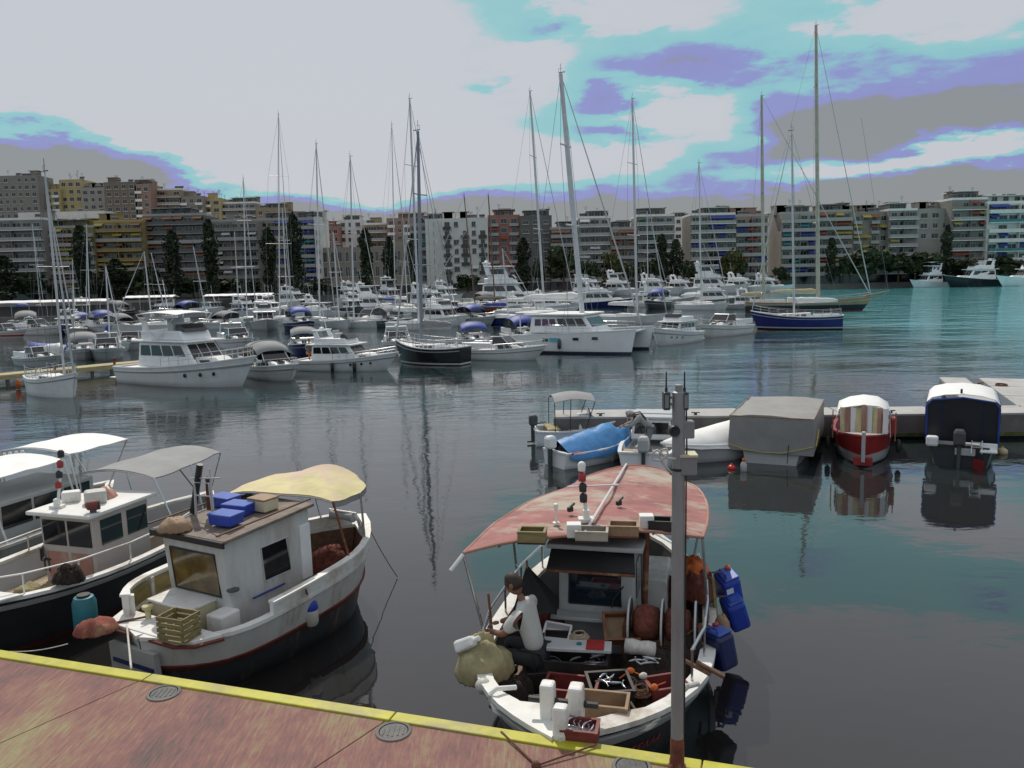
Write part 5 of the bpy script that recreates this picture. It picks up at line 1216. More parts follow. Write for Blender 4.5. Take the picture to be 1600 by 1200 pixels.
# ------------------------------------------------------------------ fishing boats moored to the pier
class Fr:
    """a boat's own frame: turns photo pixels at a height into the boat's coordinates"""
    def __init__(s, x, y, yaw): s.o = Vector((x, y, 0)); s.yaw = rad(yaw); s.inv = Matrix.Rotation(-s.yaw, 3, 'Z'); s.m = Matrix.Rotation(s.yaw, 3, 'Z')
    def L(s, px, py, z): return s.inv @ (P(px, py, z) - s.o)
    def W(s, v): return s.o + s.m @ Vector(v)


FG = 'wooden fishing boats moored along the pier'


def crate(name, label, loc, rz, d, mat, slat=True, rx=0, ry=0, group=None, inner=None, cat='crate', wall=.018, nh=4):
    """open crate: four slatted or solid sides and a floor"""
    t0 = thing(name, label, cat, loc, rz, group); t0.rotation_euler = (rx, ry, rz); a, b, c = d
    part('floor', MB().box((0, 0, .012), (a, b, .024)), inner or mat, t0)
    if slat:
        for k in range(nh):
            z = .03 + (k + .5) * (c - .03) / nh; hh = (c - .03) / nh * .72
            for q in (-1, 1):
                part('slat', MB().box((q * (a / 2 - wall / 2), 0, z), (wall, b - 2 * wall - .004, hh)), mat, t0); part('slat', MB().box((0, q * (b / 2 - wall / 2), z), (a, wall, hh)), mat, t0)
        for q in (-1, 1):
            for w in (-1, 1): part('corner_post', MB().box((q * (a / 2 - wall - .016), w * (b / 2 - wall - .016), c / 2 + .012), (.028, .028, c - .026)), mat, t0)
    else:
        for q in (-1, 1):
            part('side', MB().box((q * (a / 2 - wall / 2), 0, c / 2 + .012), (wall, b - 2 * wall - .002, c - .026)), mat, t0); part('side', MB().box((0, q * (b / 2 - wall / 2), c / 2 + .012), (a, wall, c - .026)), mat, t0)
        part('rim', MB().box((a / 2 - .012, 0, c + .008), (.034, b + .02, .02)).box((-a / 2 + .012, 0, c + .008), (.034, b + .02, .02)).box((0, b / 2 - .012, c + .009), (a - .04, .034, .02)).box((0, -b / 2 + .012, c + .009), (a - .04, .034, .02)), mat, t0)
    return t0


def heap(mat, w, d, h, n=16, seed=0, lumps=.22, strands=0):
    r = random.Random(seed); ph = [(r.uniform(0, 6), r.uniform(2, 6), r.uniform(0, 6)) for _ in range(5)]; g = []
    for i in range(n + 1):
        row = []
        for j in range(n + 1):
            u = i / n * 2 - 1; v = j / n * 2 - 1; q = max(abs(u), abs(v)); rr = math.hypot(u, v) or 1; k = q / rr
            x, y = u * k, v * k; f = max(0, 1 - (x * x + y * y)) ** .5; l = sum(math.sin(a * 1.7 * x + c + b * y * 1.3) for a, b, c in ph) / 5
            row.append(Vector((x * w / 2 * (1 + .08 * l), y * d / 2 * (1 + .08 * l), h * f * (1 + lumps * 2 * l) + .012 * r.uniform(-1, 1))))
        g.append(row)
    mb = MB().sheet(g, .02)
    if strands:
        for q in range(strands):                     # loose mesh cords lying over the heap
            a = r.uniform(0, 6.28); x, y = r.uniform(-.6, .6), r.uniform(-.6, .6); pts = []
            for k in range(9):
                a += r.uniform(-.9, .9); x = max(-.93, min(.93, x + .16 * math.cos(a))); y = max(-.93, min(.93, y + .16 * math.sin(a)))
                i = int((x + 1) / 2 * n + .5); j = int((y + 1) / 2 * n + .5); pts.append(g[min(n, max(0, i))][min(n, max(0, j))] + Vector((0, 0, .008 + .006 * (k % 2))))
            mb.tube(pts, .007, 4)
    return mb


def fish_heap(name, label, loc, n=9, spread=.2, seed=1, s=.24, group='heaps of silver fish in the boat'):
    r = random.Random(seed); t0 = thing(name, label, 'fish', loc, 0, group)
    for k in range(n):
        L = s * r.uniform(.75, 1.2); a = r.uniform(0, 6.28); c = Vector((r.uniform(-1, 1) * spread, r.uniform(-1, 1) * spread * .6, .03 + .012 * k))
        prof = [(0, .004), (.06, .022), (.2, .04), (.4, .048), (.62, .036), (.82, .014), (.87, .012), (.93, .035), (1, .045)]
        rings = []
        for u, w in prof:
            x = (u - .5) * L; fl = .35 if u > .85 else 1; bend = .03 * math.sin(u * 3)
            rings.append([c + Vector((x * math.cos(a) - (w * math.cos(q) * L * 2.2 * .6 + bend) * math.sin(a), x * math.sin(a) + (w * math.cos(q) * L * 2.2 * .6 + bend) * math.cos(a), w * L * 2.0 * math.sin(q) * fl * .8 + .02)) for q in [2 * pi * i / 8 for i in range(8)]])
        part('fish', MB().loft(rings), fish, t0, autos=60)
    return t0


def fender_hung(label, fr, px, py, z, r, hgt, mat=None, rope_to=None, name='fender', topm=None):
    p = P(px, py, z); t0 = thing(name, label, 'fender', p)
    part('body', MB().lathe([(.02, -hgt / 2), (r * .8, -hgt / 2 + .03), (r, -hgt / 2 + .08), (r, hgt / 2 - .08), (r * .6, hgt / 2), (.02, hgt / 2 + .02)], 16), mat or fender_w, t0, autos=40)
    if topm: part('collar', MB().lathe([(r * .95, hgt / 2 - .07), (r * 1.05, hgt / 2 - .04), (r * .8, hgt / 2 + .05), (.04, hgt / 2 + .12)], 16), topm, t0, autos=40)
    if rope_to is not None: part('lanyard', MB().tube([(0, 0, hgt / 2), Vector(rope_to) - p], .012, 6), roped, t0)
    return t0


def text_on(par, body, size, fn, mat, name='lettering'):
    cu = bpy.data.curves.new('lettering', 'FONT'); cu.body = body; cu.size = size; cu.space_character = 1.1; cu.resolution_u = 3
    ob = bpy.data.objects.new('lettering_source', cu); COL.objects.link(ob); dg = bpy.context.evaluated_depsgraph_get(); dg.update()
    me = bpy.data.meshes.new_from_object(ob.evaluated_get(dg)); bpy.data.objects.remove(ob); bpy.data.curves.remove(cu)
    for v in me.vertices: v.co = fn(v.co.x, v.co.y)
    me.materials.clear(); me.materials.append(mat); me.name = name
    return link_mesh(name, me, par)


def planked_deck(par, h, t0_, t1_, dz, inset, mat, pw=.12, name='deck_plank'):
    """planks laid fore and aft, each its own piece, cut to the hull's curve"""
    y = -h.B / 2
    while y < h.B / 2:
        pts = [t for t in [t0_ + (t1_ - t0_) * i / 24 for i in range(25)] if abs(h.pt(t, max(.05, 1 - dz / h.z(t)), 1).y) - inset > max(abs(y), abs(y + pw))]
        if len(pts) > 2:
            a, c = pts[0], pts[-1]; ns = 5; rows = []
            for i in range(ns + 1):
                t = a + (c - a) * i / ns; x = -h.L / 2 + h.L * t; z = h.z(t) - dz + .035
                rows.append([Vector((x, y + .004, z)), Vector((x, y + pw - .004, z))])
            part(name, MB().sheet(rows, .025), mat, par)
        y += pw


def net_light_mast(label, fr, base, top, n=4, cols=None, arm=True):
    b0 = Vector(base); t0 = thing('signal_mast', label, 'mast', b0); v = Vector(top) - b0
    part('staff', MB().tube([(0, 0, 0), v], [.028, .02], 8), aluw, t0)
    for i in range(n):
        q = v * (.42 + .56 * i / max(1, n - 1)); m = (cols or (black, redp, black, whitec))[i % len(cols or (1, 2, 3, 4))]
        part('lamp', MB().lathe([(.02, -.06), (.05, -.05), (.055, .04), (.035, .07), (.01, .08)], 12, q + Vector((-.02, 0, 0))), m, t0, autos=40)
    part('foot', MB().box((0, 0, .03), (.22, .16, .06)).box((0, 0, .1), (.09, .09, .14)), white2, t0, bev=.01)
    if arm: part('cross_arm', MB().tube([(-.25, .04, v.z * .62), (.45, -.03, v.z * .66)], .014, 6), aluw, t0)
    return t0


# ---- the boat in the middle: black hull, broad white gunwale, awning over the after part
YA = -104.4; st = P(868, 1158, 1.02); fwd = Vector((math.cos(rad(YA)), math.sin(rad(YA)), 0)); LB = 7.4; ctr = st - fwd * LB / 2
FA = Fr(ctr.x, ctr.y, YA)
ba = thing('fishing_boat', 'black fishing boat with broad white gunwale, faded pink awning and red name on its bow', 'fishing boat', (ctr.x, ctr.y, 0), rad(YA), FG)
ha = Hull(LB, 3.0, 1.0, .74, 1.02, rake=.30, tm=.52, pw=3.3, dbl=True, draft=.5, flare=.84, n=26, srake=.25, pws=2.6)
blackp = M('black_hull_paint', (.016, .017, .018), .4, .3, 3, bump=.1, dirt=(.06, .05, .04), dirt_amt=.5)
inn = M('inner_bulwark_paint', (.05, .05, .05), .6, .3, 4, dirt=(.15, .10, .07), dirt_amt=.6)
add_hull(ba, ha, blackp, rim=white2, deck=woodb, bul=.42, rimw=.15, rimt=.045, inner=inn, band=(.80, .93, lgrey))
planked_deck(ba, ha, .52, .97, .42, .2, M('dark_deck_planks', (.035, .028, .022), .7, .4, 3, bump=.3, stretch=(.5, 4, 4)), .13)
# name on the port bow
sx = lambda px, py, z: FA.L(px, py, z)


def on_bow(u, v):
    t = 1 - (.012 + .017 * (u / .17) ** .9 * 1.0) ** 1.0 * 1.0
    t = .990 - u * .108
    p_ = ha.pt(t, .50 + v * 1.05 + .0, 1); q_ = ha.pt(t, .50 + v * 1.05, 1, -.012); return q_


text_on(ba, 'MAPIA  ΣΤΕΛΛΑ', .165, on_bow, M('red_lettering', (.55, .05, .05), .5), 'name_lettering')
# stem head and bitts
part('stem_head', MB().box((LB / 2 - .10, .03, 1.08), (.16, .14, .50), ry=-.12), white2, ba, bev=.03)
part('bow_bitt', MB().box((LB / 2 - .42, -.16, 1.12), (.16, .15, .55)), white2, ba, bev=.03); part('bow_bitt', MB().box((LB / 2 - .40, .14, 1.12), (.18, .15, .58)), white2, ba, bev=.03)
part('bow_crossbar', MB().tube([(LB / 2 - .42, -.36, 1.2), (LB / 2 - .42, .36, 1.2)], .035, 8), black, ba)
part('fore_deck', MB().prism([(LB / 2 - .35, -.30), (LB / 2 - .35, .30), (LB / 2 - .75, .85), (LB / 2 - .95, .95), (LB / 2 - .95, -.95), (LB / 2 - .75, -.85)], .80, .86), white2, ba, bev=.01)
# wheelhouse
wf = sx(932, 1000, .55); wx = wf.x; wy = wf.y
wh = Cab(wx - 1.5, wx, 1.10, 1.08, .36, 1.86, rf=.06, rb=0, tum=.03, y=wy); whm = M('wheelhouse_grey', (.36, .37, .37), .5, .1, 2, bump=.08, dirt=(.20, .18, .15), dirt_amt=.5)
o = part('wheelhouse', wh.mb(), whm, ba, bev=.025)
wn_ = part('window', wh.pane('F', .14, .82, .46, .80), M('wheelhouse_glass', (.012, .02, .03), .05, .3, 1, spec=1), o)
q = wh.quad('F', .14, .82, .46, .80); part('window_frame', MB().tube([q[0], q[1], q[2], q[3], q[0]], .018, 6), black, o)
part('side_window', wh.pane('L', .12, .5, .5, .82), glassd, o); part('side_window', wh.pane('R', .5, .88, .5, .82), glassd, o)
part('door', wh.pane('L', .55, .88, .05, .85), M('dark_door', (.03, .03, .03), .5), o)
part('roof', MB().box((wx - .72, wy, 1.90), (1.75, 1.3, .07)), whm, o, bev=.02)
part('visor', MB().add([(wx + .02, wy - .60, 1.86), (wx + .02, wy + .52, 1.86), (wx + .30, wy + .56, 1.66), (wx + .30, wy - .62, 1.66), (wx + .02, wy - .60, 1.80), (wx + .02, wy + .52, 1.80), (wx + .30, wy + .56, 1.60), (wx + .30, wy - .62, 1.60)], [(3, 2, 1, 0), (4, 5, 6, 7), (0, 1, 5, 4), (1, 2, 6, 5), (2, 3, 7, 6), (3, 0, 4, 7)]), M('black_visor', (.012, .012, .013), .6), o)
part('visor_edge', MB().tube([(wx + .31, wy - .62, 1.62), (wx + .31, wy + .56, 1.62)], .018, 6), rust, o)
part('wiper', MB().tube([(wx + .03, wy + .38, 1.36), (wx + .05, wy + .25, 1.18), (wx + .05, wy + .22, 1.05)], .010, 5), black, o)
part('window_sill_board', MB().box((wx + .10, wy - .02, .92), (.24, 1.15, .05)), whm, o, bev=.01)
part('exhaust_pipe', MB().tube([(wx - .3, wy + .62, .5), (wx - .3, wy + .66, 1.9), (wx - .3, wy + .66, 2.05)], .04, 8), rust, o)
# awning
cA = [FA.L(724, 864, 2.0), FA.L(1098, 832, 2.05), FA.L(1075, 729, 2.05), FA.L(878, 752, 2.0)]
rows = []; NA, NB = 14, 14
for i in range(NA + 1):
    u = i / NA; row = []
    for j in range(NB + 1):
        v = j / NB; p_ = (cA[0] * (1 - v) + cA[1] * v) * (1 - u) + (cA[3] * (1 - v) + cA[2] * v) * u
        e = abs(2 * v - 1); rnd = (max(0, u - .55) / .45) ** 2 * e ** 3 * .55; c0 = (cA[0] + cA[1] + cA[2] + cA[3]) / 4
        belly = 1 + .13 * math.sin(pi * min(1, u * 1.15)) * (1 if v > .5 else .8)
        mid = ((cA[0] + cA[1]) / 2) * (1 - u) + ((cA[3] + cA[2]) / 2) * u; p_ = mid + (p_ - mid) * belly
        p_ = p_ + (c0 - p_) * rnd * .5
        z = 2.0 + .14 * (1 - e ** 2) + .02 * math.sin(7 * u + 3 * v) * (1 - e) - .03 * abs(math.sin(u * pi * 3.0)) * (1 - e * .5) + .015 * math.sin(11 * v + 2 * u)
        row.append(Vector((p_.x, p_.y, z)))
    rows.append(row)
aw = part('awning', MB().sheet(rows, .025), M('pink_awning_canvas', (.32, .135, .125), .85, .30, 3.0, bump=.4, bscale=3.5, brd=.04, dirt=(.40, .37, .30), dirt_amt=.9, dpos=(.47, .60), stretch=(1, .55, 1)), ba, autos=60)
part('awning_edge', MB().tube(rows[0], .022, 6).tube([r_[0] for r_ in rows], .018, 6).tube([r_[-1] for r_ in rows], .018, 6).tube(rows[-1], .018, 6), pinkc, aw)
for k in (2, 5, 8, 11): part('batten', MB().tube([rows[i][k] + Vector((0, 0, -.035)) for i in range(NA + 1)], .016, 6), wood, aw)
part('ridge_pole', MB().tube([rows[0][7] + Vector((.05, 0, .03)), rows[NA][7] + Vector((0, 0, .03))], .02, 6), aluw, aw)
for k, (i, j) in enumerate(((0, 0), (0, 14), (NA // 2, 0), (NA // 2, 14), (NA, 3), (NA, 11))):
    p_ = rows[i][j]; tt = min(.97, max(.03, (p_.x + LB / 2) / LB)); g_ = ha.pt(tt, 1, 1 if p_.y > 0 else -1, .08)
    part('awning_post', MB().tube([Vector((g_.x, g_.y, g_.z)), p_ + Vector((0, 0, -.02))], .02, 8), steel, ba)
for a, c in ((sx(704, 892, 1.8), rows[0][0]), (sx(1062, 856, 1.8), rows[0][14] + Vector((0, -.2, 0)))): part('awning_strut', MB().tube([a, c + Vector((0, 0, -.02))], .028, 8), aluw, ba)
# side rails
for sd_ in (1, -1):
    ps = [ha.pt(t, 1, sd_, .10) + Vector((0, 0, .42)) for t in (.30, .42, .54, .66, .76)]
    mb = MB().tube(ps, .020, 8)
    for p_ in ps: mb.tube([p_, p_ - Vector((0, 0, .40))], .016, 6)
    part('hand_rail', mb, steel, ba)
part('engine_box', MB().box((-1.1, wy + .55, .72), (1.0, .7, .75)), white2, ba, bev=.04); part('red_cover', MB().box((-.75, wy + .30, 1.25), (.35, .4, .22)), redb, ba, bev=.08)
part('after_bench', MB().box((-2.4, 0, .62), (.5, 2.0, .08)).box((-2.4, 0, .45), (.4, 1.9, .3)), woodb, ba, bev=.01)
# net winch on the port side of the foredeck
wc = sx(1035, 975, 1.0); wi = part('net_winch', MB().lathe([(.05, -.42), (.11, -.40), (.11, .40), (.05, .42)], 16, tuple(wc), 'Y'), rust, ba, autos=40)
for yy in (-.42, .0, .42): part('winch_flange', MB().lathe([(.02, -.012), (.30, -.016), (.315, 0), (.30, .016), (.02, .012)], 28, (wc.x, wc.y + yy, wc.z), 'Y'), M('worn_flange', (.10, .085, .075), .5, .3, 6, metal=.4), wi, autos=40); part('flange_rim', MB().tube([(wc.x + .315 * math.cos(k * pi / 12), wc.y + yy, wc.z + .315 * math.sin(k * pi / 12)) for k in range(25)], .014, 6), lgrey, wi)
part('winch_stand', MB().box((wc.x, wc.y - .48, .68), (.3, .05, .62)), rust, wi); part('winch_stand', MB().box((wc.x, wc.y + .48, .68), (.3, .05, .62)), rust, wi)
part('wound_net', MB().lathe([(.12, -.38), (.21, -.34), (.24, -.2), (.20, -.05), (.12, -.02)], 16, tuple(wc), 'Y').lathe([(.12, .02), (.2, .06), (.23, .2), (.2, .34), (.12, .38)], 16, tuple(wc), 'Y'), netb, wi, smooth=True)
for k, (px, py, z) in enumerate(((1110, 1046, 1.0), (1088, 1042, 1.02))):
    a = sx(px - 22, py - 12, 1.08); c = sx(px + 22, py + 12, .98); part('thole_bar', MB().tube([a, c], .026, 8), woodb, ba)
part('fairlead', MB().tube([sx(1060, 1086, 1.02), sx(1075, 1072, 1.12), sx(1090, 1068, 1.05)], .03, 8), ropew, ba)
part('white_handle', MB().tube([sx(768, 1100, .78), sx(766, 1084, .98), sx(776, 1076, 1.03), sx(806, 1074, .98)], .028, 8), white2, ba)

CG = 'fish crates on the black fishing boat'


def place(px, py, z): return FA.W(FA.L(px, py, z))


dz_ = .40
ry_ = rad(YA) + pi / 2
crate('fish_crate', 'big dark crate with silver fish across the middle of the black boat foredeck', place(897, 1052, .62), ry_ + .05, (.86, .50, .24), crate_k, False, group=CG)
fish_heap('fish_heap', 'silver fish lying in the big dark crate under the wheelhouse window', place(925, 1040, .66), 8, .17, 3)
crate('fish_crate', 'maroon rimmed crate nearer the bow than the big dark crate', place(893, 1094, .62), ry_, (.62, .40, .20), crate_r, False, group=CG)
crate('fish_crate', 'dark tilted crate with white bellied fish right of the maroon rimmed crate', place(952, 1092, .66), ry_ + .35, (.50, .42, .22), crate_k, False, group=CG, rx=.12)
fish_heap('fish_heap', 'white bellied fish in the dark tilted crate', place(957, 1074, .78), 7, .14, 8)
tb = crate('fish_crate', 'pale tan box with a rope handle on the black boat bow', place(934, 1128, .76), ry_ + .02, (.66, .34, .26), crate_t, False, group=CG)
part('rope_handle', MB().tube([(.34, -.08, .22), (.42, -.05, .12), (.42, .05, .12), (.34, .08, .22)], .014, 6), rope, tb)
crate('fish_crate', 'small maroon crate of fish resting on the white gunwale at the bow', place(907, 1152, .99), ry_ + .03, (.36, .27, .12), crate_r, False, group=CG)
fish_heap('fish_heap', 'silver pink fish in the small maroon crate on the bow', place(908, 1146, 1.02), 7, .09, 5, .17)
wb = place(870, 998, .72); t0 = thing('foam_tray', 'white foam tray tipped against the wheelhouse foot', 'tray', wb, ry_); t0.rotation_euler = (.45, .1, ry_)
part('floor', MB().box((0, 0, .015), (.34, .30, .03)), foam, t0, bev=.006); part('side', MB().box((0, .15, .07), (.36, .03, .13)).box((0, -.15, .07), (.36, .03, .13)), foam, t0, bev=.006); part('side', MB().box((.17, 0, .07), (.03, .27, .13)).box((-.17, 0, .07), (.03, .27, .13)), foam, t0, bev=.006)
t0 = thing('foam_board', 'grey white foam lid lying across the top of the big dark crate', 'lid', place(905, 1012, .94), ry_ + .1); part('board', MB().box((0, 0, .02), (.80, .26, .05)), lgrey, t0, bev=.012); part('strap', MB().box((.2, 0, .047), (.22, .27, .008)), redp, t0); part('cap', MB().lathe([(.035, .045), (.035, .06), (.01, .062)], 12), teal, t0)
t0 = crate('wooden_tray', 'tilted wooden tray with pale bottom leaning beside the wheelhouse', place(970, 986, .86), ry_ + .22, (.46, .44, .10), wood, False, rx=.5, inner=crate_t, cat='tray')
solo('net_roll', MB().lathe([(.02, -.2), (.09, -.19), (.10, -.1), (.085, 0), (.1, .1), (.09, .19), (.02, .2)], 16, axis='X'), ropew, 'pale roll of cord lying right of the wooden tray', 'roll', place(1000, 1012, .86), (0, .1, ry_ + .1), smooth=True)
solo('net_heap', heap(netk, .95, 1.0, .34, 18, 4, strands=14), netk, 'dark heap of net filling the port side of the foredeck', 'fishing net', place(1030, 1060, .40), (0, 0, .4), smooth=True)
solo('net_heap', heap(netb, .8, .9, .5, 18, 9, strands=14), netb, 'reddish brown net heaped between the man and the wheelhouse', 'fishing net', place(858, 990, .45), (0, 0, .4), smooth=True)
t0 = thing('net_heap', 'orange topped red net bundled at the port rail behind the pole', 'fishing net', place(1088, 925, .9)); part('bundle', heap(netb, .55, .8, .40, 14, 14, strands=14), netb, t0, smooth=True); part('float_line', heap(orange, .46, .6, .16, 12, 6), orange, t0, smooth=True, loc=(-.02, .1, .31))
part('hanging_edge', MB().tube([(.18, -.2, .3), (.2, -.3, -.1), (.22, -.33, -.45)], .03, 6), crate_y, t0)
for lab, px, py, z, w, d_, h_, m, sd_ in [('dark net bundle under the starboard rail near the bow', 800, 1095, .48, .6, .5, .30, netk, 91), ('brown net bundle between the foam tray and the big dark crate', 845, 1030, .5, .5, .4, .28, netb, 92), ('dark tarpaulin heap beside the tan box on the port side', 1000, 1108, .52, .6, .4, .30, netk, 93),
                                    ('maroon net bundle behind the winch drums', 1050, 945, .55, .6, .5, .38, netb, 94), ('dark net bundle at the port gunwale ahead of the winch', 1075, 1030, .62, .5, .45, .30, netk, 95)]:
    solo('net_bundle', heap(m, w, d_, h_, 16, sd_, .25, strands=14), m, lab, 'fishing net', place(px, py, z), (0, 0, sd_ * .7), smooth=True)
for lab, px, py, z, m in [('coil of pale rope on the deck left of the maroon crate', 838, 1098, .50, ropew), ('coil of brown rope beside the dark tilted crate', 1002, 1082, .80, roped), ('coil of tan rope on the wheelhouse front ledge', 905, 996, .93, rope)]:
    w = place(px, py, z); solo('rope_coil', MB().tube([((.13 - .0009 * i) * math.cos(i * .5), (.13 - .0009 * i) * math.sin(i * .5), .012 * (i // 12.6) + .004 * math.sin(i * 1.3)) for i in range(75)], .012, 5), m, lab, 'rope coil', w, smooth=True)
solo('float_line', MB().tube([tuple(place(x_, y_, z_)) for x_, y_, z_ in ((968, 1060, .86), (985, 1048, .9), (1005, 1056, .88), (1020, 1074, .84), (1040, 1066, .86))], .01, 5), orange, 'orange cord of floats trailing over the dark net heap', 'float line', smooth=True)
for k, (px, py) in enumerate(((985, 1048), (1005, 1056), (1022, 1074))): solo('net_float', MB().sphere((0, 0, 0), (.055, .04, .04), 10, 6), (orange, ropew, orange)[k], ('orange cork float on the cord nearest the crates', 'pale cork float in the middle of the cord', 'orange cork float at the end of the cord by the pole')[k], 'float', place(px, py, .90), (0, 0, .4 * k), smooth=True)
crate('fish_crate', 'dark empty crate stacked behind the big dark crate', place(880, 1022, .60), ry_ + .1, (.56, .38, .22), crate_k, False, group=CG)
crate('fish_crate', 'maroon crate half under the dark net by the port gunwale', place(1040, 1092, .66), ry_ + .5, (.46, .34, .20), crate_r, False, group=CG)
fish_heap('fish_heap', 'few silver fish dropped beside the roll of pale cord', place(1005, 1040, .80), 5, .13, 15, .2)
t0 = thing('bucket', 'grey bucket standing beside the fisherman', 'bucket', place(862, 1068, .48)); part('pail', MB().lathe([(.10, 0), (.13, .24), (.14, .25), (.125, .245), (.095, .02)], 18), boxg, t0, autos=40); part('handle', MB().tube([(.13 * math.cos(a), .02, .24 + .11 * math.sin(a)) for a in [pi * i / 8 for i in range(9)]], .006, 5), wire, t0)
# blue cans hung over the port side as fenders
for k, (lab, px, py, z, rx, ry2, rz) in enumerate([('blue plastic can hung highest over the port side of the black boat', 1138, 918, .92, .25, -.3, .2), ('blue plastic can hanging just below the highest one', 1148, 956, .62, .2, -.35, .1), ('blue can with dark face hung nearest the bow on the port side', 1124, 1014, .72, -.1, -.15, .5)]):
    w = P(px, py, z); t0 = thing('blue_can', lab, 'plastic can', w, 0, 'blue plastic cans used as fenders'); t0.rotation_euler = (rx, ry2, rz); t0.scale = (1.2, 1.2, 1.15)
    part('body', MB().box((0, 0, 0), (.24, .30, .40)), bluep if k < 2 else M('dark_blue_plastic', (.012, .02, .09), .4, .3, 4), t0, bev=.045)
    part('top_panel', MB().box((.02, 0, .21), (.19, .25, .03)), blueb, t0, bev=.012); part('handle', MB().tube([(-.04, -.07, .21), (-.04, -.06, .27), (-.04, .06, .27), (-.04, .07, .21)], .016, 6), bluep, t0); part('cap', MB().lathe([(.035, .20), (.035, .25), (.01, .26)], 12, (.07, .08, 0)), orange if k == 0 else redp, t0)
    if k == 0: part('paper_label', MB().box((-.05, -.152, .08), (.09, .006, .08)), whitec, t0)
    part('lanyard', MB().tube([(-.04, 0, .27), (-.22, 0, .36), (-.34, .05, .30)], .012, 6), roped, t0)
solo('net_floats', heap(crate_t, .22, .25, .2, 10, 21), crate_t, 'bundle of tan cork floats between the blue cans', 'floats', P(1128, 985, .80), smooth=True)
# sack, jug and net on the starboard gunwale beside the man
solo('sack', heap(sack, .72, .55, .34, 18, 31, .16), sack, 'beige olive sack slumped over the starboard gunwale', 'sack', place(757, 1048, .80), (.2, 0, .3), smooth=True)
solo('sack_fold', heap(sack, .5, .25, .22, 14, 33, .2), sack, 'upper fold of sacking tied with brown cord above the slumped sack', 'sack', place(748, 1020, 1.0), (.1, .1, .2), smooth=True)
t0 = thing('water_jug', 'white plastic jug lying on the gunwale left of the sack', 'jug', place(728, 1006, 1.16), .9); t0.rotation_euler = (1.0, .35, .9)
part('body', MB().box((0, 0, 0), (.17, .15, .27), taper=.8), foam, t0, bev=.035); part('neck', MB().lathe([(.03, .13), (.03, .18), (.035, .18), (.035, .21), (.01, .215)], 12), foam, t0); part('handle', MB().tube([(.06, 0, .1), (.12, 0, .12), (.12, 0, .0), (.075, 0, -.03)], .014, 6), foam, t0)
solo('net_float', MB().sphere((0, 0, 0), .095, 14, 8), fender_w, 'round grey float lying inside the starboard bow', 'float', place(755, 1072, .86), smooth=True)
t0 = thing('oar', 'dark brown pole leaning beside the man over the starboard side', 'pole', place(771, 990, .9)); tp = D(763, 928, place(771, 990, .9).y) - place(771, 990, .9); part('shaft', MB().tube([(0, 0, -.2), tp], .016, 6), wood, t0)
t0 = thing('folded_parasol', 'black folded tarpaulin peak standing behind the man', 'tarpaulin', place(835, 985, .8)); pk = D(823, 882, place(835, 985, .8).y + .3) - place(835, 985, .8)
part('cloth', MB().add([(-.28, 0, .3), (.30, -.08, .25), (.36, .32, .3), (-.2, .34, .3), tuple(pk)], [(0, 1, 4), (1, 2, 4), (2, 3, 4), (3, 0, 4), (3, 2, 1, 0)]), M('black_cloth', (.014, .014, .016), .85, .3, 4, bump=.3), t0); part('stick', MB().tube([(0, .1, -.3), tuple(pk + Vector((0, 0, .06)))], .014, 6), wood, t0)
# on the awning
awl = lambda px, py: FA.W(FA.L(px, py, 2.14))
for lab, px, py, rz, d, m, sl in [('brown wooden box furthest left on the pink awning', 832, 846, .1, (.36, .26, .15), crate_y, False), ('pale grey box second from the left on the pink awning', 925, 843, .1, (.42, .28, .13), M('grey_tan_box', (.36, .32, .27), .7, .2, 4), False), ('maroon lined tray third from the left on the pink awning', 974, 836, .1, (.40, .26, .14), crate_t, False), ('dark box furthest right on the pink awning beside the pole', 1032, 826, .05, (.32, .26, .12), crate_k, False)]:
    t0 = crate('box', lab, FA.W(FA.L(px, py, 2.10)), ry_ + rz, d, m, sl, group='boxes on the pink awning', inner=crate_r if 'maroon' in lab else crate_k, cat='box')
for lab, px, py in [('white foam block between the brown and grey boxes on the awning', 897, 838), ('white foam block between the tray and dark box on the awning', 1010, 824)]: solo('foam_block', MB().box((0, 0, .09), (.19, .17, .18)), foam, lab, 'foam block', FA.W(FA.L(px, py, 2.12)), (0, 0, ry_ + .2), bev=.012)
bq = FA.W(FA.L(916, 815, 2.14)); tq = D(911, 728, bq.y); net_light_mast('white signal mast with red and black lamps on the pink awning', FA, bq, tq, 4, (black, black, redp, whitec), True)
bq = FA.W(FA.L(869, 818, 2.13)); t0 = thing('deck_lamp', 'small white lamp stand left of the signal mast on the awning', 'lamp', bq); part('stem', MB().tube([(0, 0, 0), (0, 0, .22)], .018, 8).lathe([(.05, 0), (.05, .02), (.02, .03)], 12), white2, t0); part('head', MB().lathe([(.02, .2), (.035, .22), (.03, .28), (.005, .29)], 12), white2, t0)
for lab, px, py in [('small black fitting on the awning below the signal mast', 891, 800), ('black bird shaped fitting right of the signal mast', 967, 790)]: solo('fitting', MB().box((0, 0, .04), (.08, .06, .07)).box((.03, 0, .09), (.12, .04, .03), ry=-.5), black, lab, 'fitting', FA.W(FA.L(px, py, 2.15)), (0, 0, .6), bev=.01)

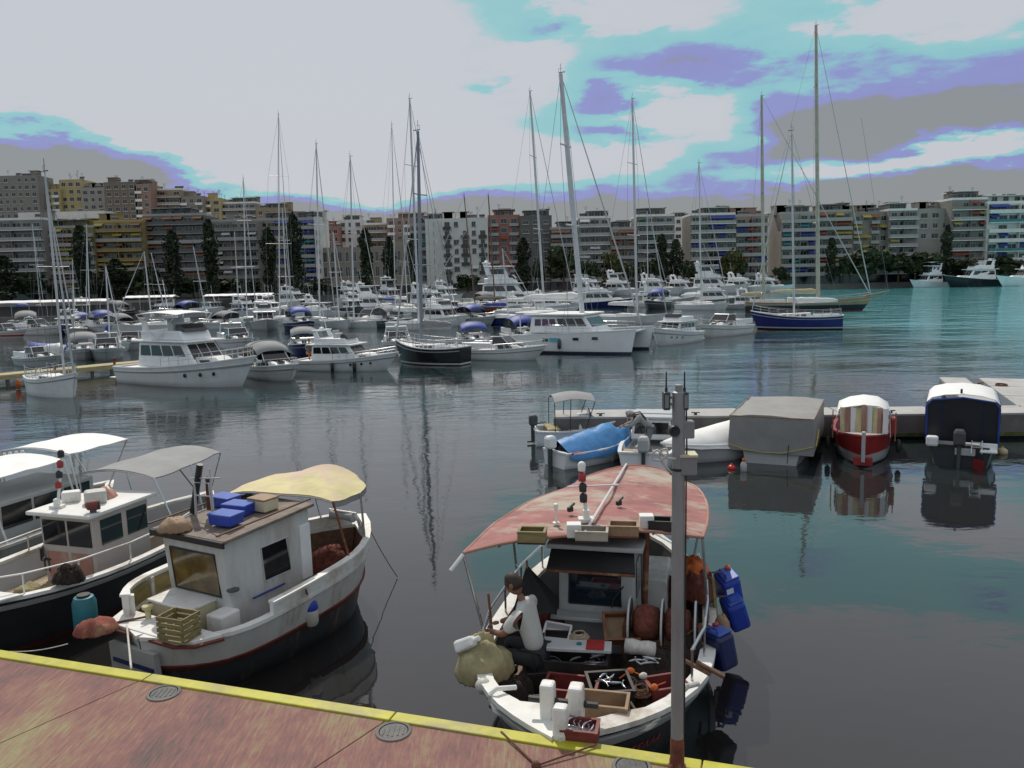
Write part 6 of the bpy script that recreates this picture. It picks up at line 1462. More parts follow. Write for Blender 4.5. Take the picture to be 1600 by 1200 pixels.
# ---- white boat on the left with cream awning
YB = -119.0
bow = P(232, 1004, .85); fwd = Vector((math.cos(rad(YB)), math.sin(rad(YB)), 0)); LBb = 4.6; ctr = bow - fwd * LBb / 2 + Vector((fwd.y, -fwd.x, 0)) * .2
FB = Fr(ctr.x, ctr.y, YB)
bb = thing('fishing_boat', 'white fishing boat with sloped wheelhouse and cream awning on the left', 'fishing boat', (ctr.x, ctr.y, 0), rad(YB), FG)
hb = Hull(LBb, 2.3, 1.15, .92, .86, rake=.12, tm=.45, pw=7.0, dbl=True, draft=.5, flare=.85, n=24, srake=.3, pws=2.6)
whb = M('white_boat_paint', (.64, .64, .62), .45, .08, 2, bump=.08, bands=[(.46, (.20, .04, .03)), (.42, (.03, .033, .04))], dirt=(.30, .21, .14), dirt_amt=.6, dpos=(.53, .66), stretch=(3, 3, .45))
add_hull(bb, hb, whb, rim=white2, deck=M('tan_deck', (.30, .22, .15), .7, .25, 3, bump=.2, stretch=(.5, 5, 5), dirt=(.20, .07, .05), dirt_amt=.6), bul=.50, rimw=.09, rimt=.04, inner=woodb, band=(.46, .54, M('oxide_strake', (.15, .035, .025), .6, .25, 4)))
planked_deck(bb, hb, .55, .93, .50, .14, teak, .12)
part('bow_deck', MB().prism([(LBb / 2 - .08, -.62), (LBb / 2 - .08, .62), (LBb / 2 - .2, .84), (LBb / 2 - .52, 1.0), (LBb / 2 - .52, -1.0), (LBb / 2 - .2, -.84)], .86, .915), white2, bb, bev=.01)
part('bow_trim', MB().tube([(LBb / 2 - .52, -1.03, .85), (LBb / 2 - .18, -.87, .85), (LBb / 2 - .05, -.63, .85), (LBb / 2 - .05, .63, .85), (LBb / 2 - .18, .87, .85), (LBb / 2 - .52, 1.03, .85)], .028, 6), MATS['oxide_strake'], bb)
# raised starboard bulwark with ochre panels, raised port bulwark aft of the step
for sd_, ta, tb_ in ((-1, .50, .93), (1, .02, .72), (-1, .02, .50)):
    n = 12; up = .34 if sd_ == -1 and ta > .3 else .20; col = [ta + (tb_ - ta) * i / n for i in range(n + 1)]
    part('wash_board', MB().loft([[hb.pt(t, 1, sd_, -.02, .02), hb.pt(t, 1, sd_, -.03, up), hb.pt(t, 1, sd_, .05, up), hb.pt(t, 1, sd_, .05, .02)] for t in col]), MATS['white_paint'], bb, autos=40)
    part('cap_rail', MB().loft([[hb.pt(t, 1, sd_, -.05, up), hb.pt(t, 1, sd_, -.05, up + .035), hb.pt(t, 1, sd_, .075, up + .035), hb.pt(t, 1, sd_, .075, up)] for t in col]), white2, bb, autos=40)
    if ta > .3:
        for k in range(3):
            a, c = ta + .02 + k * .137, ta + .02 + k * .137 + .115
            cc = [a + (c - a) * i / 4 for i in range(5)]
            part('ochre_panel', MB().loft([[hb.pt(t, 1, sd_, .055, -.30), hb.pt(t, 1, sd_, .055, up - .04), hb.pt(t, 1, sd_, .085, up - .04), hb.pt(t, 1, sd_, .085, -.30)] for t in cc]), woodl, bb, autos=40)
            part('frame_rib', MB().loft([[hb.pt(t, 1, sd_, .05, -.34), hb.pt(t, 1, sd_, .05, up), hb.pt(t, 1, sd_, .11, up), hb.pt(t, 1, sd_, .11, -.34)] for t in (c + .004, c + .016)]), white2, bb)
# wheelhouse
f0 = FB.L(372, 838, 1.92); f1 = FB.L(258, 836, 1.92); r0_ = FB.L(481, 786, 2.02)
ww = 1.34; xf = 1.10; xb = -.46; yc = -.14
whc = Cab(xb, xf, ww, ww * .96, .42, 1.98, rf=-.16, rb=0, tum=.02, y=yc, zf=1.93)
wbm = M('white_wheelhouse', (.56, .57, .57), .45, .06, 2, bump=.06, dirt=(.32, .26, .19), dirt_amt=.6, dpos=(.48, .66), stretch=(2.5, 2.5, .5))
o = part('wheelhouse', whc.mb(), wbm, bb, bev=.025)
wq = whc.quad('F', .12, .86, .44, .86); part('windscreen', whc.pane('F', .12, .86, .44, .86), M('painted_reflection_glass', (.13, .085, .03), .12, .6, 2.5, spec=.8, dirt=(.16, .03, .02), dirt_amt=.8), o); part('window_frame', MB().tube([wq[0], wq[1], wq[2], wq[3], wq[0]], .024, 6), black, o)  # amber and maroon reflection painted into the windscreen's base colour
wq = whc.quad('L', .40, .72, .46, .80); part('side_window', whc.pane('L', .40, .72, .46, .80, skew=.1), glassd, o); part('window_frame', MB().tube([wq[0], wq[1], wq[2], wq[3], wq[0]], .016, 6), lgrey, o)
part('side_window', whc.pane('R', .28, .6, .46, .80), glassd, o)
part('corner_fairing', whc.pane('L', .86, .99, .30, .86, out=.03), white, o, bev=.01); part('hand_rail', MB().tube([whc.quad('L', .22, .6, .36, .4)[0] + Vector((0, .05, 0)), whc.quad('L', .22, .6, .36, .4)[1] + Vector((0, .05, 0))], .016, 6), bluec, o)
part('roof', MB().loft([[Vector((xf + .22, yc - ww * .57, 1.935)), Vector((xf + .22, yc + ww * .57, 1.935)), Vector((xf + .22, yc + ww * .57, 1.985)), Vector((xf + .22, yc - ww * .57, 1.985))], [Vector((xb - .05, yc - ww * .55, 2.01)), Vector((xb - .05, yc + ww * .55, 2.01)), Vector((xb - .05, yc + ww * .55, 2.06)), Vector((xb - .05, yc - ww * .55, 2.06))]]), M('brown_roof', (.20, .165, .14), .8, .3, 4, bump=.3, dirt=(.12, .05, .03), dirt_amt=.7), o, bev=.012)
part('visor', MB().box((xf + .235, yc, 1.93), (.04, ww * 1.15, .09)), black, o, bev=.01)
mb = MB()
for sy in (-1, 1): mb.tube([(xf + .3, yc + sy * ww * .53, 2.08), (xb, yc + sy * ww * .53, 2.14)], .016, 6)
part('roof_rail', mb, woodb, o)
part('engine_hatch', MB().box((xf + .26, yc - .12, .74), (.46, .86, .52)), M('cream_paint', (.60, .54, .38), .5, .12, 3, dirt=(.40, .30, .2), dirt_amt=.4), bb, bev=.03); part('hatch_lid', MB().box((xf + .27, yc - .12, 1.02), (.52, .92, .045)), white2, bb, bev=.015)
part('side_locker', MB().box((xf + .2, yc + .62, .74), (.36, .30, .42)), white2, bb, bev=.03)
part('vent_cowl', MB().lathe([(.04, 0), (.04, .12), (.075, .15), (.075, .19), (.02, .20)], 12, (LBb / 2 - .42, -.35, .91)), cream, bb, autos=40)
part('anchor_line', MB().tube([(LBb / 2 - .42, -.33, .95), (LBb / 2 - .25, -.5, .93), (LBb / 2 - .1, -.6, .93)], .016, 6), roped, bb)
part('wheel_valve', MB().lathe([(.02, 0), (.09, .01), (.09, .03), (.02, .04)], 12, (xf + .05, yc + .68, 1.2)), dgrey, bb)
part('bow_patch', MB().loft([[Vector((LBb / 2 + .0 - .01 * 0, y, .25)), Vector((LBb / 2 + .02, y, .70)), Vector((LBb / 2 - .06, y, .70)), Vector((LBb / 2 - .10, y, .25))] for y in (-.62, -.3, .05, .3)]), M('pale_bow_patch', (.42, .43, .43), .5, .1, 3), bb)
part('bow_stripe', MB().loft([[Vector((LBb / 2 + .022, y, .44)), Vector((LBb / 2 + .026, y, .50)), Vector((LBb / 2 - .02, y, .50)), Vector((LBb / 2 - .02, y, .44))] for y in (-.55, 0, .28)]), navy, bb)
# awning
cB = [FB.L(346, 774, 2.12), FB.L(520, 784, 2.05), FB.L(584, 747, 2.1), FB.L(470, 728, 2.2)]; rows = []
for i in range(11):
    u = i / 10; row = []
    for j in range(11):
        v = j / 10; p_ = (cB[0] * (1 - v) + cB[1] * v) * (1 - u) + (cB[3] * (1 - v) + cB[2] * v) * u; e = abs(2 * v - 1); mid = ((cB[0] + cB[1]) / 2) * (1 - u) + ((cB[3] + cB[2]) / 2) * u
        p_ = mid + (p_ - mid) * (1 + .12 * math.sin(pi * u)); c0 = sum(cB, Vector()) / 4; p_ += (c0 - p_) * .22 * (max(0, u - .6) / .4) ** 2 * e ** 2
        row.append(Vector((p_.x, p_.y, p_.z + .11 * (1 - e ** 2) - .045 * abs(math.sin(u * pi * 3)) ** .7 * (1 - .4 * e) + .02 * math.sin(9 * v + 4 * u))))
    rows.append(row)
aw = part('awning', MB().sheet(rows, .02), cream, bb, autos=60); part('valance', MB().loft([[r_[10], r_[10] - Vector((0, 0, .10)), r_[10] - Vector((0, .012, .10)), r_[10] - Vector((0, .012, 0))] for r_ in rows]), greyc, aw)
for k in (0, 3, 6, 10): part('hoop', MB().tube([q - Vector((0, 0, .03)) for q in rows[k]], .014, 6), steel, aw)
for (i, j) in ((0, 0), (0, 10), (10, 1), (10, 9), (5, 10), (5, 0)):
    p_ = rows[i][j]; tt = min(.97, max(.02, (p_.x + LBb / 2) / LBb)); g_ = hb.pt(tt, 1, 1 if j > 5 else -1, .05, .2); part('awning_post', MB().tube([g_, p_], .018, 8), steel if (i, j) != (0, 10) else rust, bb)
# gear on and in the white boat
RB = rad(YB); placeB = lambda px, py, z: FB.W(FB.L(px, py, z))
crate('slatted_crate', 'olive brown slatted wooden crate on the white boat foredeck', placeB(281, 996, .92), RB + pi / 2 + .15, (.42, .34, .34), crate_y, True)
for lab, px, py, rz in [('blue lidded box nearest the roof edge of the white boat', 354, 818, .1), ('blue lidded box in the middle of the white boat roof', 374, 802, .15), ('blue box half hidden at the back of the white boat roof', 352, 790, .0)]:
    t0 = thing('blue_box', lab, 'box', placeB(px, py, 2.04), RB + pi / 2 + rz, 'blue boxes on the wheelhouse roof'); part('box', MB().box((0, 0, .07), (.40, .28, .14), taper=1.06), bluep, t0, bev=.015); part('lid', MB().box((0, 0, .155), (.44, .32, .035)), blueb, t0, bev=.012)
t0 = thing('cream_box', 'cream box with tan lid behind the blue boxes on the roof', 'box', placeB(412, 796, 2.05), RB + pi / 2); part('box', MB().box((0, 0, .09), (.36, .30, .18)), MATS['cream_paint'], t0, bev=.02); part('lid', MB().box((0, 0, .19), (.38, .32, .03)), crate_t, t0, bev=.01)
solo('life_jacket_heap', heap(crate_r, .5, .4, .16, 12, 41), crate_t, 'tan and maroon rope heap at the left of the white boat roof', 'rope heap', placeB(274, 826, 2.02), smooth=True)
t0 = thing('roof_frame', 'grey lamp frame with dark tubes standing on the white boat roof', 'frame', placeB(322, 806, 2.04), RB + pi / 2)
part('frame', MB().tube([(-.22, 0, 0), (-.20, 0, .50), (.12, 0, .52), (.16, 0, 0)], .02, 6).tube([(-.20, 0, .30), (.14, 0, .32)], .014, 6).tube([(-.4, .1, .52), (.5, -.1, .66)], .012, 6), lgrey, t0)
part('dark_tube', MB().tube([(-.34, .04, 0), (-.10, .04, .78)], .05, 8), black, t0); part('dark_tube', MB().tube([(.03, .05, .1), (.05, .05, .52)], .045, 8), M('maroon_tube', (.09, .02, .02), .5), t0); part('lamp', MB().lathe([(.03, 0), (.05, .05), (.03, .1), (.01, .11)], 10, (.05, .05, .5)), black, t0)
part('whip_aerial', MB().tube([(.18, 0, 0), (.15, 0, .75)], .014, 6), lgrey, t0)
fender_hung('large grey white bucket fender with blue collar on the white boat', FB, 486, 962, .55, .11, .34, rope_to=placeB(478, 921, 1.08), topm=bluep)
fender_hung('small pale fender hung left of the large bucket fender', FB, 420, 990, .45, .055, .26, rope_to=placeB(417, 968, .85), topm=black)
solo('net_heap', heap(netb, .9, .7, .3, 14, 51, strands=14), netb, 'brown nets in the after well of the white boat', 'fishing net', FB.W((-1.45, 0, .66)), (0, 0, RB), smooth=True)
t0 = thing('net_hauler', 'white net roller frame at the stern of the white boat', 'roller', FB.W((-1.85, -.1, 1.15)), RB); part('frame', MB().tube([(-.2, -.3, 0), (-.1, -.3, .3), (-.1, .3, .3), (-.2, .3, 0)], .025, 6), white2, t0); part('drum', MB().lathe([(.04, -.26), (.09, -.25), (.06, 0), (.09, .25), (.04, .26)], 12, (-.1, 0, .22), 'Y'), lgrey, t0, autos=40)
t0 = thing('blue_barrel', 'teal blue drum standing between the two left boats', 'barrel', P(133, 958, .85), 0); part('body', MB().lathe([(.02, -.28), (.15, -.27), (.165, -.2), (.165, .16), (.13, .25), (.02, .27)], 18), M('teal_drum', (.025, .16, .20), .4, .25, 4), t0, autos=40); part('dark_opening', MB().lathe([(.02, .262), (.09, .262), (.09, .285), (.02, .285)], 14), black, t0)
solo('rug', heap(redp, .55, .42, .16, 12, 61), M('red_brown_rug', (.24, .07, .05), .95, .3, 6, bump=.4, dirt=(.36, .30, .16), dirt_amt=.7), 'red brown rug with pale fringe hung over the white boat bow', 'rug', P(150, 985, .95), (0, 0, .4), smooth=True)

# ---- darker boat behind it, and its neighbour at the left edge
YC = -107.0; FC = Fr(-7.55, 13.9, YC); bc = thing('fishing_boat', 'dark hulled fishing boat with boxy pale wheelhouse behind the white one', 'fishing boat', FC.o, rad(YC), FG)
hc = Hull(6.6, 2.4, 1.05, .84, 1.02, rake=.3, tm=.48, pw=2.8, dbl=True, draft=.5, flare=.85, n=22, srake=.3, pws=2.5)
add_hull(bc, hc, M('dark_boat_paint', (.022, .023, .028), .4, .3, 3, bump=.1, bands=[(.08, (.10, .025, .02))]), rim=white2, deck=teak, bul=.45, rimw=.10, rimt=.04, inner=lgrey, band=(.84, .93, lgrey))
planked_deck(bc, hc, .5, .95, .45, .14, teak, .13)
part('bow_deck', MB().prism([(3.15, -.2), (3.15, .2), (2.7, .75), (2.3, .95), (2.3, -.95), (2.7, -.75)], 1.0, 1.04), white2, bc, bev=.01)
whc2 = Cab(-.75, .50, 1.16, 1.14, .42, 1.66, rf=-.04, tum=.0); wcm = M('cream_wheelhouse', (.46, .42, .39), .5, .12, 2, bump=.08, dirt=(.46, .24, .20), dirt_amt=.5)
o = part('wheelhouse', whc2.mb(), wcm, bc, bev=.02)
whc2.panes(o, 'F', 2, .05, .95, .56, .92, gap=.05); whc2.panes(o, 'L', 2, .12, .96, .56, .92, gap=.1); whc2.panes(o, 'R', 2, .06, .9, .56, .92, gap=.05)
part('roof', MB().box((-.10, 0, 1.70), (1.62, 1.36, .07)), deckw, o, bev=.02); part('wall_panel', whc2.pane('F', .08, .46, .08, .46), pinkc, o); part('wall_panel', whc2.pane('F', .54, .92, .08, .46), pinkc, o)
for sd_ in (-1, 1):
    ps = [hc.pt(t, 1, sd_, .08, .35) for t in (.28, .4, .55, .7, .82, .92)]; mb = MB().tube(ps, .016, 6)
    for p_ in ps: mb.tube([p_, p_ - Vector((0, 0, .34))], .014, 6)
    part('hand_rail', mb, white2, bc)
rows = []
for i in range(9): rows.append([Vector((-.95 - i * .27, -.28 + (j / 8 - .5) * (1.75 - .3 * (i / 8) ** 2), 1.98 + .12 * (1 - abs(j / 4 - 1) ** 2) - .03 * abs(math.sin(i * .9)) + .04 * i / 8)) for j in range(9)])
aw = part('awning', MB().sheet(rows, .02), greyc, bc, autos=60)
for k in (0, 4, 8): part('hoop', MB().tube([q - Vector((0, 0, .03)) for q in rows[k]], .014, 6), steel, aw)
for i, j in ((0, 0), (0, 8), (8, 0), (8, 8), (4, 0), (4, 8)):
    p_ = rows[i][j]; g_ = hc.pt(max(.02, (p_.x + 3.3) / 6.6), 1, 1 if j > 4 else -1, .06); part('awning_post', MB().tube([g_, p_], .016, 6), steel, bc)
text_on(bc, 'ΘΑΛΑΣΣΑ' if False else 'Βους', .15, lambda u, v: hc.pt(.985 - u * .10 - .05, .52 + v * 1.0, 1, -.012), whitec, 'name_lettering')
pc_ = lambda px, py, z: FC.W(FC.L(px, py, z))
bq = pc_(90, 794, 1.73); net_light_mast('white signal mast with black and maroon balls on the dark boat roof', FC, bq, D(97, 708, bq.y + .1), 4, (redp, black, redp, black), False)
solo('roof_tank', MB().box((0, 0, .12), (.36, .28, .24)), fender_w, 'white plastic tank on the dark boat roof', 'tank', pc_(150, 786, 1.73), (0, 0, .5), bev=.05); solo('roof_tank', MB().box((0, 0, .10), (.30, .20, .20)), white2, 'smaller white tank left of the plastic tank on the roof', 'tank', pc_(112, 784, 1.73), (0, 0, .4), bev=.03)
t0 = thing('search_light', 'maroon searchlight with black lens on the dark boat roof edge', 'searchlight', pc_(146, 800, 1.74), .4); part('housing', MB().lathe([(.03, -.12), (.08, -.08), (.09, .08), (.03, .09)], 14, (0, 0, .12), 'X'), M('maroon_housing', (.17, .04, .035), .5), t0, autos=40); part('lens', MB().lathe([(.085, .075), (.085, .11), (.02, .115)], 14, (0, 0, .12), 'X'), black, t0); part('bracket', MB().box((0, 0, .03), (.1, .1, .06)), dgrey, t0)
solo('rope_heap', heap(roped, .45, .4, .14, 12, 71), crate_y, 'olive and maroon rope heap on the dark boat foredeck', 'rope heap', pc_(45, 925, .72), smooth=True)
t0 = thing('stool', 'black stool with upturned seat on the dark boat deck', 'stool', pc_(80, 890, .62), .3); part('seat', MB().box((0, 0, .22), (.24, .22, .03)), black, t0, bev=.01); part('back', MB().box((-.11, 0, .33), (.03, .22, .22)), black, t0, bev=.01); part('leg', MB().box((0, 0, .1), (.2, .03, .2)).box((0, 0, .1), (.03, .18, .2)), dgrey, t0)
solo('net_heap', heap(netk, .5, .4, .22, 12, 81, strands=14), netk, 'dark brown net heap on the gunwale of the dark boat', 'fishing net', pc_(108, 905, 1.02), smooth=True)
solo('red_bundle', heap(pinkc, .55, .5, .18, 12, 82), pinkc, 'pinkish folded cloth on the dark boat behind its tank', 'cloth', pc_(158, 778, 1.73), smooth=True)

YD = -107.0; FD = Fr(-10.35, 14.9, YD); bd = thing('fishing_boat', 'fishing boat at the left edge with white awnings and a maroon bench', 'fishing boat', FD.o, rad(YD), FG)
hd = Hull(7.0, 2.5, 1.05, .86, 1.05, rake=.3, tm=.48, pw=2.8, dbl=True, draft=.5, flare=.85, n=20, srake=.3, pws=2.5)
add_hull(bd, hd, whb, rim=white2, deck=teak, bul=.4, rimw=.1, rimt=.04, inner=lgrey)
c = Cab(-2.2, .1, 1.5, 1.45, .5, 1.55, tum=.0); o = part('deckhouse', c.mb(), M('pale_deckhouse', (.44, .45, .44), .5, .1, 2), bd, bev=.02); c.panes(o, 'L', 3, .05, .95, .5, .92, gap=.03); c.panes(o, 'F', 2, .06, .94, .5, .92, gap=.04); c.panes(o, 'R', 3, .05, .95, .5, .92, gap=.03)
part('bench', MB().box((1.0, .35, .72), (1.5, .5, .12)), bluec, bd, bev=.03); part('bench_back', MB().box((1.0, .12, .98), (1.5, .1, .42)), M('maroon_vinyl', (.17, .025, .03), .45, .15, 3), bd, bev=.03)
for a, c_, wdt, z in ((.3, -1.5, 1.7, 2.05), (-1.6, -3.2, 1.8, 2.15)):
    rows = [[Vector((a + (c_ - a) * i / 6, -.1 + (j / 6 - .5) * wdt, z + .10 * (1 - abs(j / 3 - 1) ** 2) - .02 * abs(math.sin(i * 1.1)))) for j in range(7)] for i in range(7)]
    aw = part('awning', MB().sheet(rows, .02), whitec, bd, autos=60); part('hoop', MB().tube([q - Vector((0, 0, .03)) for q in rows[0]], .014, 6).tube([q - Vector((0, 0, .03)) for q in rows[6]], .014, 6), steel, aw)
    for i, j in ((0, 0), (0, 6), (6, 0), (6, 6)):
        p_ = rows[i][j]; g_ = hd.pt(max(.02, min(.97, (p_.x + 3.5) / 7)), 1, 1 if j > 3 else -1, .06); part('awning_post', MB().tube([g_, p_], .02, 6), white2, bd)
for k in range(4): solo('white_jug', MB().lathe([(.02, 0), (.08, .01), (.085, .16), (.04, .22), (.03, .27), (.01, .275)], 12), foam, ['white jug furthest left on the deckhouse roof at the left edge', 'second white jug from the left on the deckhouse roof', 'third white jug from the left on the deckhouse roof', 'white jug nearest the white awning on the deckhouse roof'][k], 'jug', P(8 + k * 9.5, 726 - k * 1.5, 1.56), group='white jugs on the deckhouse roof', smooth=True)

# mooring lines
def line(label, a, c, r=.014, sag=.0, mat=None):
    a, c = Vector(a), Vector(c); t0 = a; return solo('mooring_rope', MB().tube([(c - a) * (i / 10) - Vector((0, 0, sag * math.sin(pi * i / 10))) for i in range(11)], r, 6), mat or roped, label, 'rope', a, smooth=True)


k0 = P(838, 1196, 1.015)
line('brown mooring rope running left from the knot on the pier to the bow', k0, P(783, 1143, 1.03), .010); line('brown mooring rope running right from the knot on the pier', k0 + Vector((.02, 0, .004)), P(932, 1163, 1.05), .010)
solo('rope_knot', heap(roped, .09, .07, .035, 8, 3), roped, 'knot of brown rope on the pier below the bow', 'knot', k0, smooth=True)
line('thin pale mooring line from the left dark bow to the pier', P(2, 1018, 1.0), P(106, 1006, .95), .007, .04, ropew)
line('grey mooring line from the white boat bow to the pier', P(205, 1045, 1.03), FB.W((LBb / 2 - .12, -.4, .93)), .014, .02, ropew)
line('thin line from the white boat stern down to the water', FB.W((-LBb / 2 - .02, .1, 1.2)), FB.W((-LBb / 2 - .5, .4, .02)), .008, .05, roped)

# ------------------------------------------------------------------ people
def skin_body(name, chain, edges, mat, parent, levels=2):
    """one continuous surface grown round a skeleton: chain = {joint: (point, radius)}"""
    ks = list(chain); me = bpy.data.meshes.new(name); me.from_pydata([chain[k][0] for k in ks], [(ks.index(a), ks.index(b)) for a, b in edges], []); me.materials.append(mat)
    o = bpy.data.objects.new(name, me); COL.objects.link(o); o.parent = parent
    sk = o.modifiers.new('skin', 'SKIN'); sk.use_smooth_shade = True; sk.branch_smoothing = .4
    if not me.skin_vertices: me.skin_vertices.new()
    for i, k in enumerate(ks):
        r = chain[k][1]; me.skin_vertices[0].data[i].radius = r if isinstance(r, tuple) else (r, r)
    me.skin_vertices[0].data[0].use_root = True
    sb = o.modifiers.new('subdivision', 'SUBSURF'); sb.levels = levels; sb.render_levels = levels
    return o


def hand(par, wrist, dirv, up, s=1.0, mat=None, side=1):
    d = Vector(dirv).normalized(); u = (Vector(up) - d * Vector(up).dot(d)).normalized(); w = d.cross(u) * side; W = Vector(wrist)
    ch = {'w': (W, .024 * s), 'p': (W + d * .045 * s, (.036 * s, .018 * s)), 'q': (W + d * .085 * s, (.038 * s, .016 * s))}; ed_ = [('w', 'p'), ('p', 'q')]
    o = skin_body('palm', ch, ed_, mat, par, 1)
    for i, L in enumerate((.068, .078, .072, .056)):
        b0 = W + d * .082 * s + w * (.027 - .018 * i) * s; c = {0: (b0, .0095 * s), 1: (b0 + d * L * .45 * s - u * .006 * s, .009 * s), 2: (b0 + d * L * .75 * s - u * .022 * s, .0085 * s), 3: (b0 + d * L * .9 * s - u * .042 * s, .007 * s)}
        skin_body('finger', c, [(0, 1), (1, 2), (2, 3)], mat, o, 1)
    b0 = W + d * .03 * s + w * .03 * s; c = {0: (b0, .011 * s), 1: (b0 + d * .028 * s + w * .024 * s - u * .008 * s, .0105 * s), 2: (b0 + d * .055 * s + w * .028 * s - u * .022 * s, .008 * s)}
    skin_body('thumb', c, [(0, 1), (1, 2)], mat, o, 1)


def head(par, c, face, up, r=.105, skinm=None, hairm=None, cap=None):
    f = Vector(face).normalized(); u = (Vector(up) - f * Vector(up).dot(f)).normalized(); s = f.cross(u); C = Vector(c)
    T = lambda x, y, z: C + f * x + s * y + u * z
    g = []
    for i in range(15):
        a = -pi / 2 + pi * i / 14; q = max(math.cos(a), .03); ring = []
        for k in range(20):
            b = 2 * pi * k / 20; x = math.cos(b) * q; y = math.sin(b) * q; z = math.sin(a)
            jx = 1 - .22 * max(0, -z) ** 1.2; nz = .22 * math.exp(-((y / .16) ** 2) - ((z + .12) / .17) ** 2) if x > 0 else 0; ey = -.06 * (math.exp(-(((abs(y) - .33) / .14) ** 2) - ((z - .02) / .1) ** 2)) if x > 0 else 0
            mo = -.03 * math.exp(-((y / .25) ** 2) - ((z + .48) / .05) ** 2) if x > 0 else 0
            ring.append(T((x * .98 * jx + nz + ey + mo) * r, y * .78 * jx * r, z * 1.22 * r))
        g.append(ring)
    o = part('head', MB().loft(g), skinm, par, smooth=True)
    for sd_ in (-1, 1):
        part('ear', MB().sphere(T(-.05 * r, sd_ * .78 * r, 0), (.03, .022, .035), 8, 6), skinm, o, smooth=True); part('eye', MB().sphere(T(.86 * r, sd_ * .30 * r, .06 * r), .013, 8, 6), M('eye_dark', (.02, .015, .01), .2), o, smooth=True)
    part('mouth', MB().box(T(.86 * r, 0, -.5 * r), (.02, .04, .008)), M('lips', (.22, .08, .07), .5), o, bev=.003)
    hm = []
    for i in range(9):
        a = -.15 + (pi / 2 + .15) * i / 8; q = max(math.cos(a), .03)
        hm.append([T((math.cos(2 * pi * k / 18) * q * 1.02 - (.14 if math.cos(2 * pi * k / 18) > .2 and i < 5 else .05)) * r, math.sin(2 * pi * k / 18) * q * .87 * r, (math.sin(a) * 1.30 - (.35 if math.cos(2 * pi * k / 18) < 0 and i == 0 else 0) + (.3 if math.cos(2 * pi * k / 18) > .2 and i < 2 else 0)) * r) for k in range(18)])
    part('cap' if cap else 'hair', MB().loft(hm), cap or hairm, o, smooth=True)
    if cap: part('cap_peak', MB().loft([[T(.8 * r, -.6 * r, .45 * r), T(.8 * r, .6 * r, .45 * r), T(.8 * r, .6 * r, .52 * r), T(.8 * r, -.6 * r, .52 * r)], [T(1.45 * r, -.4 * r, .28 * r), T(1.45 * r, .4 * r, .28 * r), T(1.45 * r, .4 * r, .33 * r), T(1.45 * r, -.4 * r, .33 * r)]]), cap, o)
    return o


def person(label, loc, rz, J, shirt, trousers, skinm, sleeve='elbow', cap=None, hairm=None, face=(1, 0, -.2), shoe=None):
    """J: joints in the figure's own frame (x the way it faces)"""
    t0 = thing('person', label, 'person', loc, rz); V_ = {k: Vector(v) for k, v in J.items()}
    rr = dict(pelvis=(.125, .10), waist=(.125, .095), chest=(.155, .115), neck0=.062, neck=.05)
    for s in 'LR': rr.update({'sh' + s: .062, 'el' + s: .045, 'wr' + s: .030, 'hip' + s: .088, 'kn' + s: .060, 'an' + s: .042, 'toe' + s: .036})
    E = [('pelvis', 'waist'), ('waist', 'chest'), ('chest', 'neck0'), ('neck0', 'neck')]
    for s in 'LR': E += [('chest', 'sh' + s), ('sh' + s, 'el' + s), ('el' + s, 'wr' + s), ('pelvis', 'hip' + s), ('hip' + s, 'kn' + s), ('kn' + s, 'an' + s), ('an' + s, 'toe' + s)]
    inn_ = {k: (.76 if k in ('pelvis', 'waist', 'chest') else .60 if k in ('neck0', 'shL', 'shR') else .9 if k.startswith(('hip', 'kn')) else 1) for k in rr}
    mul_ = lambda r, k: tuple(x * k for x in r) if isinstance(r, tuple) else r * k
    skin_body('body', {k: (V_[k], mul_(rr[k], inn_[k])) for k in rr}, E, skinm, t0)
    up = lambda r, k: tuple(x * k for x in r) if isinstance(r, tuple) else r * k
    tor = ['pelvis', 'waist', 'chest', 'neck0'] + (['shL', 'shR'] + (['elL', 'elR'] if sleeve != 'none' else []))
    c = {k: (V_[k], up(rr[k], 1.42 if k[:2] in ('ch', 'sh') else 1.28)) for k in tor}; c['neck0'] = (V_['neck0'].lerp(V_['chest'], .12), .085)
    if sleeve == 'elbow':
        for s in 'LR': c['el' + s] = (V_['sh' + s].lerp(V_['el' + s], .9), .070)
    if sleeve == 'long':
        for s in 'LR': c['wr' + s] = (V_['el' + s].lerp(V_['wr' + s], .85), .044)
    E2 = [e for e in E if e[0] in c and e[1] in c]; skin_body('shirt', c, E2, shirt, t0)
    leg = ['pelvis'] + [a + s for s in 'LR' for a in ('hip', 'kn', 'an')]; c = {k: (V_[k], up(rr[k], 1.17)) for k in leg}; skin_body('trousers', c, [e for e in E if e[0] in c and e[1] in c], trousers, t0)
    for s in 'LR':
        d = (V_['toe' + s] - V_['an' + s]); part('shoe', MB().loft([[V_['an' + s] + d * u + Vector((0, w * math.cos(q), h * math.sin(q) - .02)) for q in [2 * pi * i / 10 for i in range(10)]] for u, w, h in ((-.5, .02, .03), (-.35, .04, .05), (.2, .045, .055), (.8, .05, .04), (1.2, .035, .028), (1.35, .01, .012))]), shoe or black, t0, smooth=True)
        dv_ = V_['wr' + s] - V_['el' + s]; hand(t0, V_['wr' + s], dv_, (0, 0, 1), 1.0, skinm, 1 if s == 'L' else -1)
    head(t0, V_['head'], face, (V_['head'] - V_['neck0']), .105, skinm, hairm or hair, cap)
    return t0


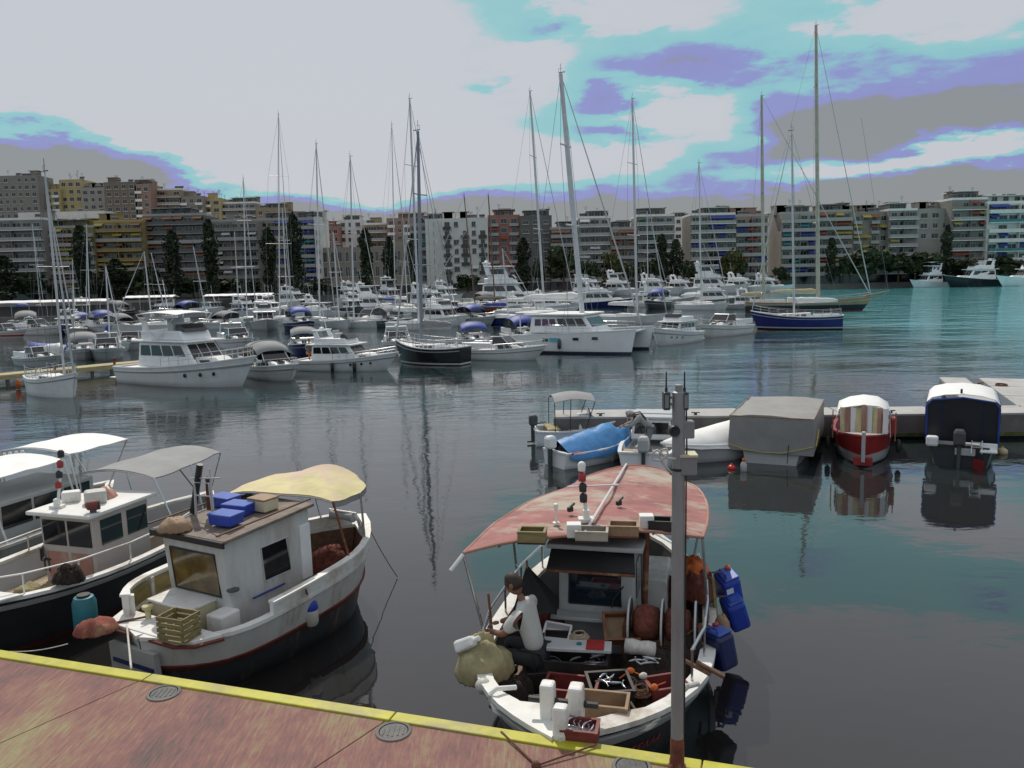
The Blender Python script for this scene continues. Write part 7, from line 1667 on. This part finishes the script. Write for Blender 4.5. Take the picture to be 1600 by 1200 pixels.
# fisherman bent over the starboard gunwale of the black boat, his back to the wheelhouse
fp = place(832, 1072, .46)
person('fisherman in loose pale shirt bent over his net on the black boat', fp, rad(158), dict(
    pelvis=(-.04, 0, .42), waist=(-.02, 0, .60), chest=(.05, 0, .86), neck0=(.11, 0, 1.03), neck=(.14, 0, 1.08), head=(.20, .0, 1.18),
    shL=(.05, -.22, .94), shR=(.05, .22, .94), elL=(.20, -.28, .70), elR=(.22, .27, .70), wrL=(.44, -.14, .64), wrR=(.46, .12, .64),
    hipL=(-.03, -.12, .38), hipR=(-.03, .12, .38), knL=(.36, -.17, .42), knR=(.36, .17, .42), anL=(.32, -.18, .07), anR=(.32, .18, .07), toeL=(.46, -.19, .04), toeR=(.46, .19, .04)), shirtw, trous, skind, 'elbow', face=(1, 0, -.55)).scale = (1.12, 1.12, 1.10)
solo('seat_box', MB().box((0, 0, .15), (.36, .42, .30)), crate_k, 'dark box the fisherman sits on inside the starboard side', 'box', fp + Vector((.08, 0, -.02)), (0, 0, .1), bev=.015)
# man standing and stooping in the white boat at the dock
mp = Vector((manboat.location.x, manboat.location.y, .30)) + Vector((-.15, -1.0, 0))
w_ = P(1012, 716, .30); mp = Vector((w_.x, w_.y + .2, .30))
ps = person('stooping man in grey top and cap with dark shoulder straps working at the dock', mp, rad(176), dict(
    pelvis=(-.12, 0, .86), waist=(-.02, 0, .98), chest=(.20, 0, 1.16), neck0=(.34, 0, 1.24), neck=(.39, 0, 1.25), head=(.48, 0, 1.27),
    shL=(.22, -.20, 1.20), shR=(.22, .20, 1.20), elL=(.40, -.24, .97), elR=(.42, .22, .98), wrL=(.64, -.14, .92), wrR=(.66, .12, .92),
    hipL=(-.11, -.10, .82), hipR=(-.11, .10, .82), knL=(.02, -.12, .46), knR=(-.02, .12, .46), anL=(-.10, -.13, .08), anR=(-.14, .13, .08), toeL=(.04, -.14, .04), toeR=(.0, .14, .04)), shirtg, trousg, skin, 'long', cap=lgrey, face=(.7, 0, -.8))
part('shoulder_strap', MB().tube([(.02, -.13, 1.12), (.18, -.15, 1.30), (.34, -.13, 1.27), (.36, -.12, 1.08)], .022, 6).tube([(.02, .13, 1.12), (.18, .15, 1.30), (.34, .13, 1.27), (.36, .12, 1.08)], .022, 6).tube([(.02, -.13, 1.10), (.02, .13, 1.10)], .02, 6), black, ps)
# seated figure on the cruiser
b2 = [o_ for o_ in bpy.data.objects if o_.get('label') == 'white flybridge cruiser with two black fenders and seated figure aboard'][0]
sp_ = b2.matrix_basis @ Vector((-2.75, -.2, .66))
person('figure in grey sitting at the stern of the white flybridge cruiser', sp_, rad(-60), dict(
    pelvis=(-.05, 0, .42), waist=(-.03, 0, .58), chest=(.02, 0, .84), neck0=(.04, 0, 1.02), neck=(.05, 0, 1.07), head=(.07, 0, 1.18),
    shL=(.02, -.20, .92), shR=(.02, .20, .92), elL=(.12, -.26, .68), elR=(.12, .26, .68), wrL=(.34, -.16, .60), wrR=(.34, .16, .60),
    hipL=(-.03, -.11, .40), hipR=(-.03, .11, .40), knL=(.38, -.13, .44), knR=(.38, .13, .44), anL=(.40, -.13, .08), anR=(.40, .13, .08), toeL=(.53, -.14, .04), toeR=(.53, .14, .04)), trousg, M('orange_trousers', (.42, .16, .06), .8), skin, 'long')
for lab, tt in (('black fender hung at the bow side of the white flybridge cruiser', .66), ('black fender hung amidships on the white flybridge cruiser', .46)):
    w = b2.matrix_basis @ Vector((-3.5 + 7 * tt, -1.62 if tt < .5 else -1.36, .30)); t0 = thing('fender', lab, 'fender', w); part('body', MB().lathe([(.02, -.32), (.11, -.25), (.12, .2), (.04, .3)], 12), black, t0, smooth=True); part('lanyard', MB().tube([(0, 0, .28), (0, .10, .62)], .012, 5), ropew, t0)
